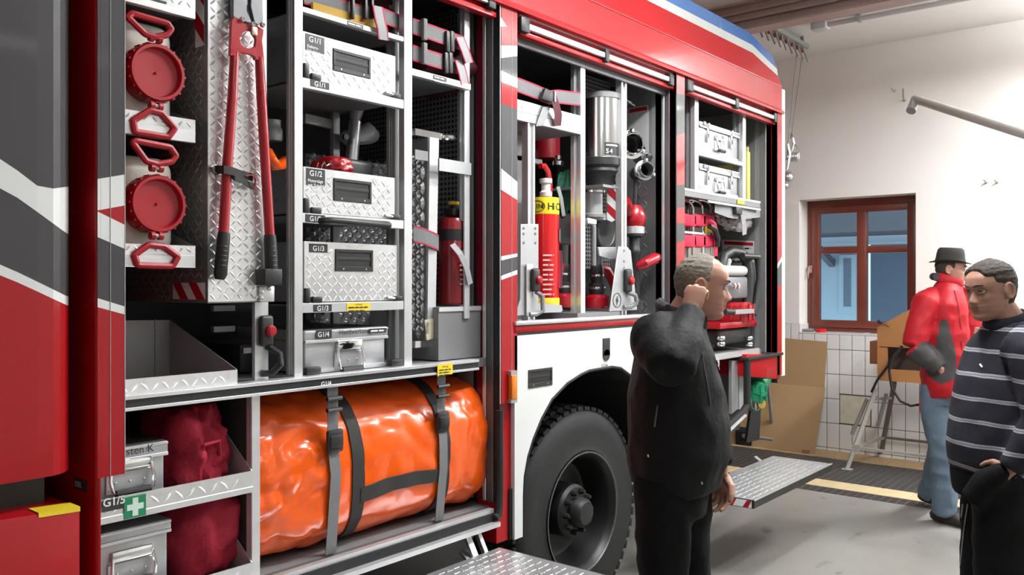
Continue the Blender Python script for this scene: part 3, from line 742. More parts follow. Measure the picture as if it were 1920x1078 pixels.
jshelf(*ZJA); jshelf(*ZJB); ZJC = (TZ(366, 20, YJ), TZ(366, 22, YJ), TZ(366, 36, YJ)); sj = jshelf(TZ(360, -3, YJ), ZJC[1], ZJC[2])
dj = part(MB().box((TX(285, YJ), YJ-.0014, ZJC[2]+.022), (TX(312, YJ), YJ, ZJC[1]+.006)), 'shelf_label', M_lab, sj, smooth=0)
# the open grey tray on the shelf rail
tr0 = T(445, 700, .04)
XT1 = TX(445, .04); ZTb = ZR1
tz1 = TZ(445, 693, .04)
tray = part(MB().box((XP1-.06, .040, ZTb), (XT1, .044, tz1)).tread((XP1-.06, .040, ZTb+.002), (1,0,0), (0,0,1), (0,-1,0), XT1-XP1+.05, tz1-ZTb-.004, pitch=.03, ln=.030, wd=.007), 'open_tray', M_tread)
M_trayg = mat('matt_tray_sheet', (.30,.305,.31), .45, .35, .06, 10)
xb_, zb_ = T(402, 597, .40).x, T(402, 597, .40).z
part(MB().ext([(XT1, .044, ZTb), (XT1, .044, tz1), (XT1-.02, .40, zb_), (XT1-.02, .40, ZTb)], (.003, 0, 0)), 'tray_cheek', M_trayg, tray)
part(MB().ext([(XP1-.06, .40, ZTb), (XT1-.02, .40, ZTb), (XT1-.02, .40, zb_), (XP1-.06, .40, zb_+.01)], (0, .003, 0)), 'tray_back', M_trayg, tray)
part(MB().box((XP1-.06, .044, ZTb), (XT1-.002, .40, ZTb+.003)), 'tray_floor', M_trayg, tray)
part(MB().box((TX(290, .399), .3975, ZTb), (TX(290, .399)+.002, .40, zb_+.005)), 'tray_fold', M_alud, tray)
# lower left: two tiers with tread lips
def tier(pt, pm, pb, name):
    zt, zm_, zb2 = pt, pm, pb
    s = part(MB().box((XBF+.013, .03, zb2), (XC0, .05, zm_)), name, M_alu, bevel=.0015, seg=1)
    lp = MB().box((XBF+.013, .032, zm_), (XC0, .036, zt)); lp.tread((XBF+.016, .032, zm_+.002), (1,0,0), (0,0,1), (0,-1,0), XC0-XBF-.03, zt-zm_-.004, pitch=.036, ln=.036, wd=.008, hgt=.002)
    part(lp, 'tread_lip', M_tread, s)
    part(MB().box((XBF+.013, .05, zm_-.004), (XC0, .80, zm_)), 'tier_plate', M_alud, s)
    part(MB().ext([(XC0-.004, .036, zm_), (XC0-.004, .036, zt), (XC0-.004, .24, zt+.145), (XC0-.004, .60, zt+.145), (XC0-.004, .60, zm_)], (.003, 0, 0)), 'tier_cheek', M_alu, s)
    return s
z1t, z1m, z1b = zmid((191,938),(468,884),.03), zmid((192,970),(468,914),.03), zmid((193,985),(468,924),.03)
tier1 = tier(z1t, z1m, z1b, 'lower_tier_tray')
tier2 = tier(ZF1+.06, ZF1+.012, ZF1, 'lower_tier_tray')
g5 = part(MB().box((TX(191, .03), .0288, TZ(210, 957, .03)), (TX(231, .03), .0298, TZ(210, 936, .03))), 'tier_label', M_lab, tier1, smooth=0)
text('label_print', 'G1/5', .030, T(193, 951, .0280), M_txtw, g5, bold=.0006)
ca, cb = T(232, 932, .031), T(273, 965, .031)
gz1, gz0 = zmid((232,933),(273,926),.031), zmid((232,973),(273,966),.031)
gs = part(MB().box((ca.x, .0285, gz0), (cb.x, .0298, gz1)), 'first_aid_sign', M_green, tier1, smooth=0)
cxm, czm, hw = (ca.x+cb.x)/2, (gz0+gz1)/2, (cb.x-ca.x)/2
cr_ = [(.26,.80),(.26,.26),(.76,.26),(.76,-.26),(.26,-.26),(.26,-.80),(-.26,-.80),(-.26,-.26),(-.76,-.26),(-.76,.26),(-.26,.26),(-.26,.80)]
part(MB().ext([(cxm+hw*a_, .0284, czm+hw*b_) for a_, b_ in cr_], (0, -.001, 0)), 'white_cross', mat('pale_green_white', (.62,.78,.70), .5), gs, smooth=0)
# sill of the first locker and its fold-down step
part(MB().box((XBF+.01, .005, ZF1-.012), (XP2A-.03, .03, ZF1+.004)), 'sill_strip', M_alu)
part(MB().box((XBF+.01, -.002, ZF1-.045), (XP2A-.03, .05, ZF1-.012)), 'sill_channel', M_rubber)
part(MB().box((XBF+.01, -.03, ZF1-.062), (XP2A-.03, .03, ZF1-.045)), 'sill_edge', M_alu)
part(MB().tube([(XP2A-.04, -.01, ZF1-.03), (XP2A-.02, -.01, ZF1-.02), (XP2A-.008, -.005, ZF1+.02), (XP2A-.004, -.002, ZF1+.12), (XP2A-.004, -.002, 1.1)], .016, 8), 'sill_seal', M_rubber)
def stepboard(name, x0, x1, y0, y1, z, th=.045):
    b = MB().box((x0, y0, z-.004), (x1, y1, z))
    p = .040; i = 0
    for a in range(int((x1-x0-.02)/p)):
        for c in range(int((y1-y0-.02)/p)):
            cx_, cy_ = x0+.012+(a+.5)*p, y0+.012+(c+.5)*p
            if (a+c) % 2: b.box((cx_-.015, cy_-.009, z), (cx_+.015, cy_+.009, z+.0022))
            else:
                for k in range(3): b.box((cx_-.014+k*.0105, cy_-.013, z), (cx_-.007+k*.0105, cy_+.013, z+.0018))
    s = part(b, name, M_tread, smooth=0)
    part(MB().box((x0-.004, y0-.008, z-th), (x1+.004, y0, z+.001)), 'outer_edge', M_black, s, bevel=.002, seg=1)
    part(MB().box((x0-.006, y0, z-th), (x0, y1, z)), 'end_edge', M_black, s); part(MB().box((x1, y0, z-th), (x1+.006, y1, z)), 'end_edge', M_black, s)
    part(MB().box((x0-.004, y0-.011, z-.004), (x1+.004, y0-.007, z+.004)), 'edge_trim', M_alu, s)
    part(MB().box((x0+.002, y0+.01, z-th), (x1-.002, y1, z-.006)), 'step_core', M_black, s)
    for xx in (x0+.15, x1-.15): part(MB().bar((xx, y1, z-.03), (xx, y1+.06, z+.01), .04, .012), 'hinge_arm', M_steel, s)
    return s
stepboard('fold_down_step', 1.15, 2.63, -.56, -.02, .55)
st2 = stepboard('fold_down_step', 4.26, 5.43, -.385, -.01, .48)
Xs = 4.26-.0062
fo = part(MB().box((Xs-.001, -.38, .438), (Xs, -.18, .476)), 'reflector_foil', M_white, st2, smooth=0)
for k in range(2):
    y = -.37 + k*.085
    part(MB().ext([(Xs-.0012, y+.01, .438), (Xs-.0012, y+.04, .438), (Xs-.0012, y+.015, .476), (Xs-.0012, y-.01, .476)], (-.0006, 0, 0)), 'red_bar', M_red2, st2, smooth=0)
part(MB().box((Xs-.008, -.262, .440), (Xs, -.20, .474)), 'amber_reflector', mat('amber_lens', (.75,.20,.01), .2), st2)
# step support stays of the first step
part(MB().bar((2.50, -.02, .52), (2.50, .06, .66), .03, .012).bar((2.56, -.02, .52), (2.56, .06, .66), .02, .02), 'step_hinge_stay', M_steel)

# ------------------------------------------------------------------ wheel arch panel, wheel
XWH, RWH, YWH = 3.40, .51, .10
arch = [(2.755,1.398), (XP3B,1.398), (XP3B,.55), (3.98,.55), (3.98,.83), (3.90,.96), (3.76,1.115), (3.58,1.20), (3.50,1.212), (3.306,1.209), (3.241,1.197), (3.13,1.165), (3.015,1.105), (2.94,1.03), (2.882,.950), (2.845,.88), (2.822,.80), (2.816,.72), (2.816,.549), (2.755,.548)]
ap = part(MB().ext([(x, .0, z) for x, z in arch], (0, .02, 0)), 'wheel_arch_panel', M_white)
part(MB().box((XP2B-.02, .002, 1.398), (XP3A+.03, .03, 1.412)), 'panel_gap', M_black)
part(MB().box((XP2B-.02, -.004, 1.410), (XP3A+.02, .03, 1.441)), 'sill_panel', M_red, bevel=.004)
part(MB().box((XP2B-.02, -.012, 1.441), (XP3A+.02, .04, 1.458)), 'locker_sill', M_alu, bevel=.003)
ln = MB(); seq = arch[3:-1]
for (a, b), (c, d) in zip(seq[:-1], seq[1:]): ln.add([(a, .02, b), (c, .02, d), (c, .95, d), (a, .95, b)], [(0, 1, 2, 3)])
ln.add([(2.7, .95, .3), (4.1, .95, .3), (4.1, .95, 1.3), (2.7, .95, 1.3)], [(0, 1, 2, 3)])
part(ln, 'wheel_arch_liner', M_rubber, smooth=0)
part(MB().tube([(x, .004, z) for x, z in seq], .008, 6), 'arch_edge_trim', M_rubber)
# recessed grab in the panel, filler cover, pressure print
a, b = T(990, 694, 0), T(1035, 726, 0)
gz = (TZ(990, 694)+TZ(1035, 688))/2; gzb = (TZ(990, 728)+TZ(1035, 722))/2
def grab(parent, x0, x1, z0, z1, Y, s=1.0):
    f = MB(); t = .010*s
    f.box((x0, Y-.004, z0), (x1, Y, z0+t*1.5)).box((x0, Y-.004, z1-t), (x1, Y, z1)).box((x0, Y-.004, z0+t*1.5), (x0+t, Y, z1-t)).box((x1-t, Y-.004, z0+t*1.5), (x1, Y, z1-t))
    o = part(f, 'recessed_grip', M_black, parent, bevel=.0015, seg=1)
    part(MB().box((x0+t, Y-.0008, z0+t*1.5), (x1-t, Y-.0004, z1-t)), 'grip_hollow_shade', mat('deep_black', (.006,.006,.006), .6), o, smooth=0)  # flat sheet whose deep black stands in for the hollow's shade
    zc = z0 + (z1-z0)*.52
    part(MB().ext([(x0+t, Y-.001, zc-.004), (x0+t, Y-.001, zc+.010), (x0+t, Y-.0025, zc+.002)], (x1-x0-2*t, 0, 0)), 'grip_bar', mat('deep_black_bar', (.010,.010,.010), .6), o)
    for xx in (x0+(x1-x0)*.2, x1-(x1-x0)*.2): part(MB().lathe([(.0032, 0), (.0032, .0012)], (xx, Y-.004, z0+t*.8), (0,-1,0), 8), 'rivet', M_steel, o)
    return o
grab(ap, a.x, b.x, gzb, gz, 0, 1.2)
c0, c1_ = T(1136, 634), T(1136, 670)
hwc = (TX(1142)-TX(1130))/2
part(MB().box((c0.x-hwc, -.006, c1_.z+.01), (c0.x+hwc, 0, c0.z)).lathe([(hwc, 0), (hwc, .006)], (c0.x, 0, c1_.z+.012), (0,-1,0), 16), 'filler_cover', M_black, ap)
text('pressure_print', '8,25 bar', .021, T(1128, 688, -.001), M_txtk, ap, sx=.8)
# tyre with tread blocks
def wheel():
    c = Vector((XWH, YWH, RWH))
    prof = [(.285, .005), (.30, -.002), (.33, .006), (.40, -.004), (.455, .004), (.485, .022), (.498, .045), (.498, .255), (.47, .29), (.30, .30), (.285, .29)]
    ty = MB().lathe(prof, c, (0,1,0), 72, cap=False)
    for i in range(54):                 # five rows of blocks, staggered
        for r, (y0, y1) in enumerate(((.020, .068), (.078, .120), (.128, .172), (.180, .222), (.232, .272))):
            a0 = 2*math.pi*(i + .5*(r % 2))/54; da = 2*math.pi/54*.66
            rr0, rr1 = .490, .512 if 0 < r < 4 else .508
            v = []
            for rr in (rr0, rr1):
                for aa, yy in ((a0, y0), (a0+da, y0+.004), (a0+da, y1), (a0, y1-.004)):
                    v.append(c + Vector((rr*math.cos(aa), yy, rr*math.sin(aa))))
            ty.add(v, [(4,7,6,5),(0,1,5,4),(1,2,6,5),(2,3,7,6),(3,0,4,7)])
    w_ = part(ty, 'wheel', M_rubber, smooth=30)
    rim = MB().lathe([(.288, .0), (.292, -.006), (.283, -.004), (.272, .012), (.262, .03), (.255, .10), (.235, .155), (.21, .165), (.13, .155), (.125, .15)], c, (0,1,0), 48, cap=False)
    part(rim, 'rim', mat('black_rim_paint', (.008,.008,.008), .42, .1), w_)
    hb = MB().lathe([(.13, .155), (.128, .06), (.115, .045), (.075, .04), (.07, -.005), (.055, -.022), (0, -.024)], c, (0,1,0), 32, cap=False)
    part(hb, 'hub', mat('dark_hub', (.02,.02,.02), .5, .3), w_)
    part(MB().lathe([(.291, -.001), (.294, -.0075), (.287, -.0085), (.284, -.004)], c, (0,1,0), 64, cap=False), 'rim_edge', mat('rim_highlight', (.10,.10,.10), .4, .5), w_)  # paler ring; the rim's arc highlight is painted by its colour
    for i in range(10):
        a0 = 2*math.pi*i/10
        p = c + Vector((.098*math.cos(a0), .045, .098*math.sin(a0)))
        part(MB().lathe([(.014, 0), (.014, .02), (.008, .034), (0, .035)], p, (0,-1,0), 6), 'wheel_nut', mat('dark_hub', (.02,.02,.02), .5, .3), w_)
wheel()
# ------------------------------------------------------------------ low rear corner of the body below the third locker
lw = MB(); lw.ext([T(1400, 664, .0), T(1463, 664, .0), T(1463, 712, .0), T(1400, 706, .0)], (0, .3, 0)); part(lw, 'rear_corner_skirt', M_red, bevel=.01)
zq = TZ(1410, 675, -.01)
part(MB().box((TX(1398), -.02, zq), (TX(1464), .3, zq+.02)), 'skirt_cap', M_black, bevel=.004)
part(MB().box((XP3B, .04, 1.155), (TX(1424, .05), .80, 1.185)), 'machine_shelf', M_alud)
part(MB().box((XP3B, .03, 1.16), (TX(1424, .03), .05, 1.195)), 'machine_shelf_edge', M_alu)
def prism_px(px, Y, d): return MB().ext([T(x, y, Y) for x, y in px], (0, d, 0))
part(prism_px([(1372, 676), (1384, 676), (1384, 766), (1372, 776)], .06, .02), 'lower_profile', M_alug)
part(prism_px([(1386, 676), (1394, 676), (1394, 762), (1386, 768)], .09, .02), 'lower_profile', M_alu)
sk = MB().tube([T(1401, 676, .0), T(1401, 758, .0), T(1393, 772, .0), T(1330, 830, .0)], .022, 10); part(sk, 'lower_seal', M_rubber)
sk = MB().tube([T(1393, 776, .02), T(1330, 822, .02)], .012, 8); part(sk, 'lower_sill', M_alu)
sk = MB().tube([T(1397, 779, -.02), T(1330, 842, -.02)], .012, 8); part(sk, 'lower_sill', M_alug)
part(MB().box((XP3B+.02, .25, .62), (TX(1400, .2), .85, 1.155)), 'lower_locker_lining', M_inner)
part(prism_px([(1418, 700), (1430, 700), (1424, 824), (1400, 830)], .35, .02), 'mud_flap', M_rubber)
# ================================================================== equipment in the lockers
def ribbon(pts, wd, w, th=.0025, mb=None, m=0):       # strap: centre line pts, width direction wd
    mb = mb or MB(); P = [Vector(p) for p in pts]; wd = Vector(wd).normalized()*(w/2); n = len(P); v = []
    for i in range(n):
        d = (P[min(i+1, n-1)] - P[max(i-1, 0)]).normalized(); nn = d.cross(wd).normalized()*(th/2)
        v += [P[i]-wd-nn, P[i]+wd-nn, P[i]+wd+nn, P[i]-wd+nn]
    fs = [(0, 1, 2, 3), (4*n-1, 4*n-2, 4*n-3, 4*n-4)]
    for i in range(n-1):
        a, b = 4*i, 4*i+4
        for j in range(4): fs.append((a+j, b+j, b+(j+1) % 4, a+(j+1) % 4))
    return mb.add(v, fs, m)
def blob(c, r, seed=0, amp=.12, freq=2.0, pw=2.5, n=40, k=28, flat=None, mb=None):     # soft, crumpled body
    mb = mb or MB(); c = Vector(c); v = []; fs = []; off = Vector((seed*7.3, seed*3.1, seed*1.7))
    for i in range(k+1):
        a = -math.pi/2 + math.pi*i/k
        for j in range(n):
            b = 2*math.pi*j/n
            d = Vector((math.cos(a)*math.cos(b), math.cos(a)*math.sin(b), math.sin(a)))
            s = (abs(d.x)**pw + abs(d.y)**pw + abs(d.z)**pw)**(-1/pw)
            q = 1 + amp*(mnoise.turbulence(d*freq + off, 3, False) - .6) + amp*.5*mnoise.noise(d*freq*3 + off)
            p = Vector((d.x*r[0], d.y*r[1], d.z*r[2]))*s*q
            if flat is not None: p.z = max(p.z, -flat)
            v.append(c + p)
    for i in range(k):
        for j in range(n): fs.append((i*n+j, i*n+(j+1) % n, (i+1)*n+(j+1) % n, (i+1)*n+j))
    return mb.add(v, fs)

# ---- two canisters with big red caps
M_can = mat('translucent_white_polyethylene', (.72,.71,.63), .45, 0, .03, 6)
def canister(cx, cy, xr, ytop, zbot, up_pts, lo_pts, hinge_u, hinge_l, lab):
    Yb, Yc, Yh = .115, .048, .046
    c = T(cx, cy, Yc)
    hwid = TX(xr, Yb) - TX(cx, Yb)
    zt = TZ(xr-20, ytop, Yb)
    t = thing('canister', lab, 'canister', (c.x, .25, zbot), 'white canisters with red caps')
    MB().box((c.x-hwid, Yb, zbot), (c.x+hwid, .46, zt)).build('body', M_can, t, bevel=.045, seg=5)
    R = .0815
    cp = MB().lathe([(R*.9, .068), (R, .062), (R*1.02, .04), (R*1.02, .02), (R*1.0, .006), (R*.96, 0), (R*.86, .0), (R*.82, .008), (R*.80, .016), (R*.05, .018), (R*.04, .012), (0, .012)], (c.x, Yc, c.z), (0,1,0), 48, cap=False)
    for i in range(20):
        a = 2*math.pi*i/20; p = Vector((c.x+R*1.0*math.cos(a), Yc+.022, c.z+R*1.0*math.sin(a)))
        cp.bar(p-Vector((0,.015,0)), p+Vector((0,.015,0)), .009, .006)
    k = cp.build('cap', M_red2, t)
    for pts, hg, nm in ((up_pts, hinge_u, 'pull_handle'), (lo_pts, hinge_l, 'pull_handle')):
        P = [T(x, y, Yh) for x, y in pts]
        # round the loop a little
        Q = []
        n = len(P)
        for i in range(n):
            a, b, d = P[i-1], P[i], P[(i+1) % n]
            for f in (.18, .06): Q.append(b + (a-b)*f)
            for f in (.06, .18): Q.append(b + (d-b)*f)
        h = MB().tube(Q, .0095, 8, closed=True).build(nm, M_red2, t)
        hp = T(hg[0], hg[1], Yh+.004)
        for s in (-1, 1): MB().lathe([(.012, -.006), (.012, .006)], (hp.x+s*.012, Yh+.004, hp.z), (1,0,0), 10).build('hinge_knuckle', M_red2, h)
        MB().lathe([(.006, -.008), (.006, .008)], (hp.x, Yh+.002, hp.z), (1,0,0), 8).build('hinge_pin', mat('pale_pin', (.6,.45,.42), .4), h)
    return t
canister(298, 135, 351, 52, ZJA[1], [(239,32),(248,25),(314,44),(321,55),(313,65),(292,70),(272,64)], [(281,207),(250,226),(253,247),(316,257),(328,241),(303,212)], (291,72), (292,199), 'white canister with a red screw cap on the upper shelf')
canister(300, 382, 353, 298, ZJB[1], [(249,268),(255,264),(319,276),(330,292),(322,303),(296,308),(274,302)], [(279,459),(252,478),(258,497),(324,499),(334,481),(308,462)], (293,315), (293,442), 'white canister with a red screw cap on the lower shelf')

# ---- bolt cutter on the pull-out panel
bc = thing('bolt_cutter', 'long red bolt cutter with black grips hanging on the tread plate', 'bolt cutter', T(460, 300, .03))
Yb = .022
def pxpoly(px, Y, d): return MB().ext([T(x, y, Y) for x, y in px], (0, d, 0))
M_jaw = mat('forged_grey_steel', (.16,.16,.165), .4, .8, .12, 30)
pxpoly([(437,-35),(461,-45),(466,-10),(463,20),(475,46),(452,38),(437,32)], Yb-.004, .018).build('jaw', M_jaw, bc, bevel=.002, seg=1)
pxpoly([(472,-45),(492,-35),(494,40),(484,48),(477,42),(470,12)], Yb-.001, .018).build('jaw', M_jaw, bc, bevel=.002, seg=1)
pxpoly([(434,38),(440,30),(450,36),(456,44),(470,47),(476,60),(463,56),(455,62),(451,72),(453,82),(460,89),(470,91),(478,86),(482,110),(470,102),(452,99),(449,106),(431,104)], Yb-.012, .012).build('head_plate', M_tool, bc, bevel=.002, seg=1)
pxpoly([(476,44),(484,48),(495,55),(494,66),(492,75),(496,113),(478,112),(476,104),(470,100),(478,88),(480,74),(476,62),(473,50)], Yb-.010, .012).build('head_plate', M_tool, bc, bevel=.002, seg=1)
for q in ((453, 37), (472, 46), (491, 47)):
    c = T(q[0], q[1], Yb-.012); MB().lathe([(.0085, 0), (.0085, .005), (.0065, .008), (.0065, .010), (.004, .010), (.004, .006), (0, .006)], c, (0,-1,0), 14).build('bolt', M_chrome, bc)
c = T(476, 58, Yb-.016); MB().box((c.x-.010, c.y-.006, c.z-.014), (c.x+.010, c.y+.004, c.z+.012)).build('stop_roller', mat('brass_bushing', (.55,.47,.38), .35, .7), bc, bevel=.003)
def tubepx(pts, Y, r, n=12): return MB().tube([T(x, y, Y) for x, y in pts], r, n)
tubepx([(440,98),(436,180),(427,300),(419,440)], Yb, [.0135,.0150,.0155,.0155]).build('handle', M_tool, bc)
tubepx([(486,108),(490,180),(497,300),(506,445)], Yb, [.0135,.0155,.0155,.0155]).build('handle', M_tool, bc)
g1 = MB(); g1.tube([T(420,436,Yb), T(419,445,Yb), T(413,515,Yb), T(412,524,Yb)], [.0175,.0195,.0195,.014], 14); 
for k in range(5): q = T(417-k*.8, 462+k*9, Yb); g1.lathe([(.0195,-.002),(.0207,0),(.0195,.002)], q, (-.05,0,-1), 14, cap=False)
g1.build('grip', M_black, bc)
g2 = MB(); g2.tube([T(506,440,Yb), T(506.5,450,Yb), T(509,515,Yb), T(509,530,Yb)], [.0175,.0195,.0195,.014], 14)
for k in range(5): q = T(507.5+k*.4, 462+k*9, Yb); g2.lathe([(.0195,-.002),(.0207,0),(.0195,.002)], q, (.03,0,-1), 14, cap=False)
g2.build('grip', M_black, bc)
# holder cup and strap belong to the truck's panel
c = T(506, 518, Yb)
MB().box((c.x-.034, Yb-.024, TZ(506, 535, Yb)), (c.x+.030, .05, TZ(506, 504, Yb))).build('grip_holder', M_black, panel, bevel=.004)
st = ribbon([T(404, 316, .046), T(410, 318, .030), T(420, 318, -.002), T(436, 321, -.004), T(452, 327, .015), T(468, 331, .020), T(474, 333, .012)], (0,0,1), .024, .003)
sp = st.build('holding_strap', M_webb, panel)
MB().lathe([(.012,-.004),(.016,-.004),(.016,.004),(.012,.004)], T(403, 318, .040), (0,-1,0), 14, cap=False).build('strap_ring', M_chrome, sp)
ribbon([T(430, 324, .012), T(440, 333, .0), T(455, 338, .01), T(466, 346, .022), T(476, 350, .03)], (0,0,1), .020, .003).build('strap_tongue', M_webb, sp)
MB().tube([T(460, 330, .012), T(472, 328, .010), T(479, 335, .010), T(478, 348, .016), T(472, 352, .02)], .0022, 6).build('strap_cord', M_red2, sp)

# ---- tread plate boxes G1/1 - G1/3
def tread_box(cor, grip, lab_px, lab_txt, sizes, name_label, ztop_shelf):
    Y = .075
    (tl, tr_, br, bl) = [T(x, y, Y) for x, y in cor]
    x0, x1 = (tl.x+bl.x)/2, (tr_.x+br.x)/2; z1 = (tl.z+tr_.z)/2; z0 = ztop_shelf
    t = thing('equipment_box', name_label, 'box', ((x0+x1)/2, .25, z0), 'tread plate boxes of the middle column')
    ga, gb, gc, gd = [T(x, y, Y) for x, y in grip]
    gx0, gx1 = (ga.x+gd.x)/2, (gb.x+gc.x)/2; gz1, gz0 = (ga.z+gb.z)/2, (gc.z+gd.z)/2
    b = MB()
    b.box((x0, Y, z0), (x1, Y+.004, z1)); b.box((x0, Y+.004, z0), (x0+.003, .50, z1)); b.box((x1-.003, Y+.004, z0), (x1, .50, z1)); b.box((x0, .497, z0), (x1, .50, z1)); b.box((x0, Y, z0), (x1, .5, z0+.003))
    LA, LB = T(lab_px[0][0], lab_px[0][1], Y), T(lab_px[1][0], lab_px[1][1], Y)
    lx0, lx1, lz1 = LA.x, LB.x, LA.z; lz0 = T(lab_px[2][0], lab_px[2][1], Y).z
    def free(a, c):
        xx, zz_ = x0+.004+a, z0+.003+c
        if gx0-.012 < xx < gx1+.012 and gz0-.012 < zz_ < gz1+.012: return False
        return not (lx0-.01 < xx < lx1+.01 and lz0-.01 < zz_ < lz1+.01)
    b.tread((x0+.004, Y, z0+.003), (1,0,0), (0,0,1), (0,-1,0), x1-x0-.006, z1-z0-.006, pitch=.0225, ln=.029, wd=.0065, hgt=.0015, inside=free)
    b.build('body', M_tread, t)
    grab(t, gx0, gx1, gz0, gz1, Y, 1.1)
    lb = MB().box((lx0, Y-.0014, lz0), (lx1, Y-.0002, lz1)).build('label', M_lab, t, smooth=0)
    n = len(lab_txt); z = lz1 - .004
    for s, sz in zip(lab_txt, sizes):
        z -= sz*.80
        if sz > .018: text('label_print', s, sz, ((lx0+lx1)/2, Y-.0022, z), M_txtw, lb, align='CENTER', bold=.0004)
        else: text('label_print', s, sz, (lx0+.005, Y-.0022, z), M_txtw, lb, bold=.0002)
        z -= sz*.25 if sz < .018 else sz*.35
    # black catches at the lower corners sit on the shelf
    for xx, ww, hh in ((x0+.006, .010, .05), (x0+.045, .020, .022), (x1-.004, .022, .020)):
        MB().box((xx-ww, Y-.014, z0), (xx+ww, Y, z0+hh)).build('catch', M_black, t, bevel=.004)
    MB().tube([(x1-.055, Y-.008, z0+.012), (x1-.02, Y-.008, z0+.010)], .007, 8).build('catch_pin', M_steel, t)
    return t
tread_box([(568,58),(741,106),(741,182),(569,143)], [(624,89),(695,109),(694,149),(624,131)], [(572.6,62),(608,71),(572.6,93)], ['G1/1', 'Elektro-', 'Säbelsäge', 'Schutzbrille'], [.026,.0145,.0145,.0145], 'topmost tread plate box, under the strapped bag, labelled G1/1', Z11t)
tread_box([(569,311),(740,334.6),(740,408),(569,398)], [(625,333),(696,342),(696,382.7),(625,376)], [(574,314.5),(609,319),(574,347)], ['G1/2', 'Motorsäge', 'mit Zubehör', 'Bügelsäge'], [.026,.0145,.0145,.0145], 'middle tread plate box with a chainsaw in it, labelled G1/2', Z12t)
tread_box([(570,452),(744,460),(744,565),(571,567)], [(628,467),(699,469),(698.6,510),(628,508)], [(579.4,456.5),(613.7,457),(579.4,473)], ['G1/3', 'Rettungssatz'], [.024,.010], 'tall tread plate box with black grip labelled G1/3', Z13t)

# ---- aluminium cases
M_casel = mat('case_sheet_aluminium', (.46,.47,.48), .38, .6, .04, 25)
def bail(parent, cx, Y, zc, w, h):
    pl = MB().box((cx-w*.5, Y-.004, zc-h*.5), (cx+w*.5, Y, zc+h*.12)).build('handle_plate', M_casel, parent, bevel=.0015, seg=1)
    MB().box((cx-w*.44, Y-.016, zc+h*.18), (cx+w*.44, Y-.001, zc+h*.50)).build('handle_bracket', M_chrome, parent, bevel=.005)
    hb = MB().tube([(cx-w*.42, Y-.012, zc+h*.30), (cx-w*.46, Y-.020, zc-h*.1), (cx-w*.42, Y-.024, zc-h*.40), (cx-w*.30, Y-.024, zc-h*.47), (cx+w*.30, Y-.024, zc-h*.47), (cx+w*.42, Y-.024, zc-h*.40), (cx+w*.46, Y-.020, zc-h*.1), (cx+w*.42, Y-.012, zc+h*.30)], .0045, 8).build('bail', M_chrome, parent)
    MB().tube([(cx-w*.36, Y-.024, zc-h*.455), (cx+w*.36, Y-.024, zc-h*.455)], .0105, 10).build('bail_grip', M_black, hb)
    for xx in (-.3, 0, .3): MB().lathe([(.004, 0), (.003, .003), (0, .0035)], (cx+xx*w, Y-.004, zc-h*.18), (0,-1,0), 8).build('rivet', M_chrome, pl)
def case(name_label, x0, x1, z0, zl, z1, Y, depth, prints=(), handle=None, locks=(), group=None, rim=.008, dark_top=True):
    t = thing('aluminium_case', name_label, 'case', ((x0+x1)/2, Y+depth/2, z0), group)
    MB().box((x0+rim, Y+rim, z0), (x1-rim, Y+depth, zl)).build('body', M_casel, t, bevel=.008, seg=2)
    lid = MB().box((x0, Y, zl), (x1, Y+depth, z1)).build('lid', M_casel, t, bevel=.006, seg=2)
    MB().box((x0+.002, Y-.003, zl-.006), (x1-.002, Y, zl+.004)).box((x0+.002, Y-.003, z1-.010), (x1-.002, Y, z1-.003)).build('lid_bead', M_alu, lid, bevel=.001, seg=1)
    MB().box((x0+rim-.002, Y+rim-.003, z0), (x1-rim+.002, Y+rim+.01, z0+.014)).build('foot_bead', M_alu, t)
    if dark_top: MB().box((x0+.012, Y+.012, z1), (x1-.012, Y+depth-.012, z1+.003)).build('lid_sheet', mat('black_lid_mat', (.03,.03,.032), .35), lid)
    for s, sz, px, pz, kind in prints:
        if kind == 'lab':
            w_ = sz*len(s)*.62
            lb = MB().box((px-.006, Y-.0050, pz-sz*.22), (px+w_, Y-.0034, pz+sz*.92)).build('label', M_lab, lid, smooth=0)
            text('label_print', s, sz, (px, Y-.0056, pz), M_txtw, lb, bold=.0003)
        else: text('lid_print', s, sz, (px, Y-.0042, pz), M_txtk, lid)
    if handle: bail(t, handle[0], Y+rim, handle[1], handle[2], handle[3])
    for lx in locks:
        lk = MB().box((lx-.016, Y-.006, zl-.085), (lx+.016, Y+rim, zl+.018)).build('lock', M_chrome, t, bevel=.003)
        MB().box((lx-.012, Y-.014, zl-.005), (lx+.012, Y-.005, zl+.028)).build('lock_hook', M_chrome, lk, bevel=.003)
        MB().box((lx-.007, Y-.0075, zl-.06), (lx+.007, Y-.0055, zl-.035)).build('lock_slot', M_black, lk)
    return t
Yc_ = .085
x0, x1 = TX(570, Yc_), TX(728, Yc_)
z1 = zmid((570,620),(728,612),Yc_); zl = zmid((570,641),(728,631),Yc_)
hx = TX(655, Yc_)
lbx = (TX(691, Yc_), TX(723, Yc_), zl+.016, zl+.032)
case('grey aluminium tool case labelled G1/4 Handwerkzeug on the rail', x0+.002, x1, ZR1, zl, z1, Yc_, .40,
     [('G1/4', .024, TX(594, Yc_), zl+.014, 'lab'), ('Handwerkzeug', .024, TX(635, Yc_), zl+.018, 'txt')],
     (hx, zmid((655,640),(655,690),Yc_), .125, .105))
lbo = MB().box((lbx[0], Yc_-.0050, lbx[2]), (lbx[1], Yc_-.0034, lbx[3])).build('case_label', M_lab, bpy.data.objects['aluminium_case'], smooth=0)
smallprint((lbx[0]+.006, Yc_-.0056, lbx[2]+.005), lbx[1]-lbx[0]-.012, .009, 1, M_txtw, lbo)
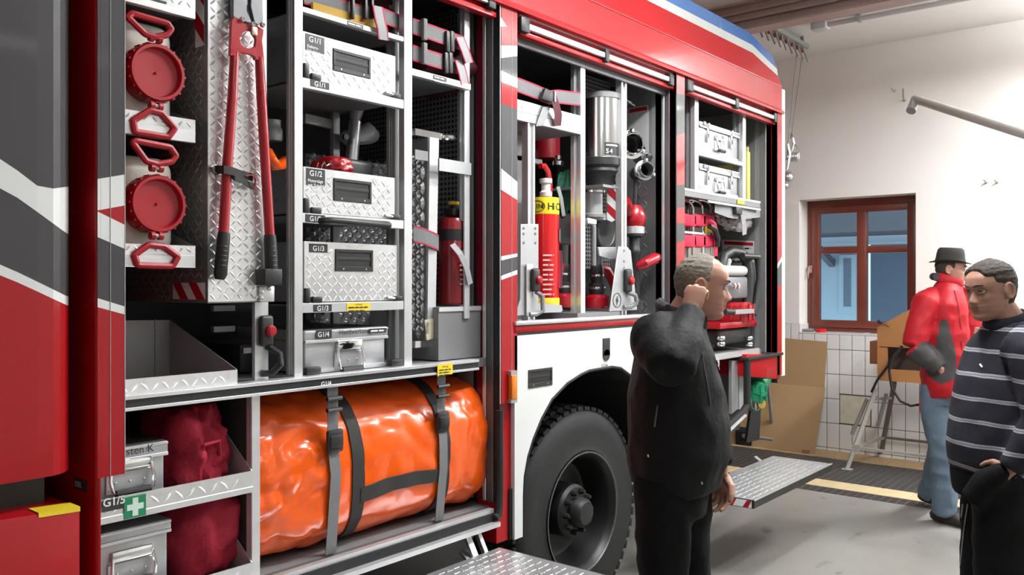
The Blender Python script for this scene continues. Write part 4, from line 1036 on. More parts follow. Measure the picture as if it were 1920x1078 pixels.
for xx in (x0+.02, x1+.02):
    c_ = MB().box((xx-.03, Yc_-.03, ZR1), (xx+.03, Yc_-.005, ZR1+.026)).build('case_stop', M_black, rail, bevel=.006)
# first aid cases, lower left
Yk = .085
xk1 = TX(316, Yk); xk0 = XBF+.03
case('grey aluminium case printed Verbandkasten K in the upper tier', xk0, xk1, z1m, zmid((240,862),(310,848),Yk), zmid((240,838),(310,824),Yk), Yk, .40,
     [('Verbandkasten K', .031, TX(306, Yk)-.245, zmid((240,862),(310,848),Yk)+.012, 'txt')], (TX(245, Yk), zmid((245,890),(245,890),Yk), .135, .095))
case('grey aluminium case standing in the bottom tier', xk0, TX(322, Yk), ZF1+.012, zmid((240,1010),(310,996),Yk), zmid((240,989),(310,974),Yk), Yk, .40,
     [], (TX(248, Yk), TZ(248, 1058, Yk), .135, .095), dark_top=False)
# red bags beside them
M_bag = mat('red_cordura', (.40,.010,.035), .75, 0, .12, 20, bump=.25, bscale=120)
xm = (TX(312, .14)+TX(425, .14))/2
t = thing('red_bag', 'crumpled red fabric bag in the upper tier', 'bag', (xm+.02, .25, z1m))
blob((xm+.015, .25, z1m+.115), ((TX(428, .14)-TX(312, .14))/2, .16, .145), 1, .22, 1.8, 5, flat=.112).build('bag_body', M_bag, t, smooth=60)
MB().tube([(xm-.02, .10, z1m+.10), (xm-.01, .085, z1m+.14), (xm+.04, .085, z1m+.145), (xm+.05, .10, z1m+.10)], .006, 6).build('bag_fold', M_bag, t)
t = thing('red_bag', 'rounded red fabric bag in the bottom tier', 'bag', (xm+.05, .25, ZF1+.012))
xm2 = (TX(325, .14)+TX(456, .14))/2
blob((xm2, .24, ZF1+.145), ((TX(458, .14)-TX(325, .14))/2, .16, .16), 5, .14, 1.5, 3.2, flat=.133).build('bag_body', M_bag, t, smooth=60)
zb5 = TZ(445, 1050, .10)
MB().tube([(xm2+.10, .11, zb5-.01), (xm2+.145, .125, zb5+.03)], .005, 6).build('bag_seam', mat('dark_violet_seam', (.10,.02,.06), .7), t)

# ---- the big orange bag
XO0, XO1 = XC1+.006, TX(905, .22)
RO, YO, ZO = .268, .315, ZF1 + .275
def bagpt(u, th, off=0.0):
    x = XO0 + (XO1-XO0)*u
    e = 1.0
    if u > .80: e = max(.0, 1 - ((u-.80)/.20)**2.6*.62)
    if u < .10: e = 1 - ((.10-u)/.10)**2*.10
    se = (abs(math.cos(th))**3.6 + abs(math.sin(th))**3.6)**(-1/3.6)
    d = Vector((0, -math.cos(th), math.sin(th)))
    q = Vector((u*5.0, math.cos(th)*1.6, math.sin(th)*1.6))
    cr = abs(mnoise.noise(q*1.3))*.55 + abs(mnoise.noise(q*2.7 + Vector((3, 1, 7))))*.3 - .22
    amp = .020 + .070*max(0, 1-u/.28) + .035*max(0, (u-.72)/.28)
    r = RO*e*(se if math.sin(th) < 0 else 1+(se-1)*.25) + amp*cr*(1 if e > .2 else e)
    p = Vector((x, YO, ZO)) + d*(r+off)
    p.z = max(p.z, ZF1+.003+max(0, off)*.2); p.y = max(p.y, .040-off)
    if p.z > ZR0-.006: p.z = ZR0-.006
    return p
bag = thing('stowage_bag', 'big orange tarpaulin bag with black webbing strapped into the bottom locker', 'bag', ((XO0+XO1)/2, YO, ZF1))
NU, NT = 150, 110
ob_ = MB(); v = []; fs = []
for i in range(NU+1):
    for j in range(NT): v.append(bagpt(i/NU, 2*math.pi*j/NT))
for i in range(NU):
    for j in range(NT): fs.append((i*NT+j, (i+1)*NT+j, (i+1)*NT+(j+1) % NT, i*NT+(j+1) % NT))
for i in (0, NU): fs.append(tuple(range(i*NT, (i+1)*NT)) if i == 0 else tuple(reversed(range(i*NT, (i+1)*NT))))
M_orange = mat('glossy_orange_tarpaulin', (.84,.105,.006), .24, 0, .05, 5, bump=.16, bscale=11, coat=.5)
ob_.add(v, fs).build('bag_body', M_orange, bag, smooth=50)
def u_of(px, Y=.08): return (TX(px, Y)-XO0)/(XO1-XO0)
for px in (660, 822):
    u = u_of(px); mb = MB(); N = 72; hw_ = .026/(XO1-XO0)
    v = []; fs = []
    for j in range(N):
        th = 2*math.pi*j/N
        for du, off in ((-hw_, .002), (-hw_, .006), (hw_, .006), (hw_, .002)): v.append(bagpt(u+du, th, off))
    for j in range(N):
        a, b = 4*j, 4*((j+1) % N)
        for k in range(3): fs.append((a+k, a+k+1, b+k+1, b+k))
    mb.add(v, fs).build('webbing_band', M_webb, bag, smooth=60)
ua, ub = u_of(664), u_of(818); th = -.34
v = []; fs = []; N = 24; dth = .085
for i in range(N+1):
    u = ua + (ub-ua)*i/N
    for dt, off in ((-dth, .002), (-dth, .008), (dth, .008), (dth, .002)): v.append(bagpt(u, th+dt+.05*math.sin(i/N*math.pi), off))
for i in range(N):
    a, b = 4*i, 4*i+4
    for k in range(3): fs.append((a+k, b+k, b+k+1, a+k+1))
MB().add(v, fs).build('carry_handle', M_webb, bag, smooth=60)
# grey retaining straps of the truck, with buckles
for px, bk, sl in ((627, 826, 757), (830, 790, 733)):
    X = TX(px, .04)
    top = Vector((X-.012, .035, ZR0-.002))
    u = (X-XO0)/(XO1-XO0)
    P = [top, top.lerp(bagpt(u, .35, .012), .5)] + [bagpt(u, a, .012) for a in (.35, .2, .0, -.25, -.5)]
    P = [Vector((p.x, min(p.y, .30), p.z)) for p in P]
    last = P[-1]; P += [Vector((X-.004, .055, ZF1+.004))]
    rs = ribbon(P, (1,0,0), .044, .003).build('retaining_strap', M_webg, truck)
    zb_k = TZ(px, bk, .04)
    yb_k = min(P, key=lambda p: abs(p.z-zb_k)).y
    MB().box((X-.034, yb_k-.020, zb_k-.040), (X+.032, yb_k-.002, zb_k+.038)).build('buckle', M_black, rs, bevel=.008, seg=2)
    MB().box((X-.028, yb_k-.026, zb_k-.022), (X+.026, yb_k-.018, zb_k+.020)).build('buckle_tongue', M_black, rs, bevel=.004)
    zs_ = TZ(px-6, sl, .035)
    for dz in (-.02, .018): MB().tube([(X-.042, .026, zs_+dz), (X+.018, .026, zs_+dz)], .008, 8).build('slider', M_black, rs)
# black cord at the bag's lower left corner
cordo = MB().tube([T(484, 985, .05), T(482, 1010, .045), T(479, 1028, .05), T(481, 1044, .05)], .004, 6).build('draw_cord', M_webb, bag)

# ---- straps with red edges in the top compartments
def edged_strap(pts, wd, w, parent, name='grey_strap', th=.003, white=None):
    o = ribbon(pts, wd, w, th).build(name, white or M_webg, parent)
    wdv = Vector(wd).normalized()
    for s in (-1, 1): ribbon([Vector(p) + wdv*(s*w*.5) for p in pts], wd, .006, th+.001).build('red_edge', M_webr, o)
    return o
Ys = .10
bgp = blob((TX(660, .22), .30, TZ(660, 18, .16)+.04), (.19, .20, .085), 9, .25, 2.0, 3.0)
tb = thing('rescue_harness_bag', 'dark bag held by grey straps on the top shelf left', 'bag', (TX(660, .22), .30, Z10t))
blob((TX(655, .28), .30, Z10t+.085), (.19, .19, .10), 9, .25, 2.0, 4.0, flat=.084).build('bag_body', mat('dark_red_canvas', (.07,.008,.012), .8, 0, .2, 20), tb, smooth=60)
MB().bar(T(585, 12, .085), T(705, 46, .085), .012, .028).build('yellow_webbing', mat('ochre_webbing', (.42,.25,.03), .75, 0, .12, 60), tb)
edged_strap([T(570, -8, Ys), T(620, 8, Ys-.01), T(680, 26, Ys-.02), T(720, 30, Ys-.01), T(757, 45, Ys)], (0,0,1), .05, tb)
for q in (660, 684, 696): c = T(q, 12, Ys-.03); MB().box((c.x-.006, c.y-.010, c.z-.045), (c.x+.006, c.y+.006, c.z+.03)).build('strap_slider', M_black, tb, bevel=.003)
edged_strap([T(708, 12, .06), T(712, 35, .045), T(717, 55, .045), T(719, 75, .05)], (1,0,.1), .045, tb, 'strap_end', white=mat('pale_grey_webbing', (.30,.30,.31), .75))
tb2 = thing('rescue_harness_bag', 'dark bag held by two grey straps on the top shelf right', 'bag', (TX(830, .28), .30, Zrt))
blob((TX(820, .28), .30, Zrt+.11), (.17, .19, .12), 12, .2, 2.0, 4.0, flat=.108).build('bag_body', mat('dark_red_canvas', (.07,.008,.012), .8), tb2, smooth=60)
for a, b in (((774, 55), (868, 92)), ((774, 105), (868, 138))):
    edged_strap([T(a[0], a[1]-6, Ys), T((a[0]+b[0])/2, (a[1]+b[1])/2-8, Ys-.015), T(b[0], b[1]-10, Ys)], (0,0,1), .055, tb2)
for q, y in ((795, 55), (838, 78), (846, 78), (795, 100), (835, 118), (843, 118)):
    c = T(q, y, Ys-.02); MB().box((c.x-.010, c.y-.010, c.z-.042), (c.x+.010, c.y+.006, c.z+.04)).build('strap_slider', M_black if q > 800 else M_webg, tb2, bevel=.003)
for a in (((862, 70), (872, 95), (880, 118)), ((860, 112), (868, 140), (873, 165))):
    edged_strap([T(a[0][0], a[0][1], .085), T(a[1][0], a[1][1], .06), T(a[2][0], a[2][1], .065)], (1,0,.3), .045, tb2, 'strap_end', white=mat('pale_grey_webbing', (.30,.30,.31), .75))
# ---- folded rescue platform: embossed gratings behind the boxes and in the right bay
rp_ = thing('rescue_platform', 'folded aluminium rescue platform with embossed chrome gratings behind the boxes', 'platform', (2.1, .4, ZR1))
def studs(name, o, u, v, n_, nu, nv, pu, pv, su, sv, hgt):
    mb = MB(); o, u, v, n_ = [Vector(q) for q in (o, u, v, n_)]
    for i in range(nu):
        for j in range(nv):
            c = o + u*(i*pu) + v*(j*pv + (pv*.5 if i % 2 else 0))
            p = [c-u*su, c-v*sv*.6-u*su*.7, c-v*sv, c-v*sv*.6+u*su*.7, c+u*su, c+v*sv*.6+u*su*.7, c+v*sv, c+v*sv*.6-u*su*.7]
            q = [c + (x-c)*.45 + n_*hgt for x in p]
            mb.add(p+q, [tuple(reversed(range(8, 16)))] + [(k, (k+1) % 8, 8+(k+1) % 8, 8+k) for k in range(8)])
    return mb
M_emb = mat('embossed_bright_aluminium', (.70,.70,.71), .22, .95, .06, 30)
for zc0, zc1 in ((TZ(700,350,.5), TZ(700,305,.5)), (TZ(700,462,.5), TZ(700,425,.5)), (TZ(700,640,.5), TZ(700,582,.5))):
    X0_, X1_ = TX(575, .5), TX(752, .5)
    gq = MB().box((X0_, .505, zc0), (X1_, .515, zc1)).build('grating_board', M_alud, rp_)
    nv_ = max(2, int((zc1-zc0)/.05)); sg = studs('x', (X0_+.01, .505, zc0+.02), (1,0,0), (0,0,1), (0,-1,0), int((X1_-X0_)/.024), nv_, .024, (zc1-zc0)/nv_, .010, .021, .012).build('embossing', M_emb, gq); sg['kind'] = 'stuff'
XL0, XL1 = TX(806, .13), TX(823, .13)
zl0, zl1 = TZ(812, 637, .13), TZ(812, 258, .13)
MB().ext([(TX(801,.13), .13, zl0), (TX(816,.13), .13, zl0), (XL1, .13, zl1), (XL0, .13, zl1)], (0, .012, 0)).build('side_rail', M_alu, rp_)
sb_ = MB().box((XL0, .142, zl0), (XL0+.006, .30, zl1)).build('grating_board', M_alud, rp_)
sg = studs('x', (XL0, .29, zl0+.03), (0,-1,0), (0,0,1), (-1,0,0), 6, int((zl1-zl0)/.062), .024, .060, .012, .027, .014).build('embossing', M_emb, sb_); sg['kind'] = 'stuff'
for yq in (258, 642):
    c = T(830, yq, .16)
    MB().box((XL0-.06, .15, c.z-.012), (c.x+.02, .17, c.z+.014)).lathe([(.034, -.012), (.040, -.006), (.040, .006), (.034, .012), (.022, .012), (.022, -.012)], (c.x+.02, .16, c.z), (0,0,1), 20, cap=False).build('end_hook', M_chrome, rp_)
MB().box((XL0-.08, .13, TZ(790, 300, .13)), (XL0-.01, .135, TZ(790, 282, .13))).build('clip_plate', M_alud, rp_)
tg = MB().ext([T(796,600,.127), T(814,596,.127), T(812,634,.127), T(800,638,.127)], (0, -.001, 0)).build('inspection_tag', mat('beige_tag', (.55,.50,.36), .7), rp_)
text('tag_print', '0090', .022, T(803, 626, .124), M_txtk, tg, xd=(0.1,0,1), yd=(-1,0,.1))
edged_strap([T(775, 438, .115), T(795, 443, .105), T(816, 452, .115), T(822, 456, .13)], (0,0,1), .058, truck, 'retaining_strap')
# bay right: cross bar, perforated wall, small red extinguisher
MB().box((TX(822, .085), .080, zmid((850,324),(850,324),.085)), (TX(882, .085), .088, TZ(850, 301, .085))).build('cross_bar', M_alug, truck)
c = T(882, 297, .18)
fe = thing('fire_extinguisher', 'small dark red fire extinguisher standing in the right bay of the first locker', 'extinguisher', (TX(850, .165), .165, ZR1))
fx, fy = TX(850, .165), .165
fz0, fz1 = TZ(850, 572, .165), TZ(850, 408, .165)
MB().lathe([(.0, 0), (.056, .002), (.062, .01), (.062, (fz1-fz0)*.93), (.052, (fz1-fz0)*.985), (.03, (fz1-fz0)), (.018, (fz1-fz0)+.01)], (fx, fy, fz0), n=28).build('cylinder', mat('dark_red_enamel', (.22,.006,.012), .3, 0, .04, 10, coat=.4), fe)
MB().lathe([(.0635, 0), (.0635, .045)], (fx, fy, TZ(856, 452, .165)), n=28, cap=False).build('black_band', M_black, fe)
MB().box((fx-.03, fy-.03, fz1+.005), (fx+.035, fy+.03, fz1+.035)).box((fx-.01, fy-.012, fz1+.03), (fx+.05, fy+.012, fz1+.05)).build('valve', M_black, fe, bevel=.005)
MB().box((fx-.015, fy-.016, fz1+.052), (fx+.02, fy+.016, fz1+.066)).build('safety_seal', M_yel, fe, bevel=.003)
tq = MB(); zz0 = TZ(856, 555, .165); zz1 = TZ(856, 460, .165)
smallprint((fx-.030, fy-.0645, zz1-.03), .05, .010, 8, mat('pale_red_print', (.55,.25,.25), .6), fe, pitch=1.9)
ribbon([(fx-.06, fy-.05, zz1-.0), (fx-.05, fy-.085, zz1-.04), (fx-.02, fy-.09, zz1-.09), (fx+.01, fy-.085, zz1-.16)], (1,0,.4), .03, .004).build('hose_band', mat('pale_grey_webbing', (.30,.30,.31), .75), fe)
MB().box((TX(822, .10), .10, ZR1), (XP2A-.005, .60, fz0-.004)).build('extinguisher_shelf', M_alud, truck)
MB().box((TX(822, .10), .095, fz0-.022), (XP2A-.005, .10, fz0-.004)).build('shelf_edge', M_alu, truck)

# ---- pieces behind the box column and beside the panel
MB().bar(T(570, 222, .42), T(632, 236, .42), .02, .035).build('inner_cross_bar', M_alug, truck)
MB().box((TX(625, .40), .40, ZR1), (TX(637, .40), .42, ZD)).build('inner_post', M_alug, truck)
jk = thing('hydraulic_ram', 'grey steel rescue ram standing behind the second box', 'tool', T(660, 330, .33))
ja, jb = T(667, 195, .33), T(658, 320, .33)
MB().tube([T(666, 228, .33), jb], .024, 14).build('ram_barrel', M_steel, jk)
MB().tube([T(668, 180, .33), T(668, 205, .33), T(665, 230, .33)], [.032, .030, .018], 12).build('ram_head', M_alud, jk)
ck = MB().tube([T(641, 258, .36), T(650, 258, .36), T(672, 258, .36), T(690, 250, .36), T(704, 256, .36)], [.016, .030, .030, .045, .025], 10).build('ram_claw', M_alug, jk)
MB().lathe([(.012, 0), (.012, .012)], T(646, 257, .325), (0,-1,0), 12).build('claw_eye', M_black, jk)
cs = thing('chainsaw', 'red and black chainsaw lying in the second box', 'chainsaw', T(620, 325, .22))
zs = T(620, 325, .22)
blob((zs.x, .22, zs.z+.02), (.06, .09, .04), 3, .12, 2, 3.0, flat=.06).build('motor_housing', M_tool, cs, smooth=60)
MB().box((zs.x+.03, .16, zs.z-.04), (zs.x+.16, .30, zs.z+.055)).build('guard', M_black, cs, bevel=.02, seg=3)
cr = [T(597, 305, .15), T(594, 313, .15), T(602, 318, .15), T(604, 310, .15), T(608, 304, .15), T(612, 311, .15), T(618, 308, .15)]
MB().tube(cr, .003, 6).build('snap_hook', M_chrome, cs)
ot = thing('orange_hose_bundle', 'bright orange hose end beside the bolt cutter', 'hose', T(515, 310, .3))
MB().tube([T(500, 285, .28), T(508, 300, .26), T(520, 315, .27), T(532, 305, .3), T(545, 300, .34)], .022, 12).build('hose_body', M_orange, ot)
MB().lathe([(.03, 0), (.034, .01), (.034, .04), (.028, .05), (.028, .07), (.03, .075)], T(512, 265, .36), (0,0,1), 16).build('coupling', M_alug, ot)
gb = thing('grey_tool_crate', 'dark grey plastic crate behind the middle post', 'crate', (TX(525, .3), .4, TZ(525, 385, .28)))
MB().box((TX(507, .28), .28, TZ(525, 385, .28)), (TX(600, .28), .55, TZ(525, 318, .28))).build('crate_body', mat('dark_grey_plastic', (.10,.095,.095), .6), gb, bevel=.006)
MB().box((TX(507, .275), .275, TZ(525, 325, .28)), (TX(600, .275), .28, TZ(525, 316, .28))).build('crate_rim', mat('dark_grey_plastic', (.10,.095,.095), .6), gb)
MB().box((TX(505, .27), .27, TZ(525, 385, .28)-.012), (XA0+.05, .62, TZ(525, 385, .28))).build('inner_shelf', M_alud, truck)
for yy in (572, 610): MB().box((TX(395, .42), .40, TZ(450, yy+10, .42)), (XA0, .42, TZ(450, yy, .42))).build('inner_cross_bar', M_alug, truck)
bx_ = thing('black_tool_case', 'black case standing behind the open tray', 'case', (TX(465, .3), .35, ZR1))
MB().box((TX(450, .28), .28, ZR1), (TX(476, .28), .55, TZ(460, 645, .28))).build('case_body', M_black, bx_, bevel=.008)
MB().box((TX(455, .275), .27, TZ(460, 662, .28)), (TX(470, .275), .28, TZ(460, 652, .28))).build('case_latch', M_steel, bx_)
# ================================================================== second locker (over the wheel)
ZG3 = 1.446
YG = .07
# frame: post with slotted side, white drawer front, slotted verticals
XQ0, XQ1 = TX(1089, YG), TX(1097.5, YG)
profile(XQ0, XQ1, ZD+.02, ZG3, YG, .06, M_alu)
zd1, zd0 = zmid((968,185),(1089,217),YG), zmid((968,223.5),(1089,252.5),YG)
dr = part(MB().box((XP2B-.05, YG, zd0), (XQ0, YG+.02, zd1)), 'drawer_front', M_alu, bevel=.002, seg=1)
part(MB().box((XP2B-.05, YG-.0012, zd0+(zd1-zd0)*.42), (XQ0, YG+.0, zd0+(zd1-zd0)*.42+.003)), 'drawer_seam', M_alud, dr)
part(MB().box((XP2B-.05, YG+.02, zd0), (XQ0, .75, zd0+.004)), 'drawer_floor', M_alud, dr)
part(MB().box((TX(978, YG), YG-.0018, zd0+.055), (TX(998, YG), YG-.0004, zd0+.072)), 'drawer_label', M_alug, dr, smooth=0)
XV0, XV1 = TX(990, .075), TX(1003, .075)
vp_ = part(MB().ext([(XV0, .075, ZG3), (XV0+.010, .075, ZG3), (XV0+.010, .085, ZG3), (XV1-.010, .085, ZG3), (XV1-.010, .075, ZG3), (XV1, .075, ZG3), (XV1, .11, ZG3), (XV0, .11, ZG3)], (0, 0, zd0-ZG3)), 'slotted_upright', M_alu, smooth=0)
part(MB().box((XV0+.010, .086, ZG3), (XV1-.010, .088, zd0)), 'slot_liner', M_inner, vp_)
XU0, XU1 = TX(1165.5, .075), TX(1175, .075)
vp2 = part(MB().ext([(XU0, .075, ZG3), (XU0+.012, .075, ZG3), (XU0+.012, .085, ZG3), (XU1-.012, .085, ZG3), (XU1-.012, .075, ZG3), (XU1, .075, ZG3), (XU1, .11, ZG3), (XU0, .11, ZG3)], (0, 0, ZD-ZG3)), 'slotted_upright', M_alu, smooth=0)
part(MB().box((TX(969), .06, TZ(1100, 128, .06)), (XP3A, .075, TZ(1100, 112, .06))), 'head_frame', M_alud)
M_perfd2 = M_perfd
part(MB().box((TX(960, .30), .30, ZG3), (TX(992, .30), .305, zd0)), 'perforated_side', M_perfd, smooth=0)
part(MB().box((TX(1096, .42), .42, ZG3+.25), (TX(1170, .42), .425, ZD)), 'perforated_panel', M_perfg, smooth=0)
part(MB().box((TX(1000, .5), .52, ZG3), (XQ0, .525, zd0)), 'perforated_panel', M_perfd, smooth=0)
# strap across the drawer with its buckle and hanging tail
stp = edged_strap([T(968, 158, .068), T(1005, 172, .064), T(1030, 183, .064), T(1045, 181, .064), T(1088, 186, .068)], (0,0,1), .058, truck, 'retaining_strap')
MB().ext([T(1017,166,.052), T(1037,176,.052), T(1030,193,.052), T(1009,186,.052)], (0, -.02, 0)).build('buckle', M_black, stp, bevel=.004)
MB().box((TX(1034,.05)-.005, .028, TZ(1034, 192, .05)), (TX(1034,.05)+.004, .05, TZ(1034,172,.05))).build('buckle_bar', M_alug, stp)
ribbon([T(1036, 178, .04), T(1042, 195, .035), T(1047, 215, .045), T(1045, 236, .06)], (1,0,.15), .055, .003).build('strap_tail', mat('dark_red_webbing', (.10,.02,.03), .75), stp)
ribbon([T(1025, 200, .058), T(1018, 218, .06), T(1012, 236, .064)], (1,0,.2), .058, .002).build('strap_lower_half', mat('pale_grey_webbing', (.30,.30,.31), .75), stp)
# ---- red compressed air foam extinguisher with yellow label
M_rede = mat('bright_red_enamel', (.56,.006,.008), .25, 0, .03, 8, coat=.4)
ey = .20; ex = TX(1022, ey); R_ = (TX(1042, ey)-TX(1002, ey))/2*.80
ez0, ez1 = TZ(1020, 574, ey), TZ(1020, 372, ey)
ex_ = thing('foam_extinguisher', 'tall red foam extinguisher with yellow label in the locker over the wheel', 'extinguisher', (ex, ey, ez0))
hh = ez1-ez0
MB().lathe([(0, 0), (R_*.97, 0), (R_, .01), (R_, hh*.94), (R_*.93, hh*.985), (R_*.6, hh), (R_*.35, hh+.015)], (ex, ey, ez0), n=36).build('cylinder', M_rede, ex_)
lz0, lz1 = TZ(1020, 399, ey-R_), TZ(1020, 367, ey-R_)
MB().lathe([(R_*1.004, 0), (R_*1.006, .001), (R_*1.006, lz1-lz0-.001), (R_*1.004, lz1-lz0)], (ex, ey, lz0), n=36, cap=False).build('yellow_label', mat('bright_yellow_label', (.85,.68,.02), .45), ex_)
def curved_text(s, size, a0, z, r, parent, m, c=(0, 0)):
    # letters set round a cylinder, read from outside; a0 is the starting angle
    a = a0
    for ch in s:
        wch = size*(.62 if ch not in 'iIl' else .34)
        if ch == ' ': a += wch/r; continue
        am = a + wch/2/r
        d = Vector((math.sin(am), -math.cos(am), 0)); tx = Vector((math.cos(am), math.sin(am), 0))
        text('label_print', ch, size, Vector((c[0], c[1], z)) + d*(r*1.006+.0008) - tx*(wch/2), m, parent, xd=tx, bold=.0006)
        a += wch/r
cn = (ex, ey)
view = math.atan2(-ex, ey+CAMD)       # direction of the camera seen from the cylinder axis
curved_text('INE', .030, view-.66, lz0+.026, R_, ex_, M_txtk, cn)
curved_text('HiC', .046, view+.16, lz0+.020, R_, ex_, M_txtk, cn)
oval = []
for k in range(29):
    a_ = 2*math.pi*k/28; am = view - .62 + .60*math.cos(a_); oval.append((ex + (R_*1.006+.0008)*math.sin(am), ey - (R_*1.006+.0008)*math.cos(am), lz0+.036+.026*math.sin(a_)))
MB().tube(oval[:-1], .0014, 5, closed=True).build('label_oval', M_txtk, ex_)
MB().lathe([(R_*1.02, 0), (R_*1.03, .004), (R_*1.03, .036), (R_*1.0, .04)], (ex, ey, ez0), n=36, cap=False).build('foot_ring', M_yel, ex_)
iz = TZ(1020, 520, ey-R_)
dv = Vector((math.sin(view+.25), -math.cos(view+.25), 0)); tv = Vector((dv.y*-1, dv.x, 0))
smallprint(Vector((ex, ey, iz+.10)) + dv*(R_+.0035) - tv*.028, .056, .012, 9, mat('pale_red_print2', (.75,.45,.42), .6), ex_, xd=tv, pitch=1.9)
hz = ez1+.01
MB().tube([(ex+R_*.55, ey, hz-.02), (ex+R_*.55, ey, hz+.07), (ex+R_*.35, ey, hz+.12), (ex-R_*.1, ey, hz+.145), (ex-R_*.55, ey, hz+.14)], .013, 10).build('carry_handle', M_rede, ex_)
MB().lathe([(.028, 0), (.030, .02), (.022, .03), (.022, .06), (.03, .065), (.03, .085), (0, .09)], (ex-R_*.3, ey-.02, hz-.005), n=16).build('valve', mat('white_valve_plastic', (.75,.74,.70), .4), ex_)
edged_strap([(ex+R_*.3, ey-R_*1.03, TZ(1030,440,ey-R_)), (ex+R_*.8, ey-R_*.75, TZ(1030,440,ey-R_)), (ex+R_*1.15, ey-R_*.3, TZ(1040,448,ey)), (ex+R_*1.25, ey+.02, TZ(1045,455,ey))], (0,0,1), .060, truck, 'retaining_strap')
edged_strap([(ex+R_*1.0, ey-R_*.6, TZ(1040,470,ey)), (ex+R_*.95, ey-R_*.7, TZ(1036,510,ey)), (ex+R_*.6, ey-R_*.9, TZ(1030,540,ey))], (1,.4,0), .05, truck, 'strap_end', white=mat('dark_red_webbing', (.10,.02,.03), .75))
# ---- brackets with release latches
def bracket(poly, Y, d, nm='carrier_plate'):
    return part(pxpoly(poly, Y, d), nm, M_alug, bevel=.0015, seg=1)
b1 = bracket([(977,420),(1010,420),(1010,588),(970,592),(970,578),(976,560)], .070, .005)
for x in (982, 1004):
    for y in (428, 438, 455): part(MB().lathe([(.006, 0), (.006, .003)], T(x, y, .070), (0,-1,0), 8), 'bracket_hole', M_alud, b1)
part(pxpoly([(988,495),(1000,495),(1000,592),(988,592)], .058, .006), 'latch_upright', M_alu, b1)
part(pxpoly([(1010,568),(1053,572),(1055,582),(1052,585),(1010,587)], .10, .005), 'foot_plate', M_alug, b1)
L2, c2 = latch(b1, 1000, 525, .058, 1.0)
part(MB().tube([(c2.x+.012, .055, c2.z-.05), (c2.x+.028, .030, c2.z-.07), (c2.x+.030, .028, ZG3+.05), (c2.x+.0, .045, ZG3+.035), (c2.x-.03, .055, ZG3+.035)], .011, 8), 'grab_handle', M_alud, L2)
b2 = bracket([(1160,462),(1177,463),(1183,470),(1195,581),(1143,584)], .055, .006)
part(pxpoly([(1122,463),(1156,463),(1156,490),(1124,480)], .10, .01), 'carrier_arm', M_alug, b2, bevel=.002, seg=1)
for q in ((1170,470),(1170,490),(1170,502)): part(MB().lathe([(.006, 0), (.006, .003)], T(q[0], q[1], .055), (0,-1,0), 8), 'bracket_hole', M_alud, b2)
c = T(1157, 563, .054)
part(MB().lathe([(.034, 0), (.037, 0), (.037, .0012), (.034, .0012)], c, (0,-1,0), 28, cap=False), 'emblem_ring', M_txtk, b2)
part(MB().ext([c+Vector((-.006,-.0006,-.026)), c+Vector((.012,-.0006,.002)), c+Vector((.003,-.0006,.004)), c+Vector((.008,-.0006,.026)), c+Vector((-.012,-.0006,-.002)), c+Vector((-.003,-.0006,-.004))], (0,-.001,0)), 'emblem_bolt', M_txtk, b2)
L3, c3 = latch(b2, 1174, 526, .055, 1.15)
part(MB().tube([(c3.x+.010, .052, c3.z-.06), (c3.x+.040, .025, c3.z-.075), (c3.x+.046, .022, c3.z-.10), (c3.x+.046, .022, ZG3+.07), (c3.x+.02, .04, ZG3+.05), (c3.x-.03, .052, ZG3+.05)], .012, 8), 'grab_handle', M_alud, L3)
part(MB().box((TX(1070, .1), .06, ZG3), (TX(1150, .1), .45, ZG3+.03)), 'slide_tray', M_alud)
# ---- chrome canister S4
sc_ = thing('chrome_canister', 'upright chrome cylinder with black end rings labelled S4', 'cylinder', (TX(1123, .20), .20, TZ(1123, 318, .20)))
sx_, sy_ = TX(1124, .20), .20; SR = (TX(1151, .20)-TX(1097, .20))/2*.80
s0, s1 = TZ(1124, 300, .20), TZ(1124, 188, .20)
MB().lathe([(SR, s0), (SR, s1)], (sx_, sy_, 0), n=40, cap=False).build('shell', mat('polished_steel_shell', (.88,.88,.88), .16, 1.0, .03, 10, rvar=.03), sc_)
MB().lathe([(0, s1+.03), (SR*.9, s1+.03), (SR*1.06, s1+.022), (SR*1.06, s1-.004), (SR, s1-.006)], (sx_, sy_, 0), n=40).build('top_ring', M_alud, sc_)
MB().lathe([(SR, s0+.004), (SR*1.08, s0+.0), (SR*1.08, s0-.035), (SR*.95, s0-.05), (0, s0-.05)], (sx_, sy_, 0), n=40).build('bottom_ring', M_black, sc_)
MB().lathe([(SR*.95, s0-.05), (SR*.98, s0-.065), (SR*.7, s0-.10), (SR*.65, s0-.14), (0, s0-.14)], (sx_, sy_, 0), n=32).build('base_cone', M_black, sc_)
vw = math.atan2(-sx_, sy_+CAMD)
def curved_plate(c, r, a0, a1, z0, z1, th=.001):
    mb = MB(); n = 10; v = []; fs = []
    for i in range(n+1):
        a = a0+(a1-a0)*i/n
        for rr in (r, r+th):
            for z in (z0, z1): v.append((c[0]+rr*math.sin(a), c[1]-rr*math.cos(a), z))
    for i in range(n):
        a, b = 4*i, 4*i+4
        fs += [(a+2, b+2, b+3, a+3), (a, a+1, b+1, b), (a+1, a+3, b+3, b+1), (a, b, b+2, a+2)]
    fs += [(0, 2, 3, 1), (4*n, 4*n+1, 4*n+3, 4*n+2)]
    return mb.add(v, fs)
lb = curved_plate((sx_, sy_), SR, vw+.25, vw+1.15, s0+.012, s0+.075).build('label', M_lab, sc_)
curved_text('S4', .034, vw+.30, s0+.020, SR+.001, lb, M_txtw, (sx_, sy_))
curved_plate((sx_, sy_), SR+.0005, vw+.32, vw+1.0, s0+.058, s0+.066).build('label_arrow', M_txtw, lb)
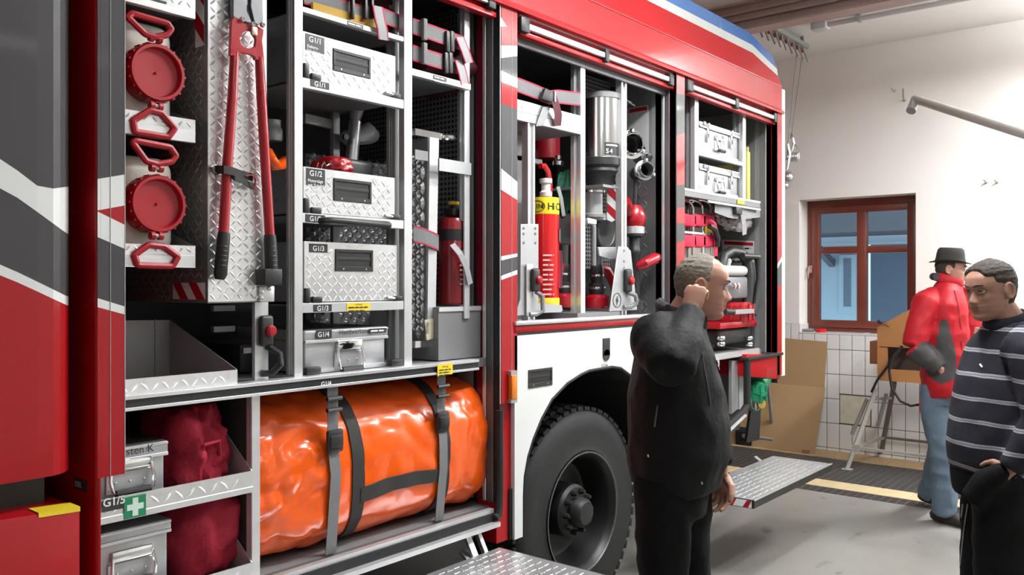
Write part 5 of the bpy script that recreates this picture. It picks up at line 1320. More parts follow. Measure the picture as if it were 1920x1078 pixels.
part(MB().box((sx_-.12, .10, s0-.155), (XU0, .42, s0-.142)), 'canister_shelf', M_alud)
MB().lathe([(.05, 0), (.05, .03), (.03, .04), (.03, .08)], (sx_+.0, .22, s0-.31), n=20).build('bracket_drum', M_alug, truck)
hb_ = thing('hose_reel_cap', 'grey round hose drum below the chrome canister', 'drum', (sx_-.01, .2, TZ(1112, 355, .2)))
MB().lathe([(0, 0), (.06, .0), (.062, .015), (.05, .02), (.05, .13), (.066, .14), (.066, .155), (0, .16)], (TX(1112,.22), .22, TZ(1112, 408, .22)), n=28).build('drum_body', M_alug, hb_)
MB().lathe([(.067, 0), (.067, .01)], (TX(1112,.22), .22, TZ(1112, 362, .22)), n=28, cap=False).build('drum_rim', M_chrome, hb_)
# red and white foil and dark valve above it
fo_ = pxpoly([(1138,343),(1155,340),(1155,412),(1147,416),(1138,412)], .30, .004).build('warning_foil', M_white, truck, smooth=0)
for a in (345, 380): MB().ext([T(1138,a,.2985), T(1138,a-4 if a<350 else a,.2985), T(1155,a+16,.2985), T(1155,a+33,.2985), T(1138,a+16,.2985)], (0,-.001,0)).build('red_bar', M_red2, fo_, smooth=0)
vb = thing('valve_block', 'black valve block with chrome fittings beside the striped foil', 'valve', T(1145, 335, .2))
MB().tube([T(1130, 334, .22), T(1160, 336, .22)], .030, 12).build('valve_body', M_black, vb)
MB().tube([T(1122, 332, .2), T(1134, 330, .2), T(1146, 326, .2)], .010, 8).build('fitting', M_chrome, vb)
MB().tube([T(1118, 340, .2), T(1128, 340, .2)], .008, 8).build('lever', M_steel, vb)
# upper right: valve, pipe, red sign
vq = thing('upper_valve', 'black valve with a chrome pipe under the locker ceiling', 'valve', T(1155, 190, .22))
MB().tube([T(1155, 165, .24), T(1155, 205, .24)], [.035, .025], 12).build('valve_body', M_black, vq)
MB().ball(T(1156, 204, .22), .018).build('knob', M_black, vq)
MB().tube([T(1152, 177, .22), T(1160, 178, .20), T(1190, 196, .2)], .010, 10).build('pipe', M_chrome, vq)
sg_ = MB().ext([W(x, y, XP3A-.004) for x, y in [(1178,203),(1216,197),(1216,290),(1178,290)]], (-.004, 0, 0)).build('rear_board', mat('pale_board', (.42,.43,.42), .6), truck, smooth=0)
MB().ext([W(x, y, XP3A-.0085) for x, y in [(1180,205),(1213,199),(1213,206),(1180,212)]], (-.001, 0, 0)).build('red_heading', M_red2, sg_, smooth=0)
# suction couplings
for i, (x, y, r, lab) in enumerate(((1184, 271, .078, 'large chrome hose coupling ring in the upper right of the locker'), (1209, 319, .055, 'smaller steel hose coupling ring below the large one'))):
    c = T(x, y, (.15, .11)[i]); t = thing('hose_coupling', lab, 'coupling', c, 'hose couplings')
    ax = Vector((-.55, -.83, .05))
    MB().lathe([(r*.62, -.03), (r*.66, .03), (r*.72, .034), (r*.78, .03), (r*.80, .0), (r, -.002), (r, -.02), (r*.8, -.03)], c, ax, 32, cap=False).build('ring', M_chrome if i == 0 else M_steel, t)
    MB().lathe([(r*.62, -.03), (r*.62, -.12), (0, -.12)], c, ax, 24, cap=False).build('socket', M_black, t)
    for k in range(3):
        a = k*2.094; e1 = Vector((0,0,1)); e2 = ax.cross(e1).normalized()
        q = c + (e1*math.cos(a)+e2*math.sin(a))*r*.92 + ax.normalized()*.012
        MB().box(q-Vector((.010,.010,.010)), q+Vector((.010,.010,.010))).build('claw', M_chrome if i == 0 else M_steel, t, bevel=.003)
# machinery on the shelf below
mq = thing('pump_fitting', 'dark pump fitting with bolts at the right of the locker', 'fitting', T(1208, 300, .14))
MB().tube([T(1194, 296, .17), T(1205, 290, .16), T(1214, 300, .13)], .035, 12).build('fitting_body', M_alud, mq)
for q in ((1190, 276), (1199, 272), (1206, 285)): MB().lathe([(.008, 0), (.008, .012)], T(q[0]+6, q[1]+6, .12), (0,-1,0), 8).build('bolt', M_chrome, mq)
# dark tread plate wall on the right
XDT = TX(1196, .22)
XDW = XP3A-.004; ytw0, ytw1 = W(1229, 500, XDW).y, W(1192, 500, XDW).y; ztw = W(1210, 320, XDW).z
dtp = MB().box((XDW, ytw0, ZG3), (XDW+.004, ytw1, ztw)); dtp.tread((XDW, ytw1, ZG3), (0,-1,0), (0,0,1), (-1,0,0), ytw1-ytw0-.01, ztw-ZG3, pitch=.040, ln=.044, wd=.012, hgt=.0025)
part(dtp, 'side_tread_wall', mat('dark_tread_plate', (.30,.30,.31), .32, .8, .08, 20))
# ---- nozzles: red base, black body, red pistol grip
def nozzle(x, yb, Y, s, lab, grip=1, body_red=False):
    c = T(x, yb, Y); c.z = max(c.z, ZG3+.03)
    t = thing('branch_pipe_nozzle', lab, 'nozzle', c, 'branch pipe nozzles in the locker over the wheel')
    MB().lathe([(0, 0), (.062*s, 0), (.066*s, .012*s), (.060*s, .055*s), (.046*s, .066*s), (.03*s, .07*s)], c, n=28).build('bumper', M_tool, t)
    MB().lathe([(.036*s, .066*s), (.042*s, .09*s), (.042*s, .12*s), (.030*s, .125*s), (.034*s, .15*s), (.034*s, .20*s), (.028*s, .215*s), (.028*s, .30*s), (0, .30*s)], c, n=24).build('barrel', M_black, t)
    MB().lathe([(.0425*s, .095*s), (.044*s, .10*s), (.0425*s, .105*s)], c, n=24, cap=False).lathe([(.035*s, .155*s), (.036*s, .16*s), (.035*s, .165*s)], c, n=24, cap=False).build('chrome_rings', M_chrome, t)
    MB().tube([c+Vector((.0, 0, .20*s)), c+Vector((grip*.05*s, -.02, .19*s)), c+Vector((grip*.11*s, -.03, .12*s)), c+Vector((grip*.12*s, -.03, .07*s))], [.022*s, .024*s, .026*s, .02*s], 10).build('pistol_grip', M_tool, t)
    return t
nozzle(1120, 578, .20, 1.05, 'red and black nozzle standing right of the locker post', 1)
nozzle(1055, 576, .30, 1.05, 'red and black nozzle standing left of the locker post', -1)
# upright black branch with big red head on the right
nb = thing('branch_pipe', 'large branch pipe with red head and aluminium collar on the right', 'nozzle', T(1190, 585, .16))
nx, ny = TX(1190, .16), .16
Zq = lambda y: TZ(1190, y, .16)
MB().lathe([(0, Zq(580)), (.05, Zq(580)), (.05, Zq(566)), (.028, Zq(560)), (.028, Zq(480)), (.034, Zq(476)), (.034, Zq(468)), (.03, Zq(466)), (.03, Zq(445)), (.05, Zq(443)), (.05, Zq(438))], (nx, ny, 0), n=24).build('barrel', M_black, nb)
MB().lathe([(.050, Zq(439)), (.054, Zq(438)), (.054, Zq(426)), (.050, Zq(425))], (nx, ny, 0), n=28).build('collar', M_alu, nb)
MB().lathe([(.046, Zq(425)), (.058, Zq(418)), (.060, Zq(405)), (.045, Zq(392)), (.030, Zq(385)), (0, Zq(383))], (nx, ny, 0), n=28).build('head', M_tool, nb)
MB().tube([T(1190, 388, .16), T(1192, 330, .16)], [.012, .010], 8).build('rod', M_black, nb)
MB().ball(T(1192, 322, .16), .022).build('knob', M_black, nb)
MB().tube([T(1180, 400, .15), T(1176, 385, .13), T(1172, 378, .12)], [.02, .028, .03], 10).build('spout', M_tool, nb)
MB().tube([T(1196, 500, .14), T(1210, 494, .10), T(1228, 484, .08), T(1234, 482, .08)], [.024, .030, .032, .020], 12).build('pistol_grip', M_tool, nb)
# lever with clamp on the post, round steel disc behind
lv = thing('clamp_lever', 'black lever with aluminium clamp on the locker post', 'lever', T(1112, 410, .1))
MB().tube([T(1108, 412, .13), T(1113, 425, .12), T(1113, 498, .12)], .013, 10).build('lever_rod', M_alud, lv)
pxpoly([(1102,408),(1119,412),(1119,421),(1102,419)], .08, .03).build('clamp', M_alu, lv, bevel=.003)
pxpoly([(1093,412),(1102,408),(1103,424),(1093,424)], .08, .02).build('clamp_pad', M_black, lv, bevel=.003)
dk = thing('round_steel_disc', 'grey round steel disc fixed to the perforated panel', 'disc', T(1132, 436, .38))
MB().lathe([(0, .0), (.085, .0), (.09, .008), (.09, .02), (.08, .025), (.074, .02), (0, .02)], T(1132, 436, .40), (0,-1,0), 36).build('disc_plate', mat('dull_grey_disc', (.20,.20,.205), .5, .5), dk)
# green folded hose and dark kit behind the extinguisher
gh = thing('green_hose_bundle', 'dark green bundle behind the foam extinguisher', 'hose', T(1062, 370, .42))
blob(T(1064, 365, .40), (.09, .06, .13), 21, .2, 2, 2.6).build('bundle', mat('dark_green_fabric', (.01,.10,.055), .7, 0, .15, 20), gh, smooth=60)
ribbon([T(1046, 350, .34), T(1052, 372, .32), T(1057, 405, .33)], (1,0,.2), .03, .003).build('tie', mat('pale_grey_webbing', (.30,.30,.31), .75), gh)
kb = thing('kit_bag', 'black kit bag behind the foam extinguisher', 'bag', (TX(1058, .40), .40, TZ(1058, 465, .4)))
MB().box((TX(1040, .34), .34, TZ(1058, 462, .34)), (TX(1088, .34), .50, TZ(1058, 398, .34))).build('bag_body', M_webb, kb, bevel=.02, seg=3)
part(MB().box((TX(1030, .32), .32, TZ(1058, 474, .34)), (XQ0, .5, TZ(1058, 466, .34))), 'inner_shelf', M_alug)
rdc = thing('red_drum', 'dark red drum standing at the back of the locker', 'drum', (TX(1030, .45), .45, TZ(1030, 310, .45)))
MB().lathe([(0, 0), (.07, 0), (.07, .22), (.06, .24), (0, .24)], (TX(1028, .42), .43, TZ(1028, 298, .42)), n=24).build('drum_shell', mat('dark_red_enamel', (.22,.006,.012), .3), rdc)
MB().lathe([(.03, 0), (.03, .02), (.018, .03), (.018, .05), (0, .052)], (TX(1028, .42), .36, TZ(1028, 312, .42)), n=16).build('drum_valve', M_chrome, rdc)
part(MB().box((XV1, .30, TZ(1028, 320, .42)), (XQ0, .60, TZ(1028, 312, .42))), 'inner_shelf', M_alud)

# ================================================================== third locker
YH = .06
zs_a = zmid((1285,352),(1425,378),YH)
XH0, XH1 = TX(1303, YH), TX(1310, YH)
profile(XH0, XH1, ZD+.02, zs_a, YH, .03, M_alu, slot=False)
profile(TX(1297, YH+.03), TX(1297, YH+.03)+.03, ZD+.02, zs_a, YH+.03, .04, M_alug)
XI0, XI1 = TX(1393, YH), TX(1398.5, YH)
profile(XI0, XI1, ZD+.02, zs_a, YH, .03, M_alu, slot=False)
profile(TX(1387, YH+.02), TX(1387, YH+.02)+.03, ZD+.02, zs_a, YH+.02, .05, M_alug)
sh3 = zmid((1311,283),(1393,304),YH), zmid((1311,290),(1393,312),YH)
shelf(XH1, XI0, sh3[0], sh3[1], YH, .5)
s3 = shelf(XP3B-.03, TX(1426, YH), zs_a, zs_a-.045, YH, .7, m=M_alud)
part(MB().box((XP3B-.03, YH-.001, zs_a-.012), (TX(1426, YH), YH+.002, zs_a)), 'edge_strip', M_alu, s3); part(MB().box((TX(1328, YH), YH-.001, zs_a-.060), (TX(1426, YH), YH+.01, zs_a-.048)), 'edge_strip', M_alu, s3)
part(MB().box((TX(1382, YH), YH-.003, zs_a-.040), (TX(1395, YH), YH-.001, zs_a-.014)), 'warning_sticker', M_yel, s3, smooth=0)
grp = 'aluminium cases of the third locker'
for (yt, yl, yb, lab, zb_) in (((228,248),(236,257),(276,301),'aluminium case with two locks on the upper shelf of the third locker', sh3[0]), ((306,322),(315,333),(352,373),'aluminium case with two locks on the lower shelf of the third locker', zs_a)):
    Yx = YH+.015
    z1_ = zmid((1312,yt[0]),(1386,yt[1]),Yx); zl_ = zmid((1312,yl[0]),(1386,yl[1]),Yx)
    xa_, xb_ = TX(1311, Yx)+.002, TX(1386, Yx)
    case(lab, xa_, xb_, zb_+.002, zl_, z1_, Yx, .45, [('G3', .022, xa_+.05, zl_+.012, 'lab')], (TX(1349, Yx), zl_-.075, .11, .10), (TX(1327, Yx), TX(1371, Yx)), grp, dark_top=False)
yb_ = thing('yellow_plate_stack', 'narrow yellow board standing beside the aluminium cases', 'board', (TX(1405, .1), .2, zs_a))
MB().box((TX(1401, .10), .10, zs_a), (TX(1407, .10), .35, TZ(1404, 284, .10))).build('board_body', mat('dull_yellow_board', (.50,.47,.12), .6), yb_, bevel=.003)
for k in range(5): MB().box((TX(1407, .10), .12, zs_a+.04+k*.07), (TX(1407, .10)+.02, .30, zs_a+.08+k*.07)).build('board_notch', mat('dull_yellow_board', (.50,.47,.12), .6), yb_)
# chrome hoops with red bands (folding stretcher poles) at the left
hoops = []
for i, (x, lab) in enumerate(((1291, 'leftmost chrome hoop with red bands in the third locker'), (1309, 'second chrome hoop with red bands in the third locker'), (1326, 'rightmost chrome hoop with red bands in the third locker'))):
    Y = .16; c = T(x, 385, Y)
    t = thing('chrome_hoop', lab, 'hoop', (c.x, Y, TZ(x, 520, Y)), 'chrome hoops with red bands')
    w2 = TX(x+8, Y)-TX(x, Y)
    P = [(c.x-w2, Y+.10, TZ(x, 520, Y)), (c.x-w2, Y+.10, TZ(x, 390, Y))] + [(c.x-w2*math.cos(a), Y+.10-.10*(1-math.cos(a))/2, TZ(x, 390, Y)+.055*math.sin(a)) for a in [math.pi*k/8 for k in range(1, 8)]] + [(c.x+w2, Y, TZ(x, 390, Y)), (c.x+w2, Y, TZ(x, 520, Y))]
    MB().tube(P, .0095, 10).build('tube', M_chrome, t)
    for y in (413, 452):
        z = TZ(x, y, Y)
        MB().box((c.x-w2-.02, Y-.014, z-.036), (c.x+w2+.022, Y+.12, z+.036)).build('red_band', mat('crimson_hook_band', (.55,.006,.05), .7, 0, .1, 40), t, bevel=.008)
    if i == 2: MB().box((c.x-.03, Y-.016, TZ(x, 436, Y)), (c.x+w2+.015, Y-.002, TZ(x, 424, Y))).build('yellow_tag', M_yel, t)
part(MB().box((XP3B-.03, .15, TZ(1300, 435, .16)-.012), (TX(1330, .15), .17, TZ(1300, 435, .16))), 'hoop_bar', M_alu)
part(MB().box((XP3B-.02, .32, 1.185), (TX(1340, .32), .33, zs_a-.05)), 'hoop_backboard', mat('beige_board', (.50,.46,.40), .7), smooth=0)
rs2 = thing('red_strap_coil', 'red strap hanging at the right of the chrome hoops', 'strap', T(1338, 450, .15))
ribbon([T(1332, 412, .13), T(1340, 418, .12), T(1343, 440, .13), T(1342, 480, .14)], (1,0,0), .045, .004).build('strap_band', mat('crimson_hook_band', (.55,.006,.05), .7), rs2)
MB().tube([T(1330, 424, .12), T(1340, 430, .11), T(1346, 448, .12), T(1344, 462, .13)], .018, 8).build('strap_handle', M_black, rs2)
# clear tarpaulin roll hanging below the shelf with grey straps
tp = thing('folded_tarpaulin', 'translucent grey tarpaulin hung by straps under the third locker shelf', 'tarpaulin', (TX(1385, .3), .3, TZ(1380, 440, .3)))
blob(T(1378, 408, .17), (.24, .07, .10), 31, .25, 2.0, 2.6).build('roll', mat('pale_translucent_foil', (.30,.28,.28), .35, 0, .1, 10), tp, smooth=60)
ribbon([T(1340, 386, .09), T(1365, 396, .08), T(1392, 400, .08), T(1425, 396, .09)], (0,0,1), .08, .003).build('band', mat('pale_grey_webbing', (.30,.30,.31), .75), tp)
ribbon([T(1378, 386, .07), T(1392, 402, .065), T(1395, 420, .065), T(1396, 440, .07)], (1,0,.2), .06, .003).build('band_tail', mat('pale_grey_webbing', (.30,.30,.31), .75), tp)
MB().box((TX(1377, .065), .05, TZ(1382, 402, .065)), (TX(1388, .065), .08, TZ(1382, 388, .065))).build('buckle', M_black, tp, bevel=.004)
# instruction sheet behind the machine
XSH = XP4A - .014
shp = part(MB().ext([W(x, y, XSH) for x, y in [(1354,449),(1414,452),(1414,492),(1354,488)]], (-.002, 0, 0)), 'instruction_sheet', mat('white_sheet', (.55,.56,.57), .6), smooth=0)
part(MB().ext([W(x, y, XSH-.0022) for x, y in [(1358,452),(1412,455),(1412,461),(1358,458)]], (-.001, 0, 0)), 'red_heading', M_red2, shp, smooth=0)
smallprint(W(1366, 468, XSH-.004), .17, .016, 4, M_txtk, shp, xd=(0,-1,0), pitch=1.8)
# ---- portable machine: black roll bar, white tank, red engine, red base
mc = thing('portable_pump', 'portable pump with black roll bar, white tank and red base', 'pump', (TX(1385, .12), .18, 1.187))
P = [T(1352, 500, .17), T(1356, 480, .17), T(1370, 472, .17), T(1388, 474, .15), T(1400, 488, .12), T(1404, 520, .11), T(1402, 560, .11), T(1396, 610, .11)]
MB().tube(P, .034, 12).build('roll_bar', M_black, mc)
MB().tube([T(1392, 480, .09), T(1422, 482, .07)], .020, 10).build('cross_handle', M_black, mc)
MB().tube([T(1421, 482, .07), T(1422, 520, .07), T(1418, 565, .07), T(1412, 590, .07)], [.022, .014, .026, .02], 10).build('push_arm', M_black, mc)
MB().box((TX(1350, .12), .08, TZ(1375, 517, .12)), (TX(1394, .12), .32, TZ(1375, 498, .12))).build('tank', mat('cream_tank', (.62,.63,.60), .35), mc, bevel=.03, seg=3)
MB().lathe([(.028, 0), (.028, .02), (.034, .022), (.034, .05), (0, .052)], (TX(1365, .17), .18, TZ(1375, 499, .12)), n=18).build('tank_cap', M_chrome, mc)
MB().box((TX(1352, .12), .10, TZ(1375, 560, .12)), (TX(1398, .12), .32, TZ(1375, 518, .12))).build('engine_cover', M_alud, mc, bevel=.02)
for q in (1373, 1380): MB().lathe([(.018, 0), (.018, .02), (0, .022)], T(q, 536, .085), (0,-1,0), 14).build('engine_cap', M_chrome, mc)
rb = MB().lathe([(0, 0), (.13, 0), (.14, .03), (.14, .11), (.12, .13), (0, .13)], (TX(1376, .15), .17, TZ(1376, 604, .15)), (0,0,1), 28)
for k in range(14):
    a = 2*math.pi*k/14; q = Vector((TX(1376, .15)+.142*math.cos(a), .17+.142*math.sin(a), TZ(1376, 604, .15)+.07)); rb.bar(q-Vector((0,0,.05)), q+Vector((0,0,.05)), .010, .010)
rb.build('recoil_housing', M_tool, mc)
MB().box((TX(1342, .09), .06, TZ(1375, 614, .09)), (TX(1411, .09), .34, TZ(1375, 603, .09))).build('base_plate', M_tool, mc, bevel=.004)
MB().box((TX(1350, .09), .10, TZ(1375, 645, .09)), (TX(1412, .09), .34, TZ(1375, 614, .09))).build('pump_casing', M_black, mc, bevel=.03, seg=3)
MB().tube([T(1358, 584, .03), T(1374, 585, .03)], .020, 12).build('starter_grip', M_black, mc)
MB().bar(T(1372, 585, .028), T(1411, 583, .028), .02, .028).build('name_strip', M_alug, mc)
for x in (1352, 1404):
    for y in (634, 645): MB().lathe([(.022, -.012), (.026, -.006), (.026, .006), (.022, .012)], T(x, y, .075), (0,0,1), 16).build("bolt", M_chrome, mc)
# ---- green hose with brass cap at the tail of the truck
gt = thing('green_hydraulic_coupling', 'green hose coupling with a brass cap hanging at the truck tail', 'coupling', T(1425, 730, .1))
M_gcp = mat('glossy_green_plastic', (.005,.19,.085), .35, 0, .12, 12, coat=.3)
MB().tube([T(1448, 697, .12), T(1444, 694, .1), T(1436, 700, .08), T(1430, 712, .06), T(1420, 722, .05)], [.03,.045,.05,.055,.06], 12).build('hose_end', M_gcp, gt)
MB().lathe([(.03, -.07), (.055, -.06), (.058, -.02), (.066, -.015), (.066, .015), (.058, .02), (.055, .06), (.03, .07)], T(1419, 735, .05), (.25, -.2, .95), 24).build('coupling_body', M_gcp, gt)
for k in range(8):
    a = k*math.pi/4; q = T(1419, 735, .05) + Vector((.062*math.cos(a), .062*math.sin(a), 0)); MB().bar(q-Vector((0,0,.05)), q+Vector((0,0,.05)), .014, .014).build('grip_rib', M_gcp, gt)
MB().lathe([(.0, -.012), (.030, -.01), (.034, 0), (.030, .01), (0, .012)], T(1427, 757, .03), (-.5, -.8, .1), 20).build('brass_cap', mat('brass', (.50,.36,.10), .3, .9), gt)
MB().tube([T(1408, 748, .05), T(1410, 765, .03), T(1420, 770, .03), T(1430, 762, .03)], .004, 6).build('cap_cord', mat('dark_green_cord', (.04,.10,.03), .6), gt)
MB().tube([T(1404, 690, .15), T(1412, 712, .1), T(1418, 728, .06)], .014, 8).build('hose', M_gcp, gt)
# ================================================================== things standing in the hall
M_card = mat('brown_cardboard', (.36,.235,.115), .85, 0, .08, 3, bump=.05, bscale=30)
cb = thing('cardboard_sheet', 'large folded sheet of brown cardboard leaning on the tiled wall', 'cardboard', (8.15, 1.0, 0))
def quad_slab(P, d): return MB().ext(P, d)
a0, a1 = W(1550, 641, 8.22), W(1476, 633, 8.22)
quad_slab([(8.245, a0.y, a0.z), (8.245, 1.22, a1.z), (8.205, 1.22, .60), (8.205, a0.y+.015, .60)], (-.007, 0, 0)).build('upper_panel', M_card, cb)
b0, b1 = W(1547, 724, 8.18), W(1532, 845, 8.1)
quad_slab([(8.195, b0.y-.0, .615), (8.195, 1.75, .625), (8.03, 1.75, .004), (8.03, b1.y+.0, .004)], (-.007, 0, 0)).build('lower_panel', M_card, cb)
c0 = W(1511, 838, 8.02)
MB().box((8.012, c0.y-.035, .004), (8.021, c0.y+.035, .035)).build('hand_hole_tear', mat('torn_cardboard', (.24,.12,.05), .9), cb)
ts = thing('tubular_stand', 'thin grey tubular stand leaning before the cardboard', 'stand', (7.8, 1.0, 0))
MB().tube([G(1452, 834), W(1440, 722, 7.85)], .017, 10).build('upright', M_alug, ts)
MB().tube([W(1449, 824, 7.79), W(1400, 818, 7.82)], .014, 10).build('foot_bar', M_alug, ts)
MB().tube([W(1440, 722, 7.85), W(1400, 722, 7.9)], .014, 10).build('top_bar', M_alug, ts)
wc = thing('wheel_chock', 'black rubber block standing on the floor behind the truck', 'block', G(1404, 833))
gq = G(1404, 833)
MB().ext([(gq.x-.1, gq.y-.07, 0), (gq.x+.1, gq.y-.07, 0), (gq.x+.1, gq.y-.07, .17), (gq.x-.04, gq.y-.07, .18), (gq.x-.1, gq.y-.07, .14)], (0, .17, 0)).build('block_body', M_rubber, wc, bevel=.01)
MB().lathe([(.018, 0), (.022, .005), (.022, .015), (.012, .018)], (gq.x-.101, gq.y+.0, .10), (-1,0,0), 12).build('rope_eye', M_alud, wc)
# on the window sill
s0 = W(1514, 622, 8.38); zsl = WZ0+.010
sg1 = thing('grey_box_on_sill', 'flat grey tin lying on the left of the window sill', 'tin', (8.38, s0.y, zsl))
MB().box((8.34, s0.y-.055, zsl), (8.42, s0.y+.055, zsl+.028)).build('tin_body', M_alud, sg1, bevel=.008); MB().box((8.338, s0.y-.057, zsl+.018), (8.422, s0.y+.057, zsl+.030)).build('tin_lid', M_alug, sg1, bevel=.006)
s1_ = W(1539, 623, 8.36)
sg2 = thing('red_lid_on_sill', 'small bright red plastic lid lying on the window sill', 'lid', (8.36, s1_.y, zsl))
MB().lathe([(0, 0), (.048, 0), (.050, .004), (.050, .026), (.044, .032), (0, .032)], (8.36, s1_.y, zsl), n=24).build('lid_body', mat('bright_red_plastic', (.62,.01,.01), .35), sg2)
MB().lathe([(.03, .032), (.036, .033), (.036, .036), (.03, .036)], (8.36, s1_.y, zsl), n=24, cap=False).build('lid_ridge', mat('bright_red_plastic', (.62,.01,.01), .35), sg2)
# ---- lectern on a folding trestle
M_lect = mat('varnished_beech', (.40,.19,.07), .42, 0, .12, 4, coat=.2)
M_lect2 = mat('dark_lectern_shelf', (.11,.085,.075), .5)
LX = 7.62
def LW(x, y, X=LX): return W(x, y, X)
le = thing('lectern', 'wooden lectern box with a slanted top on a folding trestle', 'lectern', (LX+.2, -.1, 0))
yl0, yl1 = LW(1645, 650).y, LW(1722, 650).y - .62
zbt, zlo, zhi = LW(1645, 713).z, LW(1645, 613).z, LW(1708, 579).z
# left cheek and slanted back board
MB().ext([(LX, yl0, zbt), (LX, yl0, zlo), (LX+.42, yl0, zlo-.06), (LX+.42, yl0, zbt)], (0, -.02, 0)).build('side_cheek', M_lect, le)
MB().ext([(LX-.004, yl0-.0, zlo), (LX-.004, LW(1712, 578).y, zhi+.01), (LX-.004, yl1, zhi+.01), (LX-.004, yl1, LW(1665, 652).z), (LX-.004, yl0, LW(1665, 650).z)], (.02, 0, 0)).build('front_board', M_lect, le)
MB().box((LX, yl0-.02, zbt), (LX+.42, yl1, zbt+.02)).build('bottom_board', M_lect, le)
MB().box((LX-.004, yl1, zbt), (LX+.016, yl0, LW(1665, 692).z)).build('lower_board', M_lect, le)
MB().box((LX-.004, LW(1664, 670).y, LW(1665, 692).z), (LX+.016, yl0, LW(1665, 652).z)).build('corner_board', M_lect, le)
MB().box((LX+.20, yl1, zbt+.02), (LX+.22, yl0-.02, LW(1665, 650).z)).build('shelf_back', M_lect2, le)
MB().box((LX+.02, yl1, zlo-.1), (LX+.42, yl0-.02, zlo-.08)).build('desk_board', M_lect, le)
q0, q1 = LW(1627, 640), LW(1646, 684)
MB().box((LX+.05, q1.y-.02, q1.z), (LX+.30, q0.y, q0.z)).build('side_box', mat('dark_beech', (.30,.13,.05), .5), le, bevel=.006)
M_trest = mat('grey_painted_steel', (.42,.41,.38), .45, .3, .06, 10)
f1, f2 = G(1588, 880), G(1651, 856)
MB().bar(f1+Vector((0,0,.004)), LW(1643, 728, LX+.06), .030, .030).build('leg', M_trest, le)
MB().bar(f2+Vector((0,0,.004)), W(1677, 716, LX+.26), .035, .030).build('leg', mat('dark_grey_steel', (.20,.19,.18), .5, .3), le)
MB().box((f1.x-.04, f1.y-.04, 0), (f1.x+.04, f1.y+.04, .006)).build('foot_plate', M_trest, le)
for dy in (-1.05,):
    MB().bar(f1+Vector((0,dy,.004)), LW(1643, 728, LX+.06)+Vector((0, dy, 0)), .030, .030).build('leg', M_trest, le)
    MB().bar(f2+Vector((0,dy,.004)), W(1677, 716, LX+.26)+Vector((0, dy, 0)), .035, .030).build('leg', mat('dark_grey_steel', (.20,.19,.18), .5, .3), le)
pA = f1.lerp(LW(1643, 728, LX+.06), .27); pB = f2.lerp(W(1677, 716, LX+.26), .27)
MB().bar(pA, pA+Vector((0, -1.05, 0)), .022, .022).build('stretcher', M_trest, le); MB().bar(pB, pB+Vector((0, -1.05, 0)), .022, .022).build('stretcher', mat('dark_grey_steel', (.20,.19,.18), .5, .3), le)
MB().bar(pA, pB, .022, .022).build('cross_stay', M_trest, le)
pA2 = f1.lerp(LW(1643, 728, LX+.06), .86); pB2 = f2.lerp(W(1677, 716, LX+.26), .80)
MB().bar(pA2, pB2, .022, .022).build('cross_stay', M_trest, le)
MB().tube([W(1626, 748, 7.70), W(1597, 815, 7.62)], .016, 10).build('hinged_strut', mat('dark_grey_steel', (.20,.19,.18), .5, .3), le)
MB().tube([W(1662, 738, 7.80), W(1646, 800, 7.76)], .016, 10).build('hinged_strut', mat('dark_grey_steel', (.20,.19,.18), .5, .3), le)
MB().box(pA+Vector((-.02,-.05,-.03)), pA+Vector((.02,.02,.03))).build('gusset', M_trest, le)
mi = thing('gooseneck_microphone', 'small black gooseneck microphone on the lectern', 'microphone', LW(1695, 630))
MB().tube([W(1652, 604, LX-.02), W(1668, 613, LX), W(1695, 627, LX+.03)], .0045, 8).build('gooseneck', M_black, mi)
MB().ball(W(1650, 603, LX-.02), (.020, .024, .020)).build('microphone_head', mat('dark_blue_foam', (.02,.03,.06), .8), mi)
MB().lathe([(.02, 0), (.02, .012), (.008, .02)], (LX+.03, LW(1695, 627).y, W(1695, 630, LX+.03).z-.02), n=14).build('socket', M_black, mi)
cbk = thing('power_cable', 'black cable with a red plug hanging from the lectern', 'cable', G(1690, 860))
MB().tube([W(1692, 648, LX-.03), W(1682, 664, LX-.04), W(1662, 690, LX-.04), W(1645, 712, LX-.03), W(1634, 735, LX)], .010, 8).build('cable_loop', M_rubber, cbk)
MB().tube([W(1690, 650, LX-.03), W(1674, 668, LX-.05), W(1667, 695, LX-.05), W(1672, 728, LX-.04), W(1688, 752, LX-.03), W(1708, 761, LX-.03), W(1724, 758, LX-.03)], .010, 8).build('cable_loop', M_rubber, cbk)
pr = W(1728, 760, LX-.03)
MB().box((pr.x-.03, pr.y-.035, pr.z-.055), (pr.x+.03, pr.y+.015, pr.z+.055)).build('red_plug', mat('bright_red_plastic', (.62,.01,.01), .35), cbk, bevel=.008)
# ---- hoist rail with cords under the ceiling
hr = thing('hoist_rail', 'grey green rail with a row of hooks under the ceiling behind the truck', 'rail', (7.1, .61, 3.75))
M_hr = mat('grey_green_paint', (.25,.27,.24), .5)
rx1 = G(1507, 90, 3.75).x
MB().box((6.45, .57, 3.735), (rx1, .66, 3.775)).build('rail_bar', M_hr, hr, bevel=.006)
for k in range(3): MB().box((6.6+k*.5, .60, 3.775), (6.63+k*.5, .63, 3.84)).build('ceiling_hanger', M_hr, hr)
for k in range(9):
    x = rx1 - .06 - k*.125
    hk = MB().tube([(x, .60, 3.735), (x, .60, 3.70), (x, .58, 3.66), (x, .56, 3.60)], .008, 6).build('hook', M_alug, hr)
    MB().ball((x, .61, 3.71), .018, 8, 6).build('hook_eye', mat('red_plastic_roller', (.35,.08,.05), .5), hr)
M_cord = mat('grey_cord', (.30,.30,.29), .7)
def at_x(px, py, X): return W(px, py, X)
XK1, XK2 = rx1-.06-2*.125, rx1-.06-.125
t = thing('hanging_hoist', 'left hanging cord with a steel weight beside the truck tail', 'cord', at_x(1473, 340, XK1))
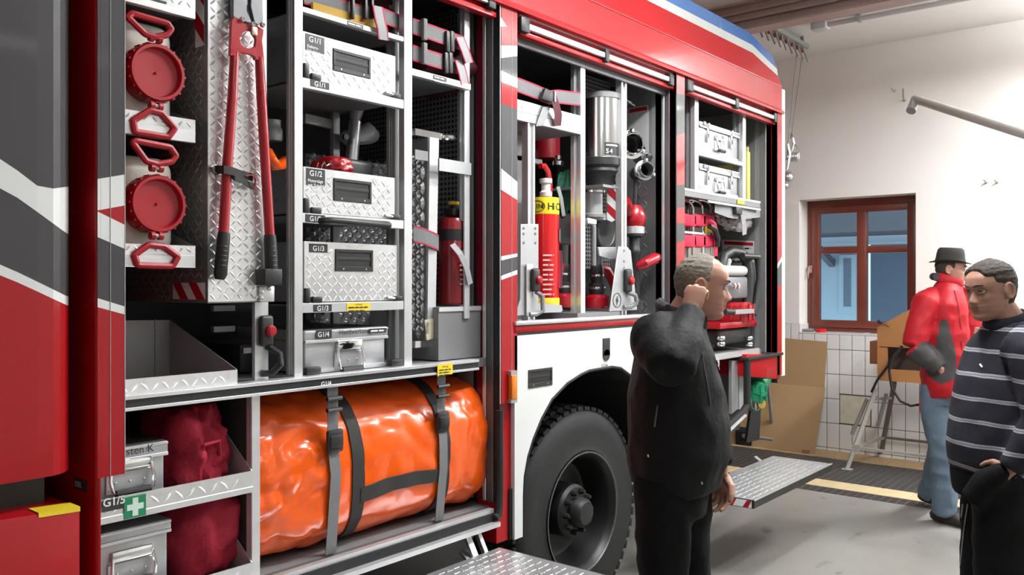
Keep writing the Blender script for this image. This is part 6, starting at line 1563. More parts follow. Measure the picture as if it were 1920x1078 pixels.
k1 = at_x(1475, 300, XK1)
MB().tube([(XK1, .57, 3.61), (k1.x, k1.y, k1.z)], .005, 6).build('cord', M_cord, t)
MB().tube([at_x(1477, 270, XK1), at_x(1481, 290, XK1), at_x(1475, 318, XK1)], .012, 8).build('hook_plate', M_steel, t)
MB().ball(at_x(1476, 332, XK1), (.055, .055, .05), 14, 10).build('weight', M_steel, t)
MB().ball(at_x(1471, 348, XK1), (.04, .04, .036), 12, 8).build('weight', M_steel, t)
t = thing('hanging_hoist', 'right hanging cord with a coiled grip beside the truck tail', 'cord', at_x(1490, 300, XK2))
k2 = at_x(1485, 252, XK2)
MB().tube([(XK2, .57, 3.61), (k2.x, k2.y, k2.z)], .005, 6).build('cord', M_cord, t)
MB().tube([at_x(1485, 250, XK2), at_x(1482, 258, XK2), at_x(1488, 258, XK2), at_x(1485, 250, XK2)], .006, 6).build('shackle', M_steel, t)
MB().tube([at_x(1486, 258, XK2), at_x(1489, 270, XK2), at_x(1481, 290, XK2)], .012, 8).build('arm', M_steel, t)
MB().tube([at_x(1489, 268, XK2), at_x(1499, 281, XK2), at_x(1499, 298, XK2)], .005, 6).build('wire', M_steel, t)
cg = MB(); p, q = at_x(1479, 296, XK2), at_x(1499, 294, XK2)
cg.tube([p, q], .038, 14)
for k in range(7): cg.lathe([(.038, -.006), (.045, 0), (.038, .006)], p.lerp(q, (k+.5)/7), q-p, 14, cap=False)
cg.build('coiled_grip', M_steel, t)
# ---- slanting pole at the right
pl = thing('slanting_pole', 'grey pole slanting down before the bright end wall', 'pole', DP(1710, 185, 7.2))
pe, pr_ = DP(1716, 186, 6.9), DP(1925, 252, 5.6)
far = pr_ + (pr_-pe).normalized()*2.4
MB().tube([pe, far], .034, 14).build('pole_tube', mat('galvanised_pole', (.48,.47,.44), .5, .2), pl)
MB().tube([pe + Vector((0,0,.01)), DP(1713, 196, 6.88), DP(1708, 208, 6.85)], [.030, .036, .038], 12).build('end_joint', M_alug, pl)
wr = Vector((far.x, far.y, far.z))
MB().bar(far, Vector((far.x, YR+.015, far.z)), .05, .05).build('wall_arm', M_alug, pl)
for i, (x, y, lab) in enumerate(((1696, 188, 'small steel wall hook left of the slanting pole'), (1677, 170, 'tiny wall screw hook further left of the pole'), (1850, 342, 'left wall hook above the hat'), (1870, 342, 'right wall hook above the hat'))):
    c = W(x, y, XW); t = thing('wall_hook', lab, 'hook', c, 'small hooks in the end wall')
    MB().lathe([(.012, 0), (.012, .006)], c, (-1,0,0), 10).build('hook_plate', M_steel, t)
    L_ = .10 if i == 0 else .025
    MB().tube([c, c+Vector((-.03,0,0)), c+Vector((-.04,0,.02)), c+Vector((-.04,0,L_))] if i == 0 else [c, c+Vector((-.03,0,0)), c+Vector((-.04,.01,.012)), c+Vector((-.035,.015,.02))], .007, 6).build('hook_arm', M_steel, t)
# ================================================================== people
def smooth01(a, b, x):
    t = max(0.0, min(1.0, (x-a)/(b-a))); return t*t*(3-2*t)
def interp(tab, x):
    if x <= tab[0][0]: return tab[0][1]
    for (a, b), (c, d) in zip(tab[:-1], tab[1:]):
        if x <= c:
            t = (x-a)/(c-a); t = t*t*(3-2*t)*.5 + t*.5
            return b + (d-b)*t
    return tab[-1][1]
XFT = [(-.125,.050),(-.118,.074),(-.110,.084),(-.100,.089),(-.088,.083),(-.082,.084),(-.074,.091),(-.0665,.088),(-.059,.093),(-.047,.088),(-.030,.086),(-.010,.083),(.004,.083),(.018,.092),(.030,.094),(.055,.090),(.080,.074),(.098,.050),(.110,.022),(.117,-.008)]
XBK = [(-.125,-.02),(-.105,-.045),(-.085,-.062),(-.060,-.076),(-.03,-.090),(.0,-.099),(.03,-.102),(.055,-.098),(.08,-.082),(.098,-.058),(.110,-.034),(.117,-.012)]
WID = [(-.125,.018),(-.115,.034),(-.10,.046),(-.08,.057),(-.05,.066),(-.02,.072),(.01,.076),(.04,.077),(.065,.071),(.085,.058),(.10,.040),(.11,.024),(.117,.006)]
def head_point(a, z, P):
    xf, xb, w_ = interp(XFT, z), interp(XBK, z), interp(WID, z)*P.get('wide', 1)
    c, s = math.cos(a), math.sin(a); xc = -.012
    x = xc + (xf-xc)*abs(c)**.80 if c > 0 else xc - (xc-xb)*abs(c)**.9
    y = w_*math.copysign(abs(s)**.86, s)
    if c > 0:
        ay = abs(y); k = c
        ns = P.get('nose', 1.0)
        nzv = interp([(-.054,0),(-.048,.010),(-.041,.0235),(-.034,.024),(-.022,.018),(-.008,.011),(.004,.006),(.014,0)], z)*ns
        wn = interp([(-.05,.016),(-.038,.0145),(-.02,.010),(.01,.008)], z)
        x += nzv*math.exp(-(y/wn)**2)
        x += .008*math.exp(-(((ay-.015)/.006)**2 + ((z+.043)/.007)**2))
        x -= .011*math.exp(-(((ay-.031)/.0145)**2 + ((z-.004)/.010)**2))
        x += .005*math.exp(-((z-.021)/.0065)**2)*math.exp(-((ay-.026)/.02)**2)
        x += .005*math.exp(-(((ay-.044)/.015)**2 + ((z+.024)/.016)**2))
        x -= .004*math.exp(-(((ay-.036)/.012)**2 + ((z+.058)/.02)**2))
        x -= .0035*math.exp(-((z+.0665)/.0028)**2)*math.exp(-(y/.024)**4)
        x += .002*math.exp(-((z+.059)/.004)**2)*math.exp(-(y/.02)**4) + .003*math.exp(-((z+.074)/.005)**2)*math.exp(-(y/.017)**4)
        x -= .003*math.exp(-((ay-.024)/.006)**2 - ((z+.055)/.012)**2)*P.get('fold', 1)
    return Vector((x, y, z))
NA, NZH = 120, 84
ZS = [-.125 + .242*i/NZH for i in range(NZH+1)]
def head_mesh(P, Mx):
    v = [Mx @ head_point(2*math.pi*j/NA, z, P) for z in ZS for j in range(NA)]
    fs = [tuple(reversed(range(NA))), tuple(range(NZH*NA, (NZH+1)*NA))]
    for i in range(NZH):
        for j in range(NA): fs.append((i*NA+j, i*NA+(j+1) % NA, (i+1)*NA+(j+1) % NA, (i+1)*NA+j))
    return v, fs
def hair_mesh(P, Mx, mask, thick, seed=0, rough=.4):
    v = []; ms = []
    for z in ZS:
        for j in range(NA):
            p = head_point(2*math.pi*j/NA, z, P); m = mask(p); ms.append(m)
            d = (p - Vector((-.012, 0, .02))).normalized()
            n_ = mnoise.noise(Vector((p.x*45, p.y*170, p.z*110)) + Vector((seed,)*3))*rough + mnoise.noise(Vector((p.x*120, p.y*260, p.z*200)))*rough*.6
            v.append(Mx @ (p + d*(-.003 + (thick+.003)*m**.6*(1+n_))))
    fs = []
    for i in range(NZH):
        for j in range(NA):
            q = (i*NA+j, i*NA+(j+1) % NA, (i+1)*NA+(j+1) % NA, (i+1)*NA+j)
            if max(ms[k] for k in q) > .02: fs.append(q)
    fs.append(tuple(range(NZH*NA, (NZH+1)*NA))) if mask(Vector((-.01, 0, .117))) > .02 else None
    return MB().add(v, fs)
def to_mesh_remeshed(mb, voxel, it, name):
    me = bpy.data.meshes.new(name); me.from_pydata(mb.v, [], mb.f)
    o = bpy.data.objects.new(name, me); COL.objects.link(o)
    r = o.modifiers.new('r', 'REMESH'); r.mode = 'VOXEL'; r.voxel_size = voxel; r.use_smooth_shade = True
    if it:
        s = o.modifiers.new('s', 'SMOOTH'); s.iterations = it; s.factor = .5
    dg = bpy.context.evaluated_depsgraph_get(); dg.update()
    out = bpy.data.meshes.new_from_object(o.evaluated_get(dg)); out.name = name
    bpy.data.objects.remove(o); bpy.data.meshes.remove(me)
    return out
def garment(name, mb, voxel, it, mats, parent, wr=.0, wfreq=14, wstretch=(1, 1, 1), pick=None, cut=None, seed=0):
    me = to_mesh_remeshed(mb, voxel, it, name)
    if wr:
        nr = [v.normal.copy() for v in me.vertices]
        for v, n in zip(me.vertices, nr):
            q = Vector((v.co.x*wstretch[0], v.co.y*wstretch[1], v.co.z*wstretch[2]))*wfreq + Vector((seed, seed*2, 0))
            v.co += n*(wr*(1-2*abs(mnoise.noise(q))) + wr*.5*mnoise.noise(q*2.3))
    if cut:
        bm = bmesh.new(); bm.from_mesh(me)
        bmesh.ops.delete(bm, geom=[f for f in bm.faces if cut(f.calc_center_median())], context='FACES')
        bm.to_mesh(me); bm.free()
    if not isinstance(mats, (list, tuple)): mats = [mats]
    for m in mats: me.materials.append(m)
    if pick:
        me.polygons.foreach_set('material_index', [pick(p.center) for p in me.polygons])
    me.polygons.foreach_set('use_smooth', [True]*len(me.polygons))
    o = bpy.data.objects.new(name, me); COL.objects.link(o)
    if parent: attach(o, parent)
    return o
def add_hand(mb, wrist, d, n_, side, s=1.0, curl=(.35, .35, .35, .35), thumb=.6, spread=.06, tuck=False):
    """hand from the wrist along d, palm normal n_ (fingers curl towards it), side = towards the thumb"""
    d, n_ = Vector(d).normalized(), Vector(n_).normalized(); n_ = (n_ - d*n_.dot(d)).normalized()
    sd = d.cross(n_); sd = sd if sd.dot(Vector(side)) > 0 else -sd
    w_ = Vector(wrist)
    mb.tube([w_-d*.03*s, w_, w_+d*.035*s, w_+d*.07*s, w_+d*.092*s], [(.026*s, .020*s), (.028*s, .019*s), (.038*s, .017*s), (.042*s, .0155*s), (.036*s, .012*s)], 14, up=n_)
    L = [.072, .080, .075, .058]
    for i in range(4):
        base = w_ + d*(.080 - .006*abs(i-1.2))*s + sd*((1.5-i)*.0200*s)
        dd = (d + sd*((1.5-i)*spread)).normalized(); p = base - d*.015*s; pts = [p, base]; a = 0
        for k, f in enumerate((.45, .32, .23)):
            a += curl[i]*(1.0 if k else .8)*1.15
            q = (dd*math.cos(a) + n_*math.sin(a)).normalized()
            pts.append(pts[-1] + q*(L[i]*f*1.12*s))
        mb.tube(pts, [.0095*s, .0100*s, .0092*s, .0084*s, .0068*s], 10, up=sd)
    tb = w_ + d*.022*s + sd*.026*s
    t1 = tb + (d*.6 + sd*.75 + n_*thumb*.5).normalized()*.040*s
    t2 = t1 + (d*.85 + sd*.30 + n_*thumb*.8).normalized()*.032*s
    t3 = t2 + (d*.95 + sd*.05 + n_*thumb*.9).normalized()*.025*s
    if tuck:
        t1 = tb + (d*.75 + n_*.8 + sd*.05).normalized()*.036*s; t2 = t1 + (d*.9 + n_*.3 - sd*.2).normalized()*.028*s; t3 = t2 + (d*.6 - sd*.6 + n_*.2).normalized()*.020*s
    mb.tube([tb-sd*.012*s, tb, t1, t2, t3], [.014*s, .0155*s, .0125*s, .0108*s, .008*s], 10)
def headframe(c, f, up=(0,0,1), s=1.0):
    f = Vector(f).normalized(); l = Vector(up).cross(f).normalized(); u = f.cross(l)
    return Matrix(((f.x*s, l.x*s, u.x*s, c[0]), (f.y*s, l.y*s, u.y*s, c[1]), (f.z*s, l.z*s, u.z*s, c[2]), (0, 0, 0, 1)))
def skin(name, c1, c2, lip):
    m = mat(name, c1, .48, 0, .08, 30, bump=.06, bscale=180); b = m.node_tree.nodes['Principled BSDF']
    b.inputs['Subsurface Weight'].default_value = .12; b.inputs['Subsurface Radius'].default_value = (.012, .005, .003); b.inputs['Subsurface Scale'].default_value = .5
    return m
def eye_mat():
    m = bpy.data.materials.new('eye_with_iris'); m.use_nodes = True; nt = m.node_tree; b = nt.nodes['Principled BSDF']
    tc = nt.nodes.new('ShaderNodeTexCoord'); sp = nt.nodes.new('ShaderNodeSeparateXYZ'); nt.links.new(tc.outputs['Object'], sp.inputs[0])
    r = nt.nodes.new('ShaderNodeValToRGB'); r.color_ramp.interpolation = 'CONSTANT'; e = r.color_ramp.elements
    e[0].color = (.55,.50,.47,1); e[1].position = .80; e[1].color = (.07,.06,.05,1); e2 = r.color_ramp.elements.new(.955); e2.color = (.005,.005,.005,1)
    mr = nt.nodes.new('ShaderNodeMapRange'); mr.inputs[1].default_value = 0; mr.inputs[2].default_value = .0125
    nt.links.new(sp.outputs['X'], mr.inputs[0]); nt.links.new(mr.outputs[0], r.inputs[0]); nt.links.new(r.outputs[0], b.inputs['Base Color']); b.inputs['Roughness'].default_value = .15
    return m
M_eye = eye_mat()
def body(label, mb, P, Mx, skm, lipm, name='person', voxel=.0045):
    v, f = head_mesh(P, Mx); mb.add(v, f)
    R = Mx.to_3x3()
    for s in (-1, 1):                       # ears
        c = Mx @ Vector((-.010, s*.079*P.get('wide', 1), -.010))
        rim = []
        for k in range(13):
            a = math.radians(200 - k*25)
            rim.append(Mx @ Vector((-.012 - .019*math.cos(a)*1.0, s*(.082*P.get('wide', 1)+.008*(1+math.cos(a))/2), -.004 + .030*math.sin(a))))
        mb.tube(rim, .0048, 8)
        ear = MB().ball((0, 0, 0), (.015, .006, .026), 12, 8)
        mb.add([c + R @ Vector(p) for p in ear.v], ear.f)
        mb.add([c + R @ (Vector(p)*.5 + Vector((.004, s*.002, -.022))) for p in ear.v], ear.f)
    inv = Mx.inverted()
    def pick(c):
        q = inv @ c
        if q.x > .075 and abs(q.y) < .023 and -.080 < q.z < -.0585 and abs(q.y) < .024 - abs(q.z+.067)*.9: return 1
        return 0
    o = garment(name, mb, voxel, 2, [skm, lipm], None, pick=pick)
    tag(o, label, 'person')
    for s in (-1, 1):
        ec = Mx @ Vector((.0695, s*.031, .003))
        e = MB().ball((0, 0, 0), .0122, 18, 12).build('eye', M_eye, o); e.matrix_world = Matrix.Translation(ec) @ R.to_4x4()
        for dz, w_, up_ in ((.0085, .0052, 1), (-.0075, .004, -1)):     # lids
            pts = [Mx @ Vector((.0695 + .0128*math.cos(t*.9)*.98, s*.031 + .0135*math.sin(t), .003 + dz*math.cos(t)*.95)) for t in [-1.2 + 2.4*k/8 for k in range(9)]]
            MB().tube(pts, .0030, 6).build('eyelid', skm, o)
    return o
def brows(o, P, Mx, m, t=.004):
    for s in (-1, 1):
        pts = []
        for k in range(7):
            y = s*(.012 + .036*k/6); z = .0225 + .006*math.sin(k/6*2.2)
            a = math.asin(max(-1, min(1, (abs(y)/interp(WID, z))**(1/.86))))*s
            pts.append(Mx @ (head_point(a, z, P) + Vector((.0015, 0, 0))))
        MB().tube(pts, [.002, t*.8, t, t, t*.9, t*.7, .0015], 8).build('eyebrow', m, o)
def foot(mb, ank, d, s=1.0, sole=.0):
    d = Vector(d); d.z = 0; d.normalize(); a = Vector(ank)
    z0 = sole
    mb.tube([a-d*.085*s+Vector((0,0,z0+.035-a.z)), a-d*.06*s+Vector((0,0,z0+.045-a.z)), a+Vector((0,0,z0+.052-a.z)), a+d*.08*s+Vector((0,0,z0+.045-a.z)), a+d*.15*s+Vector((0,0,z0+.034-a.z)), a+d*.195*s+Vector((0,0,z0+.026-a.z))],
            [(.026*s, .030), (.036*s, .044), (.040*s, .050), (.048*s, .042), (.046*s, .032), (.028*s, .022)], 14, up=(0,0,1))
    mb.tube([a+Vector((0,0,.06)), a+Vector((0,0,z0+.06-a.z))], [.045*s, .045*s], 12)
def gpt(px, d, z):           # point at view depth d, height z, in image column px
    dx = (px-CX)/FPX
    p = CAM + (FW + RT*dx)*d; p.z = z; return p

# ------------------------------------------------------------------ man with the dark jacket
SK1 = skin('ruddy_skin', (.46,.24,.175), None, None); LIP1 = mat('lip_ruddy', (.36,.13,.11), .45)
SK2 = skin('tanned_skin', (.40,.215,.15), None, None); LIP2 = mat('lip_tanned', (.28,.11,.09), .45)
M_jk = mat('black_softshell', (.0045,.0045,.0052), .7, 0, .15, 20, bump=.25, bscale=60, spec=.25)
M_tr = mat('black_trouser_cloth', (.0035,.0035,.004), .8, 0, .15, 20, bump=.2, bscale=90, spec=.2)
d0 = 2.86
F1 = (RT*.985 - FW*.17).normalized(); LF1 = UP.cross(F1)           # faces right in the picture; his right side shows
H1 = {'nose': 1.12, 'wide': 1.02, 'fold': 1.6}
hc = DP(1317, 536, d0)
M1 = headframe(hc, (F1 - UP*.10), s=.90)
b = MB()
nb0 = M1 @ Vector((-.030, 0, -.06))
shc = DP(1268, 640, d0)
b.tube([nb0, DP(1283, 590, d0), shc+UP*.02], [.056, .058, .070], 16, up=F1)
rs, re, rw = DP(1232, 640, d0-.19), DP(1262, 690, d0-.34), DP(1297, 583, d0-.17)
ls, le_, lw_ = DP(1280, 640, d0+.20), DP(1330, 765, d0+.17), DP(1351, 882, d0+.10)
b.tube([shc+UP*.05, shc-UP*.15, DP(1262, 860, d0)], [(.15,.09), (.15,.10), (.14,.09)], 20, up=F1)
b.tube([rs, re], [.045, .04], 12); b.tube([re, rw], [.038, .027], 12)
b.tube([ls, le_], [.045, .04], 12); b.tube([le_, lw_], [.038, .027], 12)
hipR, hipL = DP(1243, 915, d0-.10), DP(1285, 915, d0+.10)
knR, knL = gpt(1246, d0-.11, .50), gpt(1290, d0+.12, .50)
anR, anL = gpt(1240, d0-.10, .09), gpt(1282, d0+.13, .09)
for h_, k_, a_ in ((hipR, knR, anR), (hipL, knL, anL)): b.tube([h_, k_, a_], [.075, .05, .036], 14)
add_hand(b, rw, (UP*.90 + RT*.22 + FW*.25), (FW*.75 + RT*.45), RT*-1, s=.90, curl=(.85, .95, 1.05, 1.1), thumb=1.2, tuck=True)
add_hand(b, lw_, (-UP*1.0 + RT*.08), (-RT*.8 - FW*.5), RT*.6 - FW, s=.98, curl=(.42, .5, .58, .62), thumb=.5)
p1 = body('older man with thinning grey hair in a black jacket, hand at his ear', b, H1, M1, SK1, LIP1)
WORLDM[p1.name] = Matrix.Identity(4)
M_h1 = mat('grey_brown_hair', (.20,.175,.14), .75, 0, .4, 120, bump=.6, bscale=220)
def mask1(p):
    top = smooth01(.034, .008, p.x)          # receding in front
    side = smooth01(.026, .010, p.x) * smooth01(.000, .020, p.z)
    back = smooth01(-.020, -.040, p.x) * smooth01(-.085, -.060, p.z)
    crown = top * smooth01(.055, .075, p.z)
    tuft = smooth01(.070, .060, p.x)*smooth01(.082, .090, p.z)*smooth01(.03, .01, abs(p.y))*.25
    ear = 1 - smooth01(.010, .0, math.hypot(p.x+.004, p.z+.012) - .030)*(1 if p.z < .03 else 0)
    return max(side, back, crown, tuft)*ear
hair_mesh(H1, M1, mask1, .0055, 1, .35).build('hair', M_h1, p1, smooth=80)
brows(p1, H1, M1, mat('grey_brow', (.17,.12,.09), .8), .0035)
j = MB()
LAT = .205
zt = DP(1262, 905, d0).z
j.tube([DP(1276, 602, d0), DP(1270, 622, d0), DP(1265, 660, d0), DP(1266, 720, d0), DP(1270, 790, d0), DP(1270, 850, d0), DP(1266, 895, d0), DP(1265, 908, d0)],
       [(.085,.075), (.150,.100), (.195,.130), (.205,.150), (.208,.163), (.208,.164), (.200,.145), (.195,.135)], 28, up=F1)
j.tube([DP(1262, 632, d0-.12), rs, rs.lerp(re, .5), re + UP*.0, re], [.085, .090, .078, .066, .060], 16)
j.tube([re - UP*.01, re.lerp(rw, .3), re.lerp(rw, .7), rw + UP*.0], [.062, .062, .052, .043], 16)
j.tube([DP(1275, 630, d0+.12), ls, ls.lerp(le_, .5), le_, le_.lerp(lw_, .5), lw_ + UP*.02], [.085, .085, .072, .060, .052, .042], 16)
garment('jacket', j, .0105, 5, M_jk, p1, wr=.009, wfreq=8, wstretch=(1, 1, .7), seed=3)
t = MB()
t.tube([DP(1265, 880, d0), DP(1265, 920, d0), DP(1265, 960, d0)], [(.165,.108), (.165,.108), (.15,.10)], 22, up=F1)
for h_, k_, a_ in ((hipR, knR, anR), (hipL, knL, anL)): t.tube([h_+UP*.03, h_-UP*.12, k_, k_.lerp(a_, .5), a_-UP*.01], [.090, .088, .072, .066, .064], 18)
garment('trousers', t, .012, 4, M_tr, p1, wr=.006, wfreq=8, seed=8)
# collar, zip, pocket zip, logo, shoes
cl = MB(); ccx = DP(1278, 596, d0)
ring = []
for k in range(20):
    a = 2*math.pi*k/20; ring.append(ccx + F1*(.074*math.cos(a)+.0) + LF1*(.072*math.sin(a)) + UP*(.022*-math.cos(a)))
cl.tube(ring, [(.012, .032)]*20, 10, closed=True, up=UP); cl.build('collar', M_jk, p1)
hd = MB(); hp_ = DP(1254, 570, d0)
hr_ = [ccx + F1*(-.040 - .030*math.cos(a)) + LF1*(.075*math.sin(a)) + UP*(.045 - .012*abs(math.sin(a))) for a in [-1.3 + 2.6*k/8 for k in range(9)]]
hd.tube(hr_, [(.014,.014), (.016,.018), (.018,.021), (.019,.022), (.019,.023), (.019,.022), (.018,.021), (.016,.018), (.014,.014)], 10); hd.build('hood_collar', mat('dark_grey_fleece', (.045,.045,.048), .9, 0, .2, 40, bump=.5, bscale=150), p1)
M_zip = mat('grey_zip', (.10,.10,.105), .4)
RS1 = -LF1
zp = [DP(1330, 642, d0) , DP(1342, 680, d0-.03), DP(1352, 740, d0-.05), DP(1357, 800, d0-.06)]
lg = DP(1338, 672, d0-.10)
def surf_hit(px, py, ob_name='jacket'):
    o = [c for c in p1.children if c.name.startswith(ob_name)][0]
    dx, dz = _ray(px, py); dr_ = (FW + RT*dx + UP*dz).normalized()
    ok, loc, nr, _ = o.ray_cast(CAM, dr_)
    return (loc, nr) if ok else (None, None)
bpy.context.view_layer.update()
def on_jacket(pts, r, name, m):
    P = []
    for x, y in pts:
        loc, nr = surf_hit(x, y)
        if loc is not None: P.append(loc + nr*.001)
    if len(P) > 1: MB().tube(P, r, 6).build(name, m, p1)
on_jacket([(1312, 640), (1316, 665), (1320, 690), (1326, 720), (1332, 760)], .0025, 'front_seam', M_zip)
on_jacket([(1233, 760), (1231, 775), (1229, 790), (1228, 800)], .003, 'pocket_zip', M_zip)
on_jacket([(1215, 852), (1216, 857)], .003, 'zip_pull', M_alu); on_jacket([(1315, 903), (1316, 907)], .003, 'zip_pull', M_alu)
lo, nr = surf_hit(1341, 680)
if lo is not None:
    xd = UP.cross(nr).normalized(); text('jacket_logo', 'Syw', .050, lo - xd*.03 + nr*.012 - UP*.012, M_txtw, p1, xd=xd, yd=nr.cross(xd), bold=.001)
s_ = MB(); foot(s_, anR, F1); foot(s_, anL, F1)
for an in (anR, anL):
    q = MB(); foot(q, an, F1, 1.08); garment('shoe', q, .009, 3, M_rubber, p1)

# ------------------------------------------------------------------ man in the striped sweater
d2 = 3.08
F2 = (-RT*.955 - FW*.29).normalized(); LF2 = UP.cross(F2)
H2 = {'nose': .95, 'wide': 1.0, 'fold': .8}
hc2 = DP(1856, 543, d2)
M2 = headframe(hc2, (F2 - UP*.12), s=.885)
b = MB()
sh2 = DP(1900, 640, d2)
b.tube([M2 @ Vector((-.028, 0, -.06)), DP(1882, 590, d2), sh2+UP*.02], [.052, .056, .072], 16, up=F2)
b.tube([sh2+UP*.03, DP(1872, 760, d2), DP(1868, 870, d2)], [(.15,.09), (.14,.10), (.14,.09)], 18, up=F2)
l2s, l2e, l2w = DP(1938, 662, d2-.18), DP(1958, 790, d2-.24), DP(1896, 878, d2-.19)
r2s, r2e, r2w = DP(1878, 655, d2+.18), DP(1872, 770, d2+.20), DP(1850, 880, d2+.12)
for a_, e_, w_ in ((l2s, l2e, l2w), (r2s, r2e, r2w)): b.tube([a_, e_], [.045, .04], 12); b.tube([e_, w_], [.038, .027], 12)
h2R, h2L = DP(1856, 885, d2+.10), DP(1880, 885, d2-.10)
k2R, k2L = gpt(1846, d2+.11, .50), gpt(1878, d2-.12, .50)
a2R, a2L = gpt(1850, d2+.13, .09), gpt(1885, d2-.10, .09)
for h_, k_, a_ in ((h2R, k2R, a2R), (h2L, k2L, a2L)): b.tube([h_, k_, a_], [.075, .05, .036], 14)
add_hand(b, l2w, (-RT*.60 - UP*.50 + FW*.42), (FW*.6 - UP*.5), (UP + -RT*.2), s=.85, curl=(.3, .3, .3, .3), thumb=.3)
add_hand(b, r2w, (-UP), (RT + FW*.2), -RT, s=1.0, curl=(.4,.4,.4,.4))
p2 = body('man with short dark hair in a navy striped sweater, hand in pocket', b, H2, M2, SK2, LIP2)
WORLDM[p2.name] = Matrix.Identity(4)
M_h2 = mat('short_dark_hair', (.045,.034,.026), .7, 0, .35, 110, bump=.6, bscale=260)
def mask2(p):
    hl = smooth01(.072, .062, p.x + .20*(abs(p.y))*.0 )*smooth01(.060, .070, p.z)
    side = smooth01(.045, .030, p.x)*smooth01(.020, .045, p.z - .25*max(0, p.x))
    side2 = smooth01(.012, .0, p.x)*smooth01(.004, .030, p.z)
    back = smooth01(-.015, -.035, p.x)*smooth01(-.070, -.045, p.z)
    return max(hl, side*.6, side2*.35, back*.55, smooth01(.055,.075,p.z)*smooth01(.07,.06,p.x))
hair_mesh(H2, M2, mask2, .010, 5, .30).build('hair', M_h2, p2, smooth=80)
brows(p2, H2, M2, mat('dark_brow', (.05,.03,.022), .8), .0038)
M_swt = bpy.data.materials.new('navy_striped_knit'); M_swt.use_nodes = True
def stripes(m, base, line, period, offs, w1):
    nt = m.node_tree; bs = nt.nodes['Principled BSDF']; tc = nt.nodes.new('ShaderNodeTexCoord'); sp = nt.nodes.new('ShaderNodeSeparateXYZ')
    nt.links.new(tc.outputs['Object'], sp.inputs[0])
    nz = nt.nodes.new('ShaderNodeTexNoise'); nz.inputs['Scale'].default_value = 6; nt.links.new(tc.outputs['Object'], nz.inputs['Vector'])
    def M_(op, a, b_=None):
        n = nt.nodes.new('ShaderNodeMath'); n.operation = op
        for i, x in enumerate((a, b_)):
            if x is None: continue
            if isinstance(x, (int, float)): n.inputs[i].default_value = x
            else: nt.links.new(x, n.inputs[i])
        return n.outputs[0]
    z = M_('ADD', sp.outputs['Z'], M_('MULTIPLY', M_('SUBTRACT', nz.outputs['Fac'], .5), .02))
    fr = M_('FRACT', M_('DIVIDE', M_('SUBTRACT', z, offs), period))
    l1 = M_('LESS_THAN', M_('ABSOLUTE', M_('SUBTRACT', fr, .40)), w1); l2 = M_('LESS_THAN', M_('ABSOLUTE', M_('SUBTRACT', fr, .50)), w1)
    s_ = M_('MAXIMUM', l1, l2)
    mx = nt.nodes.new('ShaderNodeMix'); mx.data_type = 'RGBA'; mx.inputs[6].default_value = base + (1,); mx.inputs[7].default_value = line + (1,)
    nt.links.new(s_, mx.inputs[0]); nt.links.new(mx.outputs[2], bs.inputs['Base Color']); bs.inputs['Roughness'].default_value = .85
    n2 = nt.nodes.new('ShaderNodeTexNoise'); n2.inputs['Scale'].default_value = 350; nt.links.new(tc.outputs['Object'], n2.inputs['Vector'])
    bp = nt.nodes.new('ShaderNodeBump'); bp.inputs['Strength'].default_value = .3; bp.inputs['Distance'].default_value = .004
    nt.links.new(n2.outputs['Fac'], bp.inputs['Height']); nt.links.new(bp.outputs[0], bs.inputs['Normal'])
stripes(M_swt, (.010, .010, .020), (.30, .31, .34), .082, DP(1830, 663, d2-.1).z - .45*.082, .040)
j = MB()
j.tube([DP(1888, 602, d2), DP(1890, 622, d2), DP(1900, 655, d2), DP(1886, 720, d2), DP(1874, 790, d2), DP(1868, 840, d2), DP(1868, 868, d2), DP(1868, 882, d2)],
       [(.074,.068), (.125,.085), (.180,.112), (.185,.132), (.182,.138), (.180,.138), (.176,.132), (.172,.126)], 28, up=F2)
for a_, e_, w_, c_ in ((l2s, l2e, l2w, DP(1908, 645, d2-.12)), (r2s, r2e, r2w, DP(1892, 645, d2+.12))):
    j.tube([c_, a_, a_.lerp(e_, .5), e_], [.080, .082, .070, .062], 16); j.tube([e_, e_.lerp(w_, .5), w_], [.060, .055, .044], 16)
garment('sweater', j, .0105, 5, M_swt, p2, wr=.005, wfreq=8, seed=12)
cl = MB(); ccx = DP(1886, 599, d2)
cl.tube([ccx + F2*(.066*math.cos(a)) + LF2*(.066*math.sin(a)) + UP*(-.020*math.cos(a)) for a in [2*math.pi*k/20 for k in range(20)]], [(.010, .022)]*20, 10, closed=True, up=UP)
cl.build('collar', mat('navy_rib_knit', (.010,.010,.018), .9), p2)
t = MB()
t.tube([DP(1865, 850, d2), DP(1866, 890, d2), DP(1868, 930, d2)], [(.165,.112), (.175,.118), (.16,.11)], 22, up=F2)
for h_, k_, a_ in ((h2R, k2R, a2R), (h2L, k2L, a2L)): t.tube([h_+UP*.03, h_-UP*.12, k_, k_.lerp(a_, .5), a_-UP*.01], [.062, .096, .085, .078, .075], 18)
t.tube([l2w - RT*.02 + UP*.0, l2w + (-RT*.05 - UP*.06 + FW*.055), l2w + (-RT*.085 - UP*.13 + FW*.085)], [.024, .050, .046], 14)
trz = garment('trousers', t, .012, 4, M_tr, p2, wr=.005, wfreq=8, seed=18)
for an in (a2R, a2L):
    q = MB(); foot(q, an, F2, 1.08); garment('shoe', q, .009, 3, M_rubber, p2)
bpy.context.view_layer.update()
def on_ob(o, pts, r, name, m, parent):
    P = []
    for x, y in pts:
        dx, dz = _ray(x, y); ok, loc, nr, _ = o.ray_cast(CAM, (FW + RT*dx + UP*dz).normalized())
        if ok: P.append(loc + nr*.001)
    if len(P) > 1: MB().tube(P, r, 6).build(name, m, parent)
M_pipe = mat('grey_white_piping', (.38,.38,.38), .6)
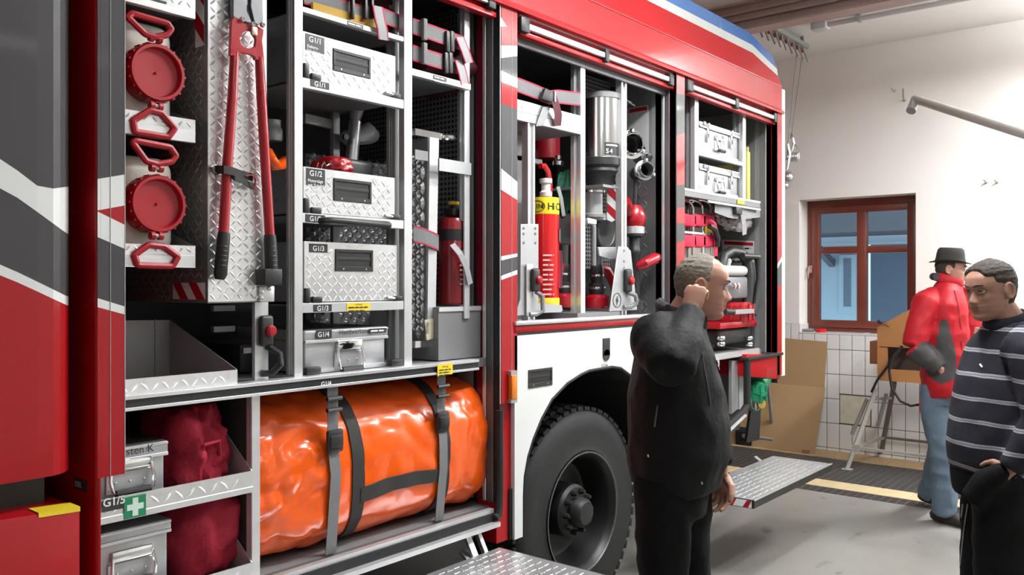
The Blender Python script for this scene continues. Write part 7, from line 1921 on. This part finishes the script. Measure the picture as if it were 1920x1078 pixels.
on_ob(trz, [(1806, 945), (1803, 970), (1800, 1000), (1797, 1030), (1794, 1060), (1791, 1090)], .0035, 'trouser_piping', M_pipe, p2)
on_ob(trz, [(1815, 945), (1811, 970), (1807, 1000), (1804, 1030), (1801, 1060), (1798, 1090)], .0025, 'trouser_piping', M_pipe, p2)
swt = [c for c in p2.children if c.name.startswith('sweater')][0]
on_ob(swt, [(1838, 683), (1840, 686), (1842, 689)], .0035, 'chest_emblem', M_txtw, p2)

# ------------------------------------------------------------------ man in the red jacket with hat
d3 = 5.72
F3 = (RT*.86 - FW*.50).normalized(); LF3 = UP.cross(F3)
H3 = {'nose': 1.0, 'wide': 1.0}
hc3 = DP(1784, 505, d3)
M3 = headframe(hc3, (F3 - UP*.06), s=.92)
b = MB()
b.tube([M3 @ Vector((-.028, 0, -.06)), DP(1779, 535, d3), DP(1776, 555, d3)], [.056, .058, .07], 16, up=F3)
b.tube([DP(1775, 550, d3), DP(1772, 640, d3), DP(1765, 720, d3)], [(.14,.09), (.14,.10), (.14,.09)], 18, up=F3)
r3s, r3e, r3w = DP(1736, 570, d3-.06), DP(1714, 650, d3-.10), DP(1766, 694, d3-.16)
l3s, l3e, l3w = DP(1812, 570, d3+.10), DP(1826, 640, d3+.05), DP(1812, 695, d3-.02)
for a_, e_, w_ in ((r3s, r3e, r3w), (l3s, l3e, l3w)): b.tube([a_, e_], [.045, .04], 12); b.tube([e_, w_], [.038, .027], 12)
h3R, h3L = DP(1755, 728, d3-.02), DP(1778, 728, d3+.10)
a3R = gpt(1772, d3+.02, .09); k3R = gpt(1766, d3-.04, .50)
a3L = gpt(1742, 6.18, .11); k3L = gpt(1768, 5.86, .50)
for h_, k_, a_ in ((h3R, k3R, a3R), (h3L, k3L, a3L)): b.tube([h_, k_, a_], [.07, .05, .036], 14)
add_hand(b, r3w, (RT*.7 - UP*.7), (FW*.8), (UP + RT*.4), s=1.0, curl=(.3,.3,.3,.3), thumb=.3)
add_hand(b, l3w, (-UP + RT*.2), (-RT), RT, s=1.0, curl=(.3,.3,.3,.3))
p3 = body('man in a red jacket, blue jeans and a dark felt hat', b, H3, M3, SK1, LIP1, voxel=.0055)
WORLDM[p3.name] = Matrix.Identity(4)
hair_mesh(H3, M3, lambda p: max(smooth01(.03, .015, p.x)*smooth01(.0, .02, p.z), smooth01(-.02, -.04, p.x)*smooth01(-.07, -.05, p.z)), .008, 7, .4).build('hair', M_h2, p3, smooth=80)
brows(p3, H3, M3, mat('dark_brow', (.05,.03,.022), .8))
# hat
M_hat = mat('dark_felt', (.030,.028,.024), .9, 0, .15, 30, bump=.2, bscale=200)
ht = thing('hat', 'dark grey felt hat with a narrow brim on the red jacketed man', 'hat', M3 @ Vector((-.01, 0, .06)))
def hat_ring(r, z, dent=0.0, curlz=0.0):
    return [M3 @ Vector((-.012 + r*1.14*math.cos(a), r*math.sin(a), z + curlz*math.sin(a)**2 - dent*math.cos(a)**2*0)) for a in [2*math.pi*k/36 for k in range(36)]]
rings = [hat_ring(.080, .048), hat_ring(.120, .042, curlz=.020), hat_ring(.123, .046, curlz=.022), hat_ring(.088, .056, curlz=.004), hat_ring(.085, .075), hat_ring(.082, .11), hat_ring(.076, .142), hat_ring(.064, .156), hat_ring(.040, .153), hat_ring(.012, .138)]
v = [p for r in rings for p in r]; fs = []
for i in range(len(rings)-1):
    for k in range(36): fs.append((i*36+k, i*36+(k+1) % 36, (i+1)*36+(k+1) % 36, (i+1)*36+k))
fs.append(tuple(range((len(rings)-1)*36, len(rings)*36)))
MB().add(v, fs).build('felt_body', M_hat, ht, smooth=50)
hb2 = [hat_ring(.0895, .057, curlz=.004), hat_ring(.0870, .076)]
v = [p for r in hb2 for p in r]
MB().add(v, [(k, (k+1) % 36, 36+(k+1) % 36, 36+k) for k in range(36)]).build('hat_band', M_webb, ht, smooth=50)
M_rj = mat('red_rain_jacket', (.40,.008,.016), .6, 0, .06, 10, spec=.3, bump=.15, bscale=40)
M_gj = mat('dark_grey_jacket_panel', (.045,.040,.042), .65, 0, .1, 20)
M_jean = mat('washed_blue_denim', (.115,.165,.22), .85, 0, .25, 9, bump=.3, bscale=120)
j = MB()
j.tube([DP(1780, 531, d3), DP(1778, 545, d3), DP(1774, 572, d3), DP(1772, 630, d3), DP(1772, 690, d3), DP(1774, 722, d3), DP(1776, 736, d3)],
       [(.085,.078), (.130,.092), (.195,.125), (.205,.145), (.205,.150), (.205,.148), (.200,.14)], 28, up=F3)
for a_, e_, w_, c_ in ((r3s, r3e, r3w, DP(1752, 560, d3)), (l3s, l3e, l3w, DP(1798, 560, d3+.05))):
    j.tube([c_, a_, a_.lerp(e_, .5), e_], [.085, .090, .082, .074], 16); j.tube([e_, e_.lerp(w_, .5), w_ - (w_-e_)*.08], [.072, .066, .052], 16)
sh_ = DP(1750, 630, d3-.14)
def pick3(c):
    # forearms and the side panels are dark grey
    def near(a, b_, r0):
        ab = b_-a; t_ = max(0, min(1, (c-a).dot(ab)/ab.length_squared)); return (c-(a+ab*t_)).length, t_
    dr_, tr_ = near(r3e, r3w, 0); dl_, tl_ = near(l3e, l3w, 0)
    if dr_ < .085 and tr_ > .02: return 1
    if dl_ < .085 and tl_ > .25: return 1
    if c.z < DP(1760, 598, d3).z and c.z > DP(1760, 700, d3).z:
        ax = DP(1772, 640, d3); rel = c - Vector((ax.x, ax.y, c.z)); lat = -rel.dot(LF3); fr = rel.dot(F3)
        zt_ = DP(1760, 598, d3).z; wz = min(1, .35 + (zt_-c.z)*3.0)
        if lat > .09 and -.05*wz < fr < .075*wz: return 1
    return 0
garment('rain_jacket', j, .008, 8, [M_rj, M_gj], p3, wr=.008, wfreq=7, pick=pick3, seed=22)
cl = MB(); ccx = DP(1779, 531, d3)
cl.tube([ccx + F3*(.078*math.cos(a)) + LF3*(.078*math.sin(a)) + UP*(.02-.03*math.cos(a)) for a in [2*math.pi*k/20 for k in range(20)]], [(.012, .034)]*20, 10, closed=True, up=UP)
cl.build('collar', M_rj, p3)
hd = MB(); hd.tube([ccx + F3*(-.062 - .03*math.cos(a)) + LF3*(.09*math.sin(a)) + UP*.045 for a in [-1.4 + 2.8*k/8 for k in range(9)]], .026, 10); hd.build('hood_roll', M_gj, p3)
t = MB()
t.tube([DP(1768, 705, d3), DP(1766, 735, d3), DP(1766, 755, d3)], [(.16,.115), (.168,.120), (.15,.11)], 22, up=F3)
for h_, k_, a_ in ((h3R, k3R, a3R), (h3L, k3L, a3L)): t.tube([h_+UP*.03, h_-UP*.12, k_, k_.lerp(a_, .5), a_-UP*.02], [.100, .098, .080, .074, .076], 18)
garment('jeans', t, .012, 4, M_jean, p3, wr=.008, wfreq=9, seed=28)
M_shoe = mat('dark_brown_shoe', (.025,.018,.014), .5)
for an, dr_, so in ((a3R, (F3*.6 - FW*.4), 0.0), (a3L, (F3*.3 - FW*.9), .02)):
    q = MB(); foot(q, an, dr_, 1.08, so); garment('shoe', q, .009, 3, M_shoe, p3)

rjk = [c for c in p3.children if c.name.startswith('rain_jacket')][0]
bpy.context.view_layer.update()
on_ob(rjk, [(1790, 545), (1797, 575), (1801, 610), (1803, 650), (1803, 690), (1802, 725)], .006, 'front_zip', mat('dark_red_zip_flap', (.30,.006,.010), .6), p3)
